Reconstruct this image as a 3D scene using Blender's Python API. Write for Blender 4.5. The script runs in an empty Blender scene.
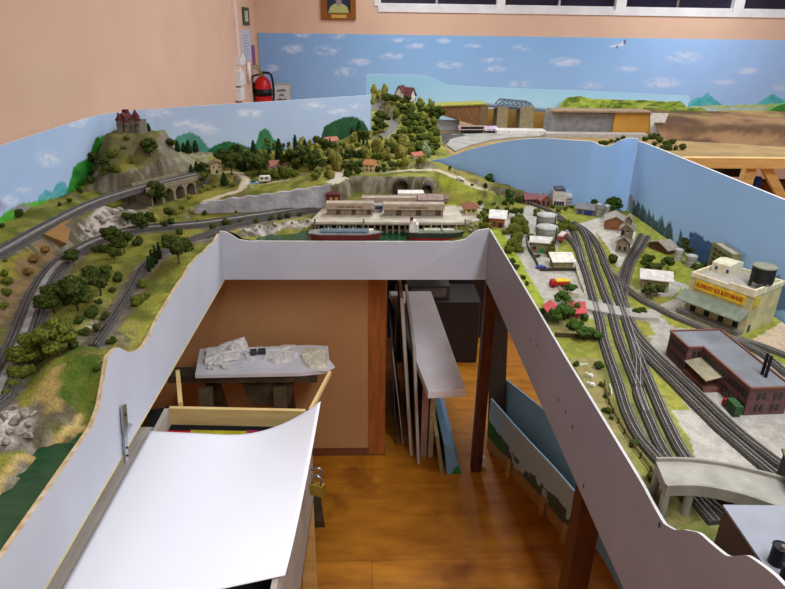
import bpy, math, random
import numpy as np
from mathutils import Vector, Matrix
random.seed(7); RNG = np.random.default_rng(7)
SC = bpy.context.scene; COL = SC.collection
PI = math.pi
# ---------------------------------------------------------------- camera geometry (785 x 589)
F = 610.; CU = 392.5; CV = 294.5; H = 1.82
Yc = Vector(((372-CU)/F, -(26-CV)/F, 1)).normalized()
hx = Vector((1, -.0145, 0))
Zc = -(hx.cross(Yc)); Zc.normalize()
if Zc.y < 0: Zc = -Zc
Xc = Yc.cross(Zc)
if Xc.x < 0: Xc = -Xc
Xc.normalize()
def ray(u, v):
    c = Vector(((u-CU)/F, -(v-CV)/F, 1)); return Xc.dot(c), Yc.dot(c), Zc.dot(c)
def Pz(u, v, z):
    r = ray(u, v); s = (z-H)/r[2]; return Vector((r[0]*s, r[1]*s, z))
def Py(u, v, y):
    r = ray(u, v); s = y/r[1]; return Vector((r[0]*s, y, H+r[2]*s))
def Px(u, v, x):
    r = ray(u, v); s = x/r[0]; return Vector((x, r[1]*s, H+r[2]*s))
def projn(x, y, z):
    z = z-H
    c = [Xc[i]*x+Yc[i]*y+Zc[i]*z for i in range(3)]
    d = np.maximum(c[2], 1e-3)
    return CU+F*c[0]/d, CV-F*c[1]/d
cam = bpy.data.cameras.new('camera'); co = bpy.data.objects.new('camera', cam); COL.objects.link(co)
cam.sensor_width = 36; cam.lens = F/785*36; cam.clip_start = .02; cam.clip_end = 60
M3 = Matrix(((Xc[0], Xc[1], -Xc[2]), (Yc[0], Yc[1], -Yc[2]), (Zc[0], Zc[1], -Zc[2])))
co.matrix_world = Matrix.Translation((0, 0, H)) @ M3.to_4x4()
SC.camera = co

# ---------------------------------------------------------------- colour / noise helpers
def lin(c):
    return tuple(((t/255)/12.92 if t/255 <= .04045 else ((t/255+.055)/1.055)**2.4) for t in c)
def linA(a):
    a = np.asarray(a, float)/255
    return np.where(a <= .04045, a/12.92, ((a+.055)/1.055)**2.4)
def _hash(ix, iy, s):
    n = (ix*374761393 + iy*668265263 + s*1442695041) & 0xffffffff
    n = ((n ^ (n >> 13))*1274126177) & 0xffffffff
    return ((n ^ (n >> 16)) & 0xffff)/65535.
def vnoise(x, y, s=0):
    x = np.asarray(x, float); y = np.asarray(y, float)
    ix = np.floor(x).astype(np.int64); iy = np.floor(y).astype(np.int64)
    fx = x-ix; fy = y-iy; fx = fx*fx*(3-2*fx); fy = fy*fy*(3-2*fy)
    a = _hash(ix, iy, s); b = _hash(ix+1, iy, s); c = _hash(ix, iy+1, s); d = _hash(ix+1, iy+1, s)
    return (a*(1-fx)+b*fx)*(1-fy)+(c*(1-fx)+d*fx)*fy
def fbm(x, y, s=0, o=4):
    t = 0; a = .5; n = 0
    for k in range(o):
        t = t+a*vnoise(np.asarray(x)*2**k, np.asarray(y)*2**k, s+k*17); n += a; a *= .5
    return t/n
def inpoly(px, py, poly):
    px = np.asarray(px); py = np.asarray(py); r = np.zeros(px.shape, bool); n = len(poly); j = n-1
    for i in range(n):
        xi, yi = poly[i]; xj, yj = poly[j]
        if yi != yj:
            c = ((yi > py) != (yj > py)) & (px < (xj-xi)*(py-yi)/(yj-yi)+xi); r ^= c
        j = i
    return r
def segdist(px, py, pl):
    """distance to polyline and interpolated third value"""
    bd = np.full(np.shape(px), 1e9); bz = np.zeros(np.shape(px))
    for a, b in zip(pl[:-1], pl[1:]):
        dx = b[0]-a[0]; dy = b[1]-a[1]; L = dx*dx+dy*dy+1e-12
        t = np.clip(((px-a[0])*dx+(py-a[1])*dy)/L, 0, 1)
        d = np.hypot(px-a[0]-t*dx, py-a[1]-t*dy); m = d < bd
        bd = np.where(m, d, bd)
        if len(a) > 2: bz = np.where(m, a[2]+t*(b[2]-a[2]), bz)
    return bd, bz
def smooth(e0, e1, x):
    t = np.clip((x-e0)/(e1-e0), 0, 1); return t*t*(3-2*t)
def catmull(pts, step=.02):
    P = [Vector(p) for p in pts]; P = [P[0]*2-P[1]]+P+[P[-1]*2-P[-2]]; out = []
    for i in range(1, len(P)-2):
        n = max(2, int((P[i+1]-P[i]).length/step))
        for k in range(n):
            t = k/n; a, b, c, d = P[i-1], P[i], P[i+1], P[i+2]
            out.append(.5*((2*b)+(c-a)*t+(2*a-5*b+4*c-d)*t*t+(3*b-a-3*c+d)*t**3))
    out.append(P[-2]); return out

# ---------------------------------------------------------------- materials
def mat(name, c1, c2=None, scale=20, rough=.75, bump=0, bscale=None, metal=0, detail=4, stretch=None, lo=.35, hi=.65, spec=.3):
    m = bpy.data.materials.new(name); m.use_nodes = True; nt = m.node_tree; N = nt.nodes; L = nt.links
    b = N['Principled BSDF']; b.inputs['Roughness'].default_value = rough; b.inputs['Metallic'].default_value = metal
    b.inputs['Specular IOR Level'].default_value = spec
    if c2 is None: c2 = tuple(max(0, t*.93) for t in c1)
    tc = N.new('ShaderNodeTexCoord'); no = N.new('ShaderNodeTexNoise')
    no.inputs['Scale'].default_value = scale; no.inputs['Detail'].default_value = detail
    src = tc.outputs['Object']
    if stretch:
        mp = N.new('ShaderNodeMapping'); mp.inputs['Scale'].default_value = stretch; L.new(src, mp.inputs[0]); src = mp.outputs[0]
    L.new(src, no.inputs['Vector'])
    r = N.new('ShaderNodeValToRGB'); r.color_ramp.elements[0].position = lo; r.color_ramp.elements[1].position = hi
    r.color_ramp.elements[0].color = (*lin(c1), 1); r.color_ramp.elements[1].color = (*lin(c2), 1)
    L.new(no.outputs['Fac'], r.inputs[0]); L.new(r.outputs[0], b.inputs['Base Color'])
    if bump:
        n2 = N.new('ShaderNodeTexNoise'); n2.inputs['Scale'].default_value = bscale or scale; n2.inputs['Detail'].default_value = 5
        L.new(src, n2.inputs['Vector'])
        bp = N.new('ShaderNodeBump'); bp.inputs['Strength'].default_value = 1; bp.inputs['Distance'].default_value = bump
        L.new(n2.outputs['Fac'], bp.inputs['Height']); L.new(bp.outputs[0], b.inputs['Normal'])
    return m
def vmat(name, rough=.85, nscale=0, namp=0, bump=0, bscale=200, spec=.2):
    m = bpy.data.materials.new(name); m.use_nodes = True; nt = m.node_tree; N = nt.nodes; L = nt.links
    b = N['Principled BSDF']; b.inputs['Roughness'].default_value = rough; b.inputs['Specular IOR Level'].default_value = spec
    a = N.new('ShaderNodeAttribute'); a.attribute_name = 'paint'; out = a.outputs['Color']
    tc = N.new('ShaderNodeTexCoord')
    if namp:
        no = N.new('ShaderNodeTexNoise'); no.inputs['Scale'].default_value = nscale; no.inputs['Detail'].default_value = 6; no.inputs['Roughness'].default_value = .7
        L.new(tc.outputs['Object'], no.inputs['Vector'])
        mr = N.new('ShaderNodeMapRange'); mr.inputs[1].default_value = .25; mr.inputs[2].default_value = .75
        mr.inputs[3].default_value = 1-namp; mr.inputs[4].default_value = 1+namp; L.new(no.outputs['Fac'], mr.inputs[0])
        mx = N.new('ShaderNodeVectorMath'); mx.operation = 'SCALE'; L.new(out, mx.inputs[0]); L.new(mr.outputs[0], mx.inputs['Scale']); out = mx.outputs[0]
    L.new(out, b.inputs['Base Color'])
    if bump:
        n2 = N.new('ShaderNodeTexNoise'); n2.inputs['Scale'].default_value = bscale; n2.inputs['Detail'].default_value = 6
        L.new(tc.outputs['Object'], n2.inputs['Vector'])
        bp = N.new('ShaderNodeBump'); bp.inputs['Distance'].default_value = bump; L.new(n2.outputs['Fac'], bp.inputs['Height']); L.new(bp.outputs[0], b.inputs['Normal'])
    return m

# ---------------------------------------------------------------- mesh builder
class MB:
    def __init__(s): s.v = []; s.f = []; s.sm = []
    def add(s, vs, fs, smooth=False):
        o = len(s.v); s.v += [tuple(p) for p in vs]; s.f += [tuple(i+o for i in f) for f in fs]; s.sm += [smooth]*len(fs); return s
    def box(s, x0, x1, y0, y1, z0, z1):
        vs = [(x0, y0, z0), (x1, y0, z0), (x1, y1, z0), (x0, y1, z0), (x0, y0, z1), (x1, y0, z1), (x1, y1, z1), (x0, y1, z1)]
        return s.add(vs, [(0, 3, 2, 1), (4, 5, 6, 7), (0, 1, 5, 4), (1, 2, 6, 5), (2, 3, 7, 6), (3, 0, 4, 7)])
    def prism(s, poly, z0, z1):
        n = len(poly); a = sum(poly[i][0]*poly[(i+1) % n][1]-poly[(i+1) % n][0]*poly[i][1] for i in range(n))
        if a < 0: poly = poly[::-1]
        vs = [(p[0], p[1], z0) for p in poly]+[(p[0], p[1], z1) for p in poly]
        return s.add(vs, [tuple(range(n))[::-1], tuple(range(n, 2*n))]+[(i, (i+1) % n, n+(i+1) % n, n+i) for i in range(n)])
    def extr(s, poly, axis, a0, a1):
        """poly in the two other axes, extruded along axis ('x' or 'y')"""
        n = len(poly)
        if axis == 'x': vs = [(a0, p[0], p[1]) for p in poly]+[(a1, p[0], p[1]) for p in poly]
        else: vs = [(p[0], a0, p[1]) for p in poly]+[(p[0], a1, p[1]) for p in poly]
        return s.add(vs, [tuple(range(n))[::-1], tuple(range(n, 2*n))]+[(i, (i+1) % n, n+(i+1) % n, n+i) for i in range(n)])
    def bar(s, a, b, w, h=None, up=(0, 0, 1)):
        a = Vector(a); b = Vector(b); h = h or w; d = (b-a).normalized(); u = Vector(up)
        if abs(d.dot(u)) > .98: u = Vector((0, 1, 0))
        r = d.cross(u).normalized(); u = r.cross(d)
        vs = [p+r*(i*w/2)+u*(j*h/2) for p in (a, b) for i, j in ((-1, -1), (1, -1), (1, 1), (-1, 1))]
        return s.add(vs, [(0, 1, 2, 3), (7, 6, 5, 4), (0, 4, 5, 1), (1, 5, 6, 2), (2, 6, 7, 3), (3, 7, 4, 0)])
    def lathe(s, prof, seg=16, c=(0, 0), smooth=True):
        vs = []; n = len(prof)
        for k in range(seg):
            t = 2*PI*k/seg; vs += [(c[0]+r*math.cos(t), c[1]+r*math.sin(t), z) for r, z in prof]
        fs = [(k*n+i, ((k+1) % seg)*n+i, ((k+1) % seg)*n+i+1, k*n+i+1) for k in range(seg) for i in range(n-1)]
        return s.add(vs, fs, smooth)
    def cyl(s, x, y, r, z0, z1, seg=16, r1=None):
        r1 = r if r1 is None else r1
        return s.lathe([(0, z0), (r, z0), (r, z0), (r1, z1), (r1, z1), (0, z1)], seg, (x, y), False)
    def tube(s, pts, r, seg=8, smooth=True):
        P = [Vector(p) for p in pts]; n = len(P); vs = []; u = Vector((0, 0, 1))
        rr = r if isinstance(r, (list, tuple)) else [r]*n
        for i in range(n):
            d = (P[min(i+1, n-1)]-P[max(i-1, 0)]).normalized()
            if abs(d.dot(u)) > .95: u = Vector((1, 0, 0)) if abs(d.x) < .9 else Vector((0, 1, 0))
            a = d.cross(u).normalized(); b = a.cross(d); u = b
            vs += [P[i]+a*math.cos(2*PI*k/seg)*rr[i]+b*math.sin(2*PI*k/seg)*rr[i] for k in range(seg)]
        fs = [(i*seg+k, i*seg+(k+1) % seg, (i+1)*seg+(k+1) % seg, (i+1)*seg+k) for i in range(n-1) for k in range(seg)]
        fs += [tuple(range(seg))[::-1], tuple((n-1)*seg+k for k in range(seg))]
        return s.add(vs, fs, smooth)
    def blob(s, c, r, sub=2, amp=.25, seed=0, sq=(1, 1, 1)):
        V, Fc = ICO[sub]; o = RNG.random(3)*50
        vs = []
        a = np.array(V); n = fbm(a[:, 0]*2+o[0]+a[:, 2]*1.3, a[:, 1]*2+o[1]-a[:, 2], seed)
        if sub == 3: n = n+.55*(fbm(a[:, 0]*5+o[1]+a[:, 2]*3.3, a[:, 1]*5+o[0]-a[:, 2]*2.7, seed+5, 2)-.5)
        a = a*(1+amp*2*(n-.5))[:, None]*r*np.array(sq)+np.array(c)
        return s.add(a.tolist(), Fc, True)
    def build(s, name, m, parent=None, loc=None, bevel=0):
        me = bpy.data.meshes.new(name); v = s.v
        if loc is not None and parent is None: v = [(p[0]-loc[0], p[1]-loc[1], p[2]-loc[2]) for p in v]
        me.from_pydata(v, [], s.f); me.update()
        me.polygons.foreach_set('use_smooth', s.sm)
        o = bpy.data.objects.new(name, me); COL.objects.link(o); me.materials.append(m)
        if parent is not None: o.parent = parent
        elif loc is not None: o.location = loc
        if bevel:
            bm = o.modifiers.new('edge', 'BEVEL'); bm.width = bevel; bm.segments = 2; bm.limit_method = 'ANGLE'
        return o
def _ico(n):
    import bmesh
    b = bmesh.new(); bmesh.ops.create_icosphere(b, subdivisions=n, radius=1); b.verts.ensure_lookup_table()
    r = ([tuple(v.co) for v in b.verts], [tuple(v.index for v in f.verts) for f in b.faces]); b.free(); return r
ICO = {1: _ico(1), 2: _ico(2), 3: _ico(3)}
def tag(o, label, cat, group=None, kind=None):
    o['label'] = label; o['category'] = cat
    if group: o['group'] = group
    if kind: o['kind'] = kind
    return o
def struct(o, label=None):
    o['kind'] = 'structure'
    if label: o['label'] = label
    return o
def thing(name, label, cat, loc=(0, 0, 0), rz=0, group=None):
    o = bpy.data.objects.new(name, None); COL.objects.link(o); o.empty_display_size = .05
    o.location = loc; o.rotation_euler = (0, 0, rz); return tag(o, label, cat, group)
def gridmesh(name, V, ny, nx, colr, m, keep=None, parent=None, extra=None):
    """V (ny*nx,3) grid of points with painted colours"""
    idx = np.arange(ny*nx).reshape(ny, nx)
    q = np.stack([idx[:-1, :-1], idx[:-1, 1:], idx[1:, 1:], idx[1:, :-1]], -1).reshape(-1, 4)
    if keep is not None: q = q[keep[q].all(1)]
    if extra is not None:
        ev, ef, ec = extra; q = list(map(tuple, q.tolist()))+[tuple(i+len(V) for i in f) for f in ef]
        V = np.vstack([V, ev]); colr = np.vstack([colr, ec])
    else: q = q.tolist()
    used = np.zeros(len(V), bool)
    for f in q: used[list(f)] = True
    mp = np.cumsum(used)-1; V = V[used]; colr = colr[used]; q = [tuple(int(mp[i]) for i in f) for f in q]
    me = bpy.data.meshes.new(name); me.from_pydata(V.tolist(), [], q); me.update()
    me.polygons.foreach_set('use_smooth', [True]*len(me.polygons))
    at = me.color_attributes.new('paint', 'FLOAT_COLOR', 'POINT')
    at.data.foreach_set('color', np.hstack([colr, np.ones((len(colr), 1))]).astype(np.float32).ravel())
    me.materials.append(m); o = bpy.data.objects.new(name, me); COL.objects.link(o)
    if parent: o.parent = parent
    return o
def letters(text, name, m, parent, size, M, width=None, depth=.0006):
    cu = bpy.data.curves.new('t', 'FONT'); cu.body = text; cu.size = size; cu.align_x = 'CENTER'; cu.align_y = 'CENTER'; cu.extrude = depth; cu.offset = size*.004
    t = bpy.data.objects.new('t', cu); COL.objects.link(t); bpy.context.view_layer.update()
    me = bpy.data.meshes.new_from_object(t.evaluated_get(bpy.context.evaluated_depsgraph_get()))
    w = t.dimensions.x; bpy.data.objects.remove(t)
    if width: me.transform(Matrix.Scale(width/w, 4, (1, 0, 0)))
    me.transform(M); me.name = name; me.materials.clear(); me.materials.append(m)
    o = bpy.data.objects.new(name, me); COL.objects.link(o)
    if parent is not None: o.parent = parent
    return o

# ---------------------------------------------------------------- shared materials
mPeach = mat('peach_paint', (214, 180, 154), (209, 174, 148), 3, .8)
mWhiteP = mat('white_gloss_paint', (226, 224, 222), None, 5, .5)
mBoardW = mat('white_faced_board', (190, 195, 205), (183, 188, 198), 6, .55); mBoardShade = mat('shade_grey_board', (166, 164, 176), (157, 155, 167), 6, .6)  # second grey: same board, with the right fascia's shade mixed into its colour
mPly = mat('plywood', (196, 150, 74), (176, 128, 56), 8, .7, stretch=(1, 6, 1))
mPine = mat('pine_timber', (214, 178, 112), (196, 156, 88), 6, .65, stretch=(1, 8, 8))
mDarkW = mat('dark_varnished_wood', (84, 40, 22), (60, 28, 16), 10, .45, stretch=(6, 6, 1))
mSteel = mat('zinc_steel', (170, 172, 176), (140, 142, 148), 30, .3, metal=.9)
mBlack = mat('black_plastic', (18, 18, 20), None, 20, .5)
mFloor = None
def floor_mat():
    m = bpy.data.materials.new('varnished_floor'); m.use_nodes = True; nt = m.node_tree; N = nt.nodes; L = nt.links
    b = N['Principled BSDF']; b.inputs['Roughness'].default_value = .5; b.inputs['Specular IOR Level'].default_value = .35
    tc = N.new('ShaderNodeTexCoord'); mp = N.new('ShaderNodeMapping'); mp.inputs['Scale'].default_value = (1.2, 5, 1)
    no = N.new('ShaderNodeTexNoise'); no.inputs['Scale'].default_value = 3; no.inputs['Detail'].default_value = 8; no.inputs['Roughness'].default_value = .65
    L.new(tc.outputs['Object'], mp.inputs[0]); L.new(mp.outputs[0], no.inputs['Vector'])
    r = N.new('ShaderNodeValToRGB'); e = r.color_ramp.elements; e[0].position = .3; e[0].color = (*lin((146, 86, 14)), 1); e[1].position = .7; e[1].color = (*lin((200, 132, 34)), 1)
    L.new(no.outputs['Fac'], r.inputs[0])
    n2 = N.new('ShaderNodeTexNoise'); n2.inputs['Scale'].default_value = 4; n2.inputs['Detail'].default_value = 3
    L.new(tc.outputs['Object'], n2.inputs['Vector'])
    r2 = N.new('ShaderNodeValToRGB'); r2.color_ramp.elements[0].position = .3; r2.color_ramp.elements[0].color = (.62, .55, .45, 1); r2.color_ramp.elements[1].position = .42; r2.color_ramp.elements[1].color = (1, 1, 1, 1)
    L.new(n2.outputs['Fac'], r2.inputs[0])
    wv = N.new('ShaderNodeTexBrick'); wv.inputs['Scale'].default_value = 1; wv.inputs['Brick Width'].default_value = 40; wv.inputs['Row Height'].default_value = .42; wv.inputs['Mortar Size'].default_value = .003
    wv.inputs['Color1'].default_value = (1, 1, 1, 1); wv.inputs['Color2'].default_value = (.86, .84, .8, 1); wv.inputs['Mortar'].default_value = (.75, .68, .55, 1)
    L.new(tc.outputs['Object'], wv.inputs['Vector'])
    x = N.new('ShaderNodeVectorMath'); x.operation = 'MULTIPLY'; L.new(r.outputs[0], x.inputs[0]); L.new(r2.outputs[0], x.inputs[1])
    y = N.new('ShaderNodeVectorMath'); y.operation = 'MULTIPLY'; L.new(x.outputs[0], y.inputs[0]); L.new(wv.outputs['Color'], y.inputs[1])
    L.new(y.outputs[0], b.inputs['Base Color']); return m
mFloor = floor_mat()
# ---------------------------------------------------------------- the room
LX = -1.235; BY = 7.05; RX = 6.4; FY = -1.6; CZ = 3.1
struct(MB().box(LX-.1, RX+.1, FY-.1, BY+.1, -.08, 0).build('floor', mFloor))
struct(MB().box(LX-.1, LX, FY-.1, BY+.1, 0, CZ).build('wall_left', mPeach))
# back wall with a window opening
wz0 = Py(380, 6, BY).z; wx0 = Py(378, 3, BY).x; wx1 = 6.1; wz1 = 2.75
b = MB(); b.box(LX, RX, BY, BY+.1, 0, wz0); b.box(LX, wx0, BY, BY+.1, wz0, CZ); b.box(wx1, RX, BY, BY+.1, wz0, CZ); b.box(wx0, wx1, BY, BY+.1, wz1, CZ)
struct(b.build('wall_back', mPeach))
struct(MB().box(RX, RX+.1, FY-.1, BY+.1, 0, CZ).build('wall_right', mPeach))
struct(MB().box(LX-.1, RX+.1, FY-.1, FY, 0, CZ).build('wall_front', mPeach))
struct(MB().box(LX-.1, RX+.1, FY-.1, BY+.1, CZ, CZ+.08).build('ceiling', mat('ceiling_paint', (232, 228, 222), None, 4, .9)))
# window: white frame, mullions, dark night glass
mGlass = mat('dark_window_glass', (22, 24, 40), (34, 36, 54), 2, .12, spec=.5)
win = struct(MB().box(wx0, wx1, BY-.012, BY+.07, wz0-.055, wz0).build('window_1', mWhiteP))
b = MB(); b.box(wx0-.04, wx0+.03, BY-.01, BY+.07, wz0, wz1); b.box(wx0-.04, wx1+.04, BY-.01, BY+.07, wz1, wz1+.05); b.box(wx0+.03, wx1, BY+.02, BY+.06, wz0, wz0+.03)
b.build('window_frame', mWhiteP, win)
for u0, u1 in ((497, 505), (616, 626), (734, 744)):
    xa = Py(u0, 5, BY).x; xb = Py(u1, 6, BY).x; MB().box(xa, xb, BY-.008, BY+.06, wz0, wz1).build('window_mullion', mWhiteP, win)
for u0 in (437, 679, 560):
    xa = Py(u0, 5, BY).x; MB().box(xa-.012, xa+.012, BY+.03, BY+.055, wz0+.03, wz1).build('glazing_bar', mSteel, win)
MB().box(wx0, wx1, BY+.06, BY+.075, wz0, wz1).build('pane', mGlass, win)
yt = Px(238, 80, LX).y
struct(MB().box(LX, LX+.035, yt-.05, yt+.02, 0, CZ).build('trim_1', mat('cream_trim', (236, 214, 200), None, 4, .6)))
# ---------------------------------------------------------------- lights: fluorescent ceiling battens, and one fill lamp added behind the camera
def lamp(x, y, sx, sy, e, c=(.90, .965, 1.06)):
    l = bpy.data.lights.new('ceiling_or_fill_lamp', 'AREA'); l.shape = 'RECTANGLE'; l.size = sx; l.size_y = sy; l.energy = e; l.color = c
    o = bpy.data.objects.new('ceiling_or_fill_lamp', l); COL.objects.link(o); o.location = (x, y, CZ-.06); return o
E_ = 2.0
lamp(.85, .3, .3, 1.5, 25*E_); lamp(.6, 3.5, .3, 1.5, 24*E_); lamp(.5, 5.7, .3, 1.5, 18*E_)
lamp(.1, -1.0, .3, 1.2, 9*E_); lamp(3.4, .9, .3, 1.5, 26*E_); lamp(3.4, 3.4, .3, 1.5, 26*E_); lamp(3.4, 5.8, .3, 1.5, 24*E_)  # first one is an added fill, brightening the near end of the right fascia
W = bpy.data.worlds.new('world'); SC.world = W; W.use_nodes = True; W.node_tree.nodes['Background'].inputs[0].default_value = (.02, .025, .05, 1); W.node_tree.nodes['Background'].inputs[1].default_value = .3
vs = SC.view_settings; vs.view_transform = 'Standard'; vs.look = 'None'; vs.exposure = 0; vs.gamma = 1; vs.use_curve_mapping = False
# ---------------------------------------------------------------- benchwork and fascias
ZR = 1.13                                     # ground level of the town side
XL = -.555; XR = .432; YB = 2.14              # the three fascia planes round the aisle
fasL = [(-.2, 1.083), (1.013, 1.083), (1.06, 1.10), (1.10, 1.135), (1.14, 1.177), (1.19, 1.172), (1.24, 1.13), (1.31, 1.10), (1.36, 1.10), (1.45, 1.118), (1.54, 1.126), (1.62, 1.133), (1.69, 1.132), (1.76, 1.143), (1.865, 1.137), (1.93, 1.125), (2.0, 1.124), (2.06, 1.114), (2.10, 1.118), (2.14, 1.122)]
fasR = [(-.2, 1.29), (.40, 1.292), (.445, 1.289), (.47, 1.284), (.51, 1.267), (.539, 1.233), (.57, 1.221), (.60, 1.211), (.63, 1.186), (.652, 1.164), (.679, 1.149), (.72, 1.15), (.76, 1.153), (.95, 1.15), (1.2, 1.145), (1.57, 1.145), (2.05, 1.14), (2.14, 1.14)]
fasB = [(XL, 1.128), (-.535, 1.127), (-.512, 1.115), (-.49, 1.098), (-.45, 1.091), (.30, 1.091), (.345, 1.1), (.37, 1.122), (.39, 1.136), (XR, 1.142)]
def densify(pf, n=6):
    out = []
    for a, b in zip(pf[:-1], pf[1:]):
        out += [(a[0]+(b[0]-a[0])*k/n, a[1]+(b[1]-a[1])*k/n) for k in range(n)]
    out.append(pf[-1]); x = np.array([p[0] for p in out]); z = np.array([p[1] for p in out])
    z2 = z.copy()
    for k in range(2): z2[1:-1] = .25*z2[:-2]+.5*z2[1:-1]+.25*z2[2:]
    return list(zip(x.tolist(), z2.tolist()))
def fascia(name, label, prof, axis, a0, a1, zb, edge_m, side, fm=None):
    """board whose top follows prof; the sawn edge is a part of its own"""
    n = len(prof); pf = densify(prof); n = len(pf)
    vs = []; fs = []
    for a in (a0, a1):
        vs += [((a, p, zb) if axis == 'x' else (p, a, zb)) for p, _ in pf]+[((a, p, z) if axis == 'x' else (p, a, z)) for p, z in pf]
    for k in range(2):
        o = k*2*n; fs += [(o+i, o+i+1, o+n+i+1, o+n+i) for i in range(n-1)]
    fs += [(0, n, 3*n, 2*n), (n-1, 2*n-1, 4*n-1, 3*n-1)]
    fs += [(i, i+1, 2*n+i+1, 2*n+i) for i in range(n-1)]
    o = MB().add(vs, fs).build(name, fm or mBoardW); tag(o, label, 'board')
    o.data.update()
    ev = []; ef = []
    for a in (a0, a1): ev += [((a, p, z+.0006) if axis == 'x' else (p, a, z+.0006)) for p, z in pf]
    for a in (a0, a1): ev += [((a, p, z) if axis == 'x' else (p, a, z)) for p, z in pf]
    ef = [(i, i+1, n+i+1, n+i) for i in range(n-1)]+[(i, i+1, 2*n+i+1, 2*n+i) for i in range(n-1)]+[(n+i, n+i+1, 3*n+i+1, 3*n+i) for i in range(n-1)]
    MB().add(ev, ef).build('sawn_edge', edge_m, o); return o
mEdge = mat('sawn_board_edge', (206, 190, 160), (180, 150, 100), 60, .8)
mEdgeW = mat('white_board_edge', (200, 198, 194), None, 60, .8)
fl = fascia('fascia_board', 'long pale grey fascia board along the left side of the aisle, wavy top edge', fasL, 'x', XL-.009, XL, .94, mEdge, 1)
fb = fascia('fascia_board', 'short pale grey fascia board across the far end of the aisle below the quay', fasB, 'y', YB, YB+.009, .94, mEdgeW, 1)
fr = fascia('fascia_board', 'long fascia board in shade-darkened grey on the right of the aisle with screw holes', fasR, 'x', XR, XR+.005, .94, mEdgeW, -1, mBoardShade)
MB().box(XL-.009, XL+.0005, -.2, YB, .935, .9402).build('bottom_edge', mat('raw_edge', (214, 200, 140), None, 40, .8), fl)
for u, v in ((531, 340), (537, 345), (559, 400), (566, 412), (573, 427), (660, 525), (584, 486)):
    p = Px(u, v, XR); b = MB(); b.add([(XR-.0012, p.y+.005*math.cos(t*PI/4)*.6, p.z+.006*math.sin(t*PI/4)) for t in range(8)], [tuple(range(8))]); b.build('screw_hole', mat('screw_hole_dark', (60, 56, 60), None, 60, .6), fr)
p = Px(122, 430, XL)
br = thing('strap_hinge', 'zinc plated steel strap hinge screwed to the left fascia', 'hinge', (XL+.001, p.y, p.z))
q0 = Px(121, 405, XL); q1 = Px(124, 462, XL)
b = MB(); dy0 = q0.y-p.y; dz0 = q0.z-p.z; dy1 = q1.y-p.y; dz1 = q1.z-p.z
b.bar((.004, dy0, dz0), (.006, 0, 0), .005, .022, (0, 1, 0)); b.bar((.006, 0, 0), (.004, dy1, dz1), .004, .016, (0, 1, 0)); b.build('strap', mSteel, br)
b = MB(); b.bar((.004, -.002, -.012), (.014, .016, .006), .006); b.build('hinge_pin', mSteel, br)
for t in (-.3, .55, .8):
    MB().blob((.008, dy1*t if t > 0 else dy0*-t*2, dz1*t if t > 0 else dz0*-t*2), .003, 1, 0).build('screw', mBlack, br)
# plywood tops under the scenery
for poly, lab in (([(-1.195, -.2), (XL-.01, -.2), (XL-.01, 2.14), (-1.195, 2.14)], 'plywood baseboard under the left hillside scenery'),
                  ([(-1.195, 2.152), (.43, 2.152), (.43, 4.9), (0.0, 4.9), (0, 3.6), (-1.195, 2.75)], 'plywood baseboard under the village and quay at the aisle end'),
                  ([(XR+.01, -.2), (1.05, -.2), (1.05, 2.36), (.78, 2.52), (XR+.01, 2.62)], 'plywood baseboard under the town on the right')):
    tag(MB().prism(poly, 1.03, 1.045).build('baseboard', mPly), lab, 'board')

# ---------------------------------------------------------------- track definitions (world polylines, x y z)
def PL(pts, z):
    n = len(pts); return [tuple(Pz(u, v, z if not isinstance(z, (list, tuple)) else z[0]+(z[1]-z[0])*i/(n-1))) for i, (u, v) in enumerate(pts)]
T1 = PL([(-30, 264), (0, 251), (45, 226), (90, 203.5), (130, 190), (165, 181), (180, 177.5), (196, 174)], 1.21)
T2 = PL([(-55, 428), (-8, 400), (0, 386), (22, 337), (40, 290), (56, 266), (78, 249), (105, 237), (140, 228), (200, 223), (255, 215), (310, 207), (345, 203)], (1.16, 1.13))
T3 = PL([(93, 345), (103, 331), (128, 293), (146, 263), (182, 242), (222, 228), (262, 219), (310, 210.5), (350, 206)], (1.137, 1.13))

# ---------------------------------------------------------------- hillside terrain (left and centre)
CP = []
def cz(pts):
    for u, v, z in pts: CP.append(tuple(Pz(u, v, z)))
def cy(pts):
    for u, v, y in pts: CP.append(tuple(Py(u, v, y)))
for T in (T1, T2, T3):
    for p in T: CP.append(p)
for u, v in ((0, 228), (40, 206), (62, 196), (-60, 258)): CP.append(tuple(Px(u, v, -1.2)))
CP += [(-1.2, .2, 1.22), (-1.2, .8, 1.22), (-1.2, 1.3, 1.22), (-1.0, .3, 1.15), (-1.0, .8, 1.18), (-1.05, 1.2, 1.2), (-.62, .3, 1.06), (-.62, .8, 1.06), (-.62, .95, 1.06), (-.57, 1.0, 1.065), (-.8, .6, 1.08), (-.85, .3, 1.09), (-.72, .95, 1.10)]
for y, z in ((1.10, 1.13), (1.15, 1.174), (1.19, 1.17), (1.25, 1.13), (1.33, 1.10), (1.45, 1.115), (1.54, 1.122), (1.69, 1.13), (1.86, 1.134), (2.0, 1.121), (2.12, 1.115)): CP.append((-.566, y, z))
cz([(70, 335, 1.158), (90, 345, 1.172), (60, 375, 1.165), (35, 392, 1.158), (100, 300, 1.148), (80, 300, 1.15), (150, 320, 1.135), (180, 285, 1.142), (205, 250, 1.132), (20, 405, 1.15), (10, 440, 1.11), (45, 432, 1.10), (60, 425, 1.10), (75, 436, 1.088), (30, 455, 1.088), (5, 490, 1.085), (95, 405, 1.12), (70, 410, 1.115), (80, 370, 1.165), (105, 370, 1.15)])
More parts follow.
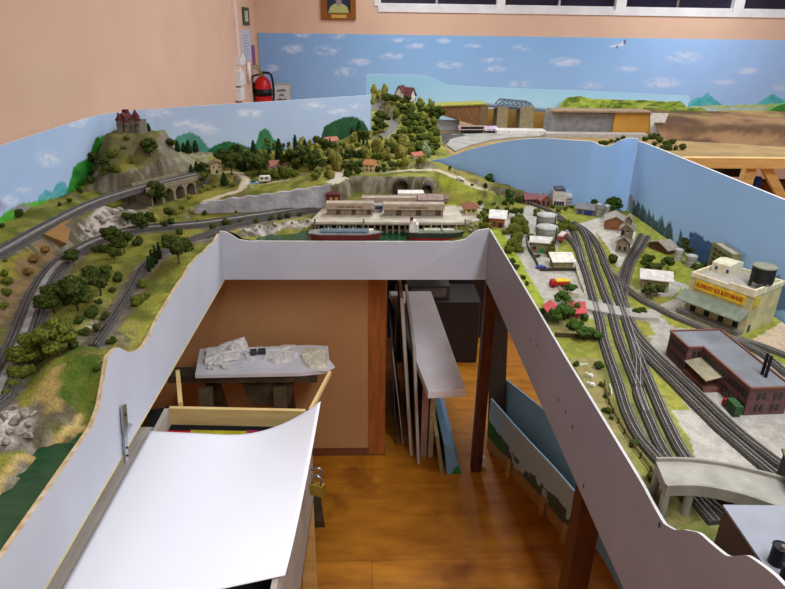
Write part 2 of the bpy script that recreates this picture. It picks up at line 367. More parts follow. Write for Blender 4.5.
cz([(62, 244, 1.152), (20, 290, 1.18), (40, 262, 1.17), (100, 222, 1.17), (128, 212, 1.168), (145, 208, 1.145), (162, 207, 1.142), (180, 206, 1.14), (155, 215, 1.142), (70, 222, 1.19), (120, 240, 1.145), (120, 265, 1.145), (80, 275, 1.15), (165, 235, 1.14)])
cy([(106, 142, 2.66), (128, 128, 2.74), (146, 131, 2.74), (111, 131, 2.70), (158, 139, 2.77), (140, 146, 2.67), (120, 150, 2.63), (107, 152, 2.6), (152, 138, 2.76), (110, 172, 2.55), (140, 166, 2.6), (92, 186, 2.45), (165, 152, 2.78), (198, 156, 2.9), (192, 172, 2.72), (216, 176, 2.8), (170, 175, 2.66)])
CP += [(-1.19, 2.45, 1.2), (-1.19, 2.6, 1.2), (-1.19, 2.7, 1.21), (-1.15, 2.5, 1.21)]
cy([(88, 193, 2.38), (98, 186, 2.44), (104, 176, 2.5)])
for u, v in ((165, 150), (185, 153), (215, 154), (240, 155), (265, 154), (290, 150), (310, 146), (335, 144), (355, 142)):
    r_ = ray(u, v); lo_ = 2.6
    while lo_ < 3.9 and lo_ < np.interp(r_[0]/r_[1]*lo_, [-1.2, -1.16, -1.06, -.9, -.012], [2.74, 2.84, 2.96, 3.1, 3.735])-.03: lo_ += .01
    CP.append(tuple(Py(u, v, lo_)))
cy([(262, 186, 2.66), (300, 172, 2.8), (330, 178, 2.64), (348, 170, 2.8), (248, 190, 2.6), (250, 160, 3.0), (300, 156, 3.1), (350, 150, 3.35), (370, 140, 3.7), (400, 150, 3.4), (270, 182, 2.75), (215, 195, 2.5), (240, 205, 2.46), (330, 186, 2.58), (280, 192, 2.52), (355, 132, 3.62)])
cy([(380, 110, 4.2), (376, 95, 4.6), (405, 97, 4.55), (435, 100, 4.65), (430, 128, 4.1), (415, 145, 3.6), (437, 150, 3.7), (448, 148, 4.0), (440, 130, 4.6)])
cy([(370, 176, 2.86), (400, 170, 2.86), (430, 166, 2.84), (460, 177, 2.72), (478, 184, 2.66), (492, 190, 2.6), (455, 195, 2.55), (450, 205, 2.5), (410, 160, 3.0), (385, 165, 2.95)])
cz([(300, 232, 1.085), (270, 233, 1.085), (245, 234, 1.085), (240, 226, 1.115), (290, 222, 1.12), (325, 216, 1.128), (345, 200, 1.13), (345, 196, 1.13), (390, 196, 1.13), (440, 198, 1.13), (500, 215, ZR), (520, 210, ZR), (540, 205, ZR), (500, 230, ZR-.004), (470, 222, ZR), (480, 212, ZR), (505, 202, 1.138), (330, 205, 1.13)])
CP += [(.43, 2.2, 1.125), (.5, 2.3, 1.126), (.6, 2.4, 1.126), (.7, 2.3, 1.126), (-.1, 2.17, 1.08), (.2, 2.17, 1.08), (-.4, 2.17, 1.085), (.1, 2.3, 1.09), (-.2, 2.3, 1.09), (.36, 2.2, 1.1), (.36, 2.5, 1.13), (0, 2.5, 1.13), (.2, 2.62, 1.13)]
CP += [(.28, 3.1, 1.2), (.4, 4.8, 1.1), (.1, 4.9, 1.36), (-.05, 4.9, 1.36)]
CPa = np.array(CP)
def tps_fit(P, lam=2e-4):
    n = len(P); d = np.hypot(P[:, None, 0]-P[None, :, 0], P[:, None, 1]-P[None, :, 1]); K = np.where(d > 0, d, 0)
    A = np.zeros((n+3, n+3)); A[:n, :n] = -K+np.eye(n)*lam*20; A[:n, n] = 1; A[:n, n+1:] = P[:, :2]; A[n:, :n] = A[:n, n:].T
    return np.linalg.solve(A, np.concatenate([P[:, 2], [0, 0, 0]]))
WT = tps_fit(CPa)
def rawz(x, y):
    x = np.asarray(x, float); y = np.asarray(y, float); sh = x.shape; x = x.ravel(); y = y.ravel(); out = np.zeros(len(x))
    for i in range(0, len(x), 20000):
        d = np.hypot(x[i:i+20000, None]-CPa[None, :, 0], y[i:i+20000, None]-CPa[None, :, 1])
        out[i:i+20000] = -(d@WT[:len(CPa)])+WT[-3]+WT[-2]*x[i:i+20000]+WT[-1]*y[i:i+20000]
    return out.reshape(sh)
wallA = Pz(194, 212, 1.128); wallB = Pz(331, 208.5, 1.128)
ROADS = [  # (polyline x,y,z ; half width)
    ([tuple(Py(u, v, y)) for u, v, y in ((377, 104, 4.45), (376, 110, 4.3), (386, 116, 4.25), (394, 124, 4.1), (392, 130, 3.9), (382, 136, 3.75), (368, 141, 3.6))], .03),
    ([tuple(Py(u, v, y)) for u, v, y in ((385, 172, 2.86), (410, 170, 2.84), (437, 170, 2.82), (455, 177, 2.74), (475, 187, 2.66), (495, 195, 2.62), (520, 204, 2.6))], .022),
    ([tuple(Py(u, v, y)) for u, v, y in ((226, 172, 2.85), (240, 173, 2.8), (246, 180, 2.66), (240, 190, 2.56), (222, 196, 2.5), (205, 201, 2.44))], .02),
    ([tuple(Py(u, v, y)) for u, v, y in ((338, 172, 2.8), (340, 178, 2.68), (334, 182, 2.63))], .03),
    ([tuple(Py(u, v, y)) for u, v, y in ((300, 178, 2.75), (280, 181, 2.72), (262, 184, 2.7), (246, 184, 2.62))], .014)]
def terr(x, y):
    z = rawz(x, y)
    rough = fbm(x*9, y*9, 3)-.5; fine = fbm(x*34, y*34, 5)-.5
    dT = np.full(z.shape, 9.)
    for T, w in ((T1, .045), (T2, .045), (T3, .034)):
        d, tz = segdist(x, y, T); dT = np.minimum(dT, d/w)
        k = 1-smooth(1.0, 2.0, d/w); z = z*(1-k)+(tz-.008)*k
    amp = smooth(1.0, 2.4, dT)
    for R, w in ROADS:
        d, tz = segdist(x, y, R); k = 1-smooth(w, w*2, d); z = z*(1-k)+tz*k; amp = amp*smooth(w*.9, w*1.8, d)
    hill = smooth(1.13, 1.22, z)
    quay = smooth(-.3, -.22, x)*(1-smooth(.4, .5, x))*(1-smooth(2.66, 2.74, y))*smooth(2.0, 2.1, y)
    z = z+(rough*(.018+.03*hill)+fine*.010)*amp*(1-quay)
    # retaining wall step
    d = (wallB-wallA); n = Vector((-d.y, d.x)).normalized(); s = (x-wallA.x)*n.x+(y-wallA.y)*n.y; t = ((x-wallA.x)*d.x+(y-wallA.y)*d.y)/(d.x**2+d.y**2)
    m = (t > -.02) & (t < 1.02) & (s < .012) & (s > -.12); z = np.where(m, np.minimum(z, 1.122), z)
    # broad rocky castle mound
    dx_ = np.maximum(np.maximum(-1.14-x, x+.94), 0); dy_ = np.maximum(np.maximum(2.70-y, y-2.86), 0); dm = np.hypot(dx_, dy_*(1+0*y)); rm = (fbm(x*14, y*14, 77)-.5)
    top_ = 1.385-.10*np.maximum(x+1.02, 0)-2.0*np.maximum(dm+rm*.03, 0)+.010*rm
    z = np.where((top_ > z) & (y > 2.45) & (x < -.8), top_, z)
    # track bed behind, water dips
    w1 = (x > -.95) & (y < 1.08); z = np.where(w1 & (z < 1.086), np.minimum(z, 1.07), z)
    V0 = [p for p in T1[4:7]]; dv, _ = segdist(x, y, V0); z = np.where(dv < .2, np.minimum(z, 1.136+fine*.01+np.maximum(dv-.07, 0)*.45+smooth(0, .02, (y-np.interp(x, [-1.0, -.978, -.887, -.8], [2.44, 2.459, 2.618, 2.69]))-.06)*.3), z)
    tz_ = 1.13+.078*smooth(2.668, 2.705, y); m = (x > -.16) & (x < .33) & (y > 2.6) & (y < 2.78); kx = smooth(-.16, -.08, x)*(1-smooth(.24, .33, x)); z = np.where(m, np.maximum(z, z+(np.maximum(tz_, z)-z)*kx), z)
    pl_ = np.interp(y, [q[0] for q in fasL], [q[1] for q in fasL])-.004; kf = smooth(-.07, -.012, x-XL)*smooth(.985, 1.03, y)*(x < XL)*(1-smooth(YB, YB+.06, y)); z = z*(1-kf)+pl_*kf
    pb_ = np.interp(x, [q[0] for q in fasB], [q[1] for q in fasB]); z = np.where((y > YB) & (((x > XL-.01) & (x < -.46)) | ((x > .31) & (x < .44))), np.maximum(z, pb_-.006-.8*np.maximum(0, y-YB-.012)), z)
    # tunnel hill cut
    return z
YBD = lambda x: np.interp(x, [-1.2, -1.16, -1.06, -.9, -.012], [2.74, 2.84, 2.96, 3.1, 3.735])   # painted board behind the village
BB = [(1.06, 2.44), (1.0, 2.452), (.90, 2.50), (.80, 2.58), (.70, 2.66), (.55, 2.76), (.40, 2.86), (.27, 2.94)]
YBB = lambda x: np.interp(x, [p[0] for p in BB[::-1]], [p[1] for p in BB[::-1]])
gx = XL-.0088+.011*np.arange(-58, 133); gy = YB+.0095+.011*np.arange(-212, 253)
GX, GY = np.meshgrid(gx, gy); GZ = terr(GX, GY)
keep = (((GX < XL-.007) & (GY < YB+.021)) | ((GY > YB+.008) & (GX < .9)))
keep &= ~((GX < -.012) & (GY > YBD(GX)-.008)) & ~((GX > .272) & (GY > YBB(GX)-.006) & ((GY < YBB(GX)+.016) | (GX > .46)))
keep &= ~((GX > .46) & (GY > 2.93)) & ~((GX > .45) & (GY < 2.16)) & ~((GX > .80) & (GY < 2.3))
def gz(x, y):
    return float(terr(np.array([x]), np.array([y]))[0])
def interpZ(x, y):
    i = (y-gy[0])/.011; j = (x-gx[0])/.011
    if i < 0 or j < 0 or i >= len(gy)-1 or j >= len(gx)-1: return None
    i0 = int(i); j0 = int(j)
    if not (keep[i0, j0] and keep[i0+1, j0] and keep[i0, j0+1] and keep[i0+1, j0+1]): return None
    a = i-i0; c = j-j0
    return (GZ[i0, j0]*(1-c)+GZ[i0, j0+1]*c)*(1-a)+(GZ[i0+1, j0]*(1-c)+GZ[i0+1, j0+1]*c)*a
def hit(u, v, y0=.3, y1=4.9):
    r = ray(u, v); y = y0
    while y < y1:
        s = y/r[1]; x = r[0]*s; z = H+r[2]*s
        if x > XR+.012 and (y < 2.14 or x > .5):
            if z <= ZR: return Pz(u, v, ZR)
        else:
            g = interpZ(x, y)
            if g is not None and z <= g: return Vector((x, y, g))
        y += .004
    return None
# colours of the ground cover
def ground_paint(x, y, z, sl):
    n1 = fbm(x*6, y*6, 21); n2 = fbm(x*18, y*18, 31); n3 = fbm(x*60, y*60, 41)
    g1 = np.array((130, 128, 50.)); g2 = np.array((92, 98, 34.)); g3 = np.array((156, 148, 76.)); rk = np.array((140, 132, 116.)); rk2 = np.array((96, 86, 66.)); dirt = np.array((150, 122, 74.))
    c = g2+(g1-g2)*smooth(.35, .6, n2)[..., None]; c = c+(g3-c)*(smooth(.5, .7, n1)*.7)[..., None]
    k = smooth(.60, 1.05, sl+(.6*(n2-.5))); r = rk2+(rk-rk2)*smooth(.4, .62, n3)[..., None]; c = c+(r-c)*k[..., None]
    dk = smooth(.58, .72, fbm(x*11+9, y*11, 51))*.6; c = c+(np.array((86, 80, 34.))-c)*dk[..., None]
    return c, n1, n2, n3
dzx = np.gradient(GZ, .011, axis=1); dzy = np.gradient(GZ, .011, axis=0); SL = np.hypot(dzx, dzy)
C, n1, n2, n3 = ground_paint(GX, GY, GZ, SL)
PU, PV = projn(GX, GY, GZ)
def paint(mask, c, c2=None, k=1.0):
    global C
    col = np.array(c, float) if c2 is None else np.array(c, float)+(np.array(c2, float)-np.array(c, float))*smooth(.38, .62, n3)[..., None]
    kk = (np.asarray(mask, float)*k)[..., None]; C = C*(1-kk)+col*kk
def zone(poly, c, c2=None, k=1., ymin=None, ymax=None, soft=1.2):
    pts = [tuple(hit_raw(u, v))[:2] for u, v in poly]
    m = inpoly(GX+(n2-.5)*.05*soft, GY+(n3-.5)*.04*soft, pts); paint(m, c, c2, k)
def hit_raw(u, v):
    p = hit(u, v)
    return p if p is not None else Pz(u, v, 1.13)
WHITE_ROCK = ((196, 186, 176), (110, 100, 88))
zone([(80, 228), (100, 212), (125, 205), (140, 212), (150, 222), (130, 230), (100, 236), (78, 246)], *WHITE_ROCK)
zone([(135, 205), (150, 205), (150, 225), (135, 222)], *WHITE_ROCK, .7)
zone([(-5, 420), (12, 402), (30, 408), (40, 425), (22, 445), (8, 455), (-5, 460)], *WHITE_ROCK)
zone([(75, 335), (100, 315), (112, 322), (98, 340), (88, 350)], *WHITE_ROCK, .8)
zone([(66, 350), (114, 348), (108, 385), (100, 402), (88, 420), (60, 405), (62, 375)], (66, 92, 26), (92, 104, 34), .9)
zone([(48, 380), (66, 362), (62, 395), (58, 420), (44, 410)], (164, 142, 84), (146, 124, 70), .9)
zone([(78, 352), (112, 350), (110, 362), (80, 362)], (128, 116, 56), (104, 92, 44), .7)
zone([(-5, 505), (20, 462), (50, 440), (64, 424), (80, 420), (82, 432), (58, 450), (30, 470), (0, 520)], (190, 168, 108), (164, 140, 80), 1)
zone([(145, 330), (200, 262), (222, 238), (212, 258), (176, 300), (150, 345), (125, 345)], (160, 168, 66), (140, 150, 48), .9)
zone([(2, 285), (20, 262), (40, 248), (62, 246), (58, 262), (40, 268), (30, 290), (14, 330), (0, 340)], (140, 112, 78), (112, 92, 58), .9)
zone([(0, 262), (24, 245), (44, 234), (44, 246), (20, 262), (0, 285)], (144, 134, 44), (120, 112, 40), .9)
zone([(165, 165), (160, 150), (185, 142), (215, 146), (212, 170), (190, 176)], (158, 152, 132), (112, 104, 84), .75)
zone([(100, 136), (150, 134), (158, 150), (150, 168), (110, 172), (100, 180)], (118, 114, 66), (92, 90, 44), .5)
zone([(110, 128), (152, 132), (150, 140), (112, 140)], (150, 144, 112), (100, 98, 60), .5)
zone([(236, 232), (250, 226), (300, 221), (338, 214), (336, 222), (300, 228), (250, 234)], (206, 200, 190), (130, 126, 118), .9)
zone([(333, 190), (400, 186), (440, 186), (470, 200), (440, 205), (400, 198), (340, 200)], (84, 74, 52), (116, 100, 66), .8)
zone([(440, 176), (470, 186), (480, 200), (466, 210), (440, 205)], (150, 152, 42), (120, 122, 40), .7)
for T, w in ((T1, .043), (T2, .045), (T3, .032)):
    d, _ = segdist(GX, GY, T); paint((d < w+(n3-.5)*.02), (122, 112, 96), (96, 88, 74))
d, _ = segdist(GX, GY, T2); paint((d < .014), (160, 158, 152))
for R, w in ROADS:
    d, _ = segdist(GX, GY, R); paint(d < w*.8, (190, 178, 150) if w != .03 else (128, 122, 116))
d, _ = segdist(GX, GY, ROADS[0][0]); paint(d < .028, (112, 110, 108))
d, _ = segdist(GX, GY, ROADS[3][0]); paint(d < .03, (196, 186, 164))
# sparse quay / yard ground
zone([(335, 205), (480, 205), (478, 222), (460, 226), (310, 226)], (186, 178, 160), (170, 162, 146), 1)
yard = [(500, 205), (530, 202), (590, 225), (560, 240), (515, 240), (490, 226), (486, 214)]
mGround = vmat('scenic_ground', .95, 190, .5, .005, 160)
ter = gridmesh('scenery_ground', np.stack([GX, GY, GZ], -1).reshape(-1, 3), len(gy), len(gx), linA(C).reshape(-1, 3), mGround, keep.ravel())
tag(ter, 'sculpted grassy and rocky hillside scenery along the left side and far end', 'landscape')

# ---------------------------------------------------------------- flat town ground on the right
rx = np.arange(XR+.008, 1.066, .005); ry = np.arange(-.2, 2.62, .005)
RXg, RYg = np.meshgrid(rx, ry)
rz = np.full(RXg.shape, ZR)+.0015*(fbm(RXg*30, RYg*30, 8)-.5)
n1 = fbm(RXg*6, RYg*6, 21); n2 = fbm(RXg*18, RYg*18, 31); n3 = fbm(RXg*70, RYg*70, 41)
g1 = np.array((132, 132, 64.)); g2 = np.array((104, 108, 50.)); g3 = np.array((154, 148, 94.))
C = g2+(g1-g2)*smooth(.35, .6, n2)[..., None]; C = C+(g3-C)*(smooth(.48, .66, n1)*.6)[..., None]
def gpoly(poly, c, c2=None, k=1., j=.0035):
    pts = [tuple(Pz(u, v, ZR))[:2] for u, v in poly]; paint(inpoly(RXg+(n2-.5)*j*2, RYg+(n3-.5)*j*2, pts), c, c2, k)
CONC = ((176, 171, 158), (160, 155, 144))
gpoly([(440, 190), (640, 205), (700, 240), (850, 330), (850, 520), (740, 500), (690, 440), (640, 400), (600, 320), (560, 330), (500, 250), (480, 215)], (146, 148, 58), (126, 130, 50))
# yards and roads
gpoly([(498, 224), (530, 212), (562, 236), (556, 252), (580, 262), (590, 302), (606, 306), (604, 320), (575, 318), (548, 318), (530, 285), (512, 250)], *CONC)
gpoly([(495, 205), (520, 200), (545, 212), (560, 226), (572, 232), (560, 240), (520, 232), (500, 224)], *CONC)
gpoly([(572, 226), (600, 217), (632, 222), (636, 232), (628, 262), (618, 268), (606, 250), (590, 232)], (196, 190, 176), (178, 172, 158))
gpoly([(578, 300), (620, 308), (657, 313), (676, 300), (686, 286), (676, 274), (694, 278), (720, 300), (700, 308), (672, 322), (656, 326), (620, 318), (578, 312)], *CONC)
gpoly([(700, 262), (684, 272), (640, 282), (640, 300), (674, 296)], *CONC)
gpoly([(655, 335), (690, 320), (740, 345), (785, 365), (830, 390), (850, 480), (785, 490), (700, 430), (640, 350)], *CONC)
gpoly([(668, 404), (700, 410), (724, 432), (790, 480), (790, 510), (745, 500), (700, 470), (690, 440)], *CONC)
gpoly([(752, 340), (785, 320), (830, 340), (830, 370), (785, 352)], (206, 182, 150), (190, 168, 140))
gpoly([(596, 299), (618, 303), (641, 312), (657, 306), (678, 297), (684, 291), (678, 284), (668, 281), (672, 276), (694, 276), (702, 300), (692, 311), (676, 317), (668, 326), (690, 326), (674, 337), (670, 346), (660, 346), (645, 334), (626, 320), (598, 313)], *CONC)
GR = ((150, 147, 62), (128, 130, 56))
gpoly([(655, 374), (666, 378), (692, 410), (668, 410)], *GR); gpoly([(632, 319), (648, 322), (657, 336), (642, 335)], *GR)
gpoly([(660, 316), (668, 313), (702, 330), (676, 328)], *GR); gpoly([(726, 338), (752, 352), (758, 358), (740, 352)], *GR)
gpoly([(642, 296), (676, 297), (660, 305), (646, 304)], *GR); gpoly([(596, 232), (610, 250), (620, 275), (630, 285), (622, 300), (612, 276), (604, 256)], *GR)
gpoly([(548, 318), (590, 326), (600, 350), (604, 395), (640, 470), (664, 520), (610, 430)], (142, 132, 82), (128, 118, 72))
gpoly([(556, 335), (598, 340), (602, 358), (562, 358)], (140, 138, 54), (118, 122, 48))
gpoly([(486, 228), (500, 226), (545, 302), (548, 316), (540, 315)], (150, 160, 50), (128, 140, 44))
gpoly([(640, 250), (700, 255), (704, 290), (640, 270)], (140, 146, 50), (124, 128, 46))
gpoly([(640, 476), (668, 470), (700, 520), (666, 532)], (112, 104, 58), (92, 84, 48))
# ---------------------------------------------------------------- railway tracks
mBallast = mat('track_ballast', (88, 84, 77), (66, 62, 57), 240, .95, .001, 400)
mBallastD = mat('dark_ballast', (98, 94, 90), (72, 70, 68), 240, .95, .001, 400)
mSleeper = mat('sleeper_brown', (80, 74, 68), (60, 56, 52), 90, .9)
mRail = mat('rail_steel', (164, 160, 152), (140, 135, 128), 60, .35, spec=.6); mRailD = mat('dull_rail_steel', (120, 114, 108), (92, 88, 84), 60, .4, spec=.5)
mBallastW = mat('weathered_ballast', (140, 128, 104), (112, 102, 82), 240, .95, .001, 400)
_tz = [0]; mStrip = mat('grey_centre_strip', (150, 147, 142), (128, 124, 118), 60, .9)
def ribbon(mb, path, w0, w1, z0, z1, off=0):
    """flat topped bed along path"""
    vs = []; n = len(path)
    for i, p in enumerate(path):
        d = (path[min(i+1, n-1)]-path[max(i-1, 0)]); d.z = 0; d.normalize(); r = Vector((d.y, -d.x, 0))
        for o, z in ((off-w0, z0), (off-w1, z1), (off+w1, z1), (off+w0, z0)): q = p+r*o; vs.append((q.x, q.y, p.z+z))
    fs = [(i*4+k, i*4+k+1, i*4+k+5, i*4+k+4) for i in range(n-1) for k in range(3)]+[(0, 3, 2, 1), (n*4-4, n*4-3, n*4-2, n*4-1)]
    mb.add(vs, fs)
def track(label, pts, group=None, offs=(0,), bal=mBallast, bw=.0105, clipx=None):
    path = catmull(pts, .016)
    if clipx: path = [p for p in path if clipx(p)]
    _tz[0] += 1; dz = (_tz[0] % 7)*.00035
    o = path[len(path)//2]; t = thing('railway_track', label, 'track', tuple(o), 0, group or 'railway tracks of the layout')
    path = [p-o for p in path]
    b = MB(); ribbon(b, path, max(offs)+bw+.003, max(offs)+bw, -.012, dz); b.build('ballast', bal, t)
    if len(offs) > 1:
        cs_ = MB(); ribbon(cs_, path, .0075, .007, -.004, dz+.0012); cs_.build('centre_strip', mStrip, t)
    for of in offs:
        sl = MB(); acc = 0; n = len(path)
        for i in range(n-1):
            d = path[i+1]-path[i]; L = d.length; dn = d.normalized(); dn2 = Vector((dn.x, dn.y, 0)).normalized(); r = Vector((dn2.y, -dn2.x, 0))
            while acc < L:
                c = path[i]+dn*acc+r*of+Vector((0, 0, dz+.0007)); sl.bar(c-r*.008, c+r*.008, .0026, .0012); acc += .0062
            acc -= L
        sl.build('sleepers', mSleeper, t)
        for s in (-1, 1):
            rb = MB(); ribbon(rb, path, .0006, .0005, dz+.001, dz+.0034, of+s*.0046); rb.build('rail', mRail if bal is mBallast else mRailD, t)
    return t
GH = 'hillside railway tracks'
track('uppermost curving double track high on the left hillside, crossing the arched viaduct', T1, GH, (-.02, .02), mBallastD)
track('middle double track with grey centre strip curving past the left hillside trees', T2, GH, (-.02, .02), mBallastD)
track('lowest single track curving round the grassy spur near the left fascia', T3, GH, (0,), mBallastD)
Z = ZR+.006
def TR(label, px, **k): return track(label, [tuple(Pz(u, v, Z)) for u, v in px], 'railway tracks on the town side', **k)
TR('left main track of the town side, passing the cow field fence', [(560, 219), (567, 224), (574, 232), (578.7, 246), (582, 260), (588, 278), (593, 296), (600, 320), (604, 340), (610, 359), (619, 385), (627, 411), (639, 435), (658, 458), (690, 492), (716, 522)])
TR('second track from the left on the town side, between two grassy strips', [(574, 222), (580, 228), (585.5, 236), (591, 252), (597, 271), (604, 291), (611, 309), (618.7, 337), (627, 359), (636.6, 383), (643.7, 404), (651, 423), (665, 452), (690, 484), (735, 524)])
TR('third track from the left on the town side, through the tangle of points', [(576, 224), (585, 229.5), (594, 238.7), (601, 252), (606, 266), (612.6, 281), (620, 301.5), (626.5, 320), (633, 340), (640, 358), (648, 378), (658, 402), (667.5, 423), (684, 454), (712, 488), (760, 520)])
TR('curved junction track leading from the yard towards the cream ice warehouse', [(604, 262), (609, 271), (618, 279), (631, 291), (645, 301), (660, 308), (671, 314), (700, 326), (728, 337), (758, 344), (800, 360)])
TR('weathered siding running up beside the wooden mill tower', [(648, 236), (641, 248), (632, 262), (626, 282), (623, 301), (624, 318)], bal=mBallastW)
TR('weathered siding between the mill tower and the brown warehouse', [(641, 234), (633, 250), (625, 266), (620, 285), (617, 296)], bal=mBallastW)
TR('diagonal track nearest the brick factory', [(618, 283), (627, 312), (636, 331), (656, 354), (687, 382), (738, 430), (800, 478)])
TR('diagonal track left of the pair passing the brick factory', [(616, 290), (626, 318), (634, 340), (650, 358), (674, 382), (707, 415), (724, 431), (770, 470), (800, 494)])
TR('crossover track linking the third track to the second track', [(634, 343), (638, 360), (638, 380), (639, 394), (646, 412)])
TR('short oil siding behind the red railcar', [(557, 232), (563, 232.5), (568, 237), (574, 243), (579, 252), (582, 262)])
TR('siding leaving the town at right behind the brick factory', [(722, 334), (740, 342), (763, 353), (785, 371), (800, 382)])
TR('rear track curving along the back of the town past the white house', [(505, 196), (520, 200), (540, 206), (555, 213), (566, 221), (574, 229)])
for pts in [[tuple(p) for p in [Pz(u, v, ZR) for u, v in q]] for q in (
   [(567, 224), (574, 232), (578.7, 246), (588, 278), (600, 320), (610, 359), (627, 411), (658, 458), (716, 522)],
   [(576, 224), (594, 238.7), (606, 266), (626, 320), (648, 378), (684, 454), (760, 520)],
   [(618, 283), (636, 335), (674, 382), (738, 436), (800, 485)], [(606, 266), (660, 308), (758, 344)], [(645, 236), (630, 262), (622, 301)])]:
    d, _ = segdist(RXg, RYg, pts); paint(d < .014+(n3-.5)*.012, (138, 130, 112), (112, 104, 88), .6)
tg = gridmesh('town_ground', np.stack([RXg, RYg, rz], -1).reshape(-1, 3), len(ry), len(rx), linA(C).reshape(-1, 3), vmat('town_cover', .95, 190, .2, .003, 160), ((RYg < YBB(RXg)-.004)).ravel())
tag(tg, 'flat town ground on the right with grey roads and grass patches', 'landscape')
q = [Pz(u, v, ZR) for u, v in ((579, 301), (598, 305), (618, 309), (640, 313), (657, 314.5), (658, 321), (640, 320.5), (618, 317.5), (598, 314), (579, 310))]
tag(MB().prism([(p.x, p.y) for p in q], ZR-.002, ZR+.0085).build('level_crossing', mat('crossing_road', (172, 167, 155), (158, 153, 142), 30, .9), None, tuple(q[0])), 'pale grey level crossing road strip across the three main tracks', 'crossing')
# ---------------------------------------------------------------- water
mWater = mat('sea_green_water', (22, 62, 40), (34, 78, 46), 14, .12, .0012, 60, spec=.5, stretch=(1, 3, 1))
tag(MB().add([(-.98, -.2, 1.078), (XL-.009, -.2, 1.078), (XL-.009, 1.07, 1.078), (-.98, 1.07, 1.078)], [(0, 1, 2, 3)]).build('water', mWater), 'dark green lake water beside the left fascia, bottom left', 'water', kind='stuff')
tag(MB().add([(-.52, YB+.009, 1.088), (.38, YB+.009, 1.088), (.38, 2.31, 1.088), (-.5, 2.31, 1.088)], [(0, 1, 2, 3)]).build('water', mWater), 'dark green harbour water in front of the station quay', 'water', kind='stuff')

# ---------------------------------------------------------------- painted backdrops
mPaint = vmat('painted_scenery', .7, 4, .04)
def backdrop(name, label, path, zb, zt, paintf, step=.012, t=.007, topc=(225, 222, 218), parent=None, cat='backdrop', side=1):
    """upright board along path (list of x,y), bottom zb, top zt(s,u)"""
    P = [Vector((p[0], p[1], 0)) for p in path]; S = [0]
    for a, b in zip(P[:-1], P[1:]): S.append(S[-1]+(b-a).length)
    n = int(S[-1]/step)+2; ss = np.linspace(0, S[-1], n); X = np.interp(ss, S, [p.x for p in P]); Y = np.interp(ss, S, [p.y for p in P])
    tx = np.gradient(X); ty = np.gradient(Y); L = np.hypot(tx, ty); nx = ty/L*side; ny = -tx/L*side     # towards the viewer
    T = np.array([zt(s, x, y) for s, x, y in zip(ss, X, Y)]); B = np.array([zb(s, x, y) if callable(zb) else zb for s, x, y in zip(ss, X, Y)])
    m = max(3, int((T-B).max()/step)+2); w = np.linspace(0, 1, m)[:, None]
    ZZ = B[None]*(1-w)+T[None]*w; XX = np.repeat(X[None], m, 0); YY = np.repeat(Y[None], m, 0); SS = np.repeat(ss[None], m, 0)
    U, V = projn(XX, YY, ZZ); c = paintf(U, V, SS, ZZ)
    Vv = np.stack([XX, YY, ZZ], -1).reshape(-1, 3); k = len(Vv)
    back = np.stack([X-nx*t, Y-ny*t], -1)
    ev = np.vstack([np.column_stack([X, Y, T]), np.column_stack([back, T]), np.column_stack([back, T]), np.column_stack([back, B])])
    ec = np.vstack([np.tile(linA(topc), (2*n, 1)), np.tile(linA((200, 190, 170)), (2*n, 1))])
    ef = [(i, n+i, n+i+1, i+1) for i in range(n-1)]+[(2*n+i, 3*n+i, 3*n+i+1, 2*n+i+1) for i in range(n-1)]
    o = gridmesh(name, Vv, m, n, linA(c).reshape(-1, 3), mPaint, None, parent, (ev, ef, ec))
    # end caps are parts of the same board
    b = MB()
    for i in (0, n-1): b.add([(X[i], Y[i], B[i]), (back[i][0], back[i][1], B[i]), (back[i][0], back[i][1], T[i]), (X[i], Y[i], T[i])], [(0, 1, 2, 3)])
    e = b.build('cut_end', mEdgeW, o)
    if parent is None: tag(o, label, cat)
    return o
def blend(c, m, col): return c*(1-m[..., None])+np.array(col, float)*m[..., None]
def sky(U, V, c0, c1, v0, v1):
    k = smooth(v0, v1, V); c = np.array(c0, float)*(1-k[..., None])+np.array(c1, float)*k[..., None]
    return c
def clouds(c, U, V, lst, col=(214, 222, 236), seed=3):
    for u, v, w, h in lst:
        d = ((U-u)/w)**2+((V-v)/h)**2; nn = fbm(U/5, V/2.2, seed)*1.3+fbm(U/1.7, V/1.0, seed+9)*.5
        c = blend(c, np.clip((1.25-d)*.8*smooth(.55, 1.15, nn), 0, .85), col)
    return c
def shape(c, U, V, poly, c1, c2=None, sc=4, seed=5):
    m = inpoly(U, V, poly).astype(float)
    col = np.array(c1, float)+np.zeros(U.shape+(1,))
    if c2 is not None: col = col+(np.array(c2, float)-col)*smooth(.3, .7, fbm(U/sc, V/sc, seed))[..., None]
    return c*(1-m[..., None])+col*m[..., None]
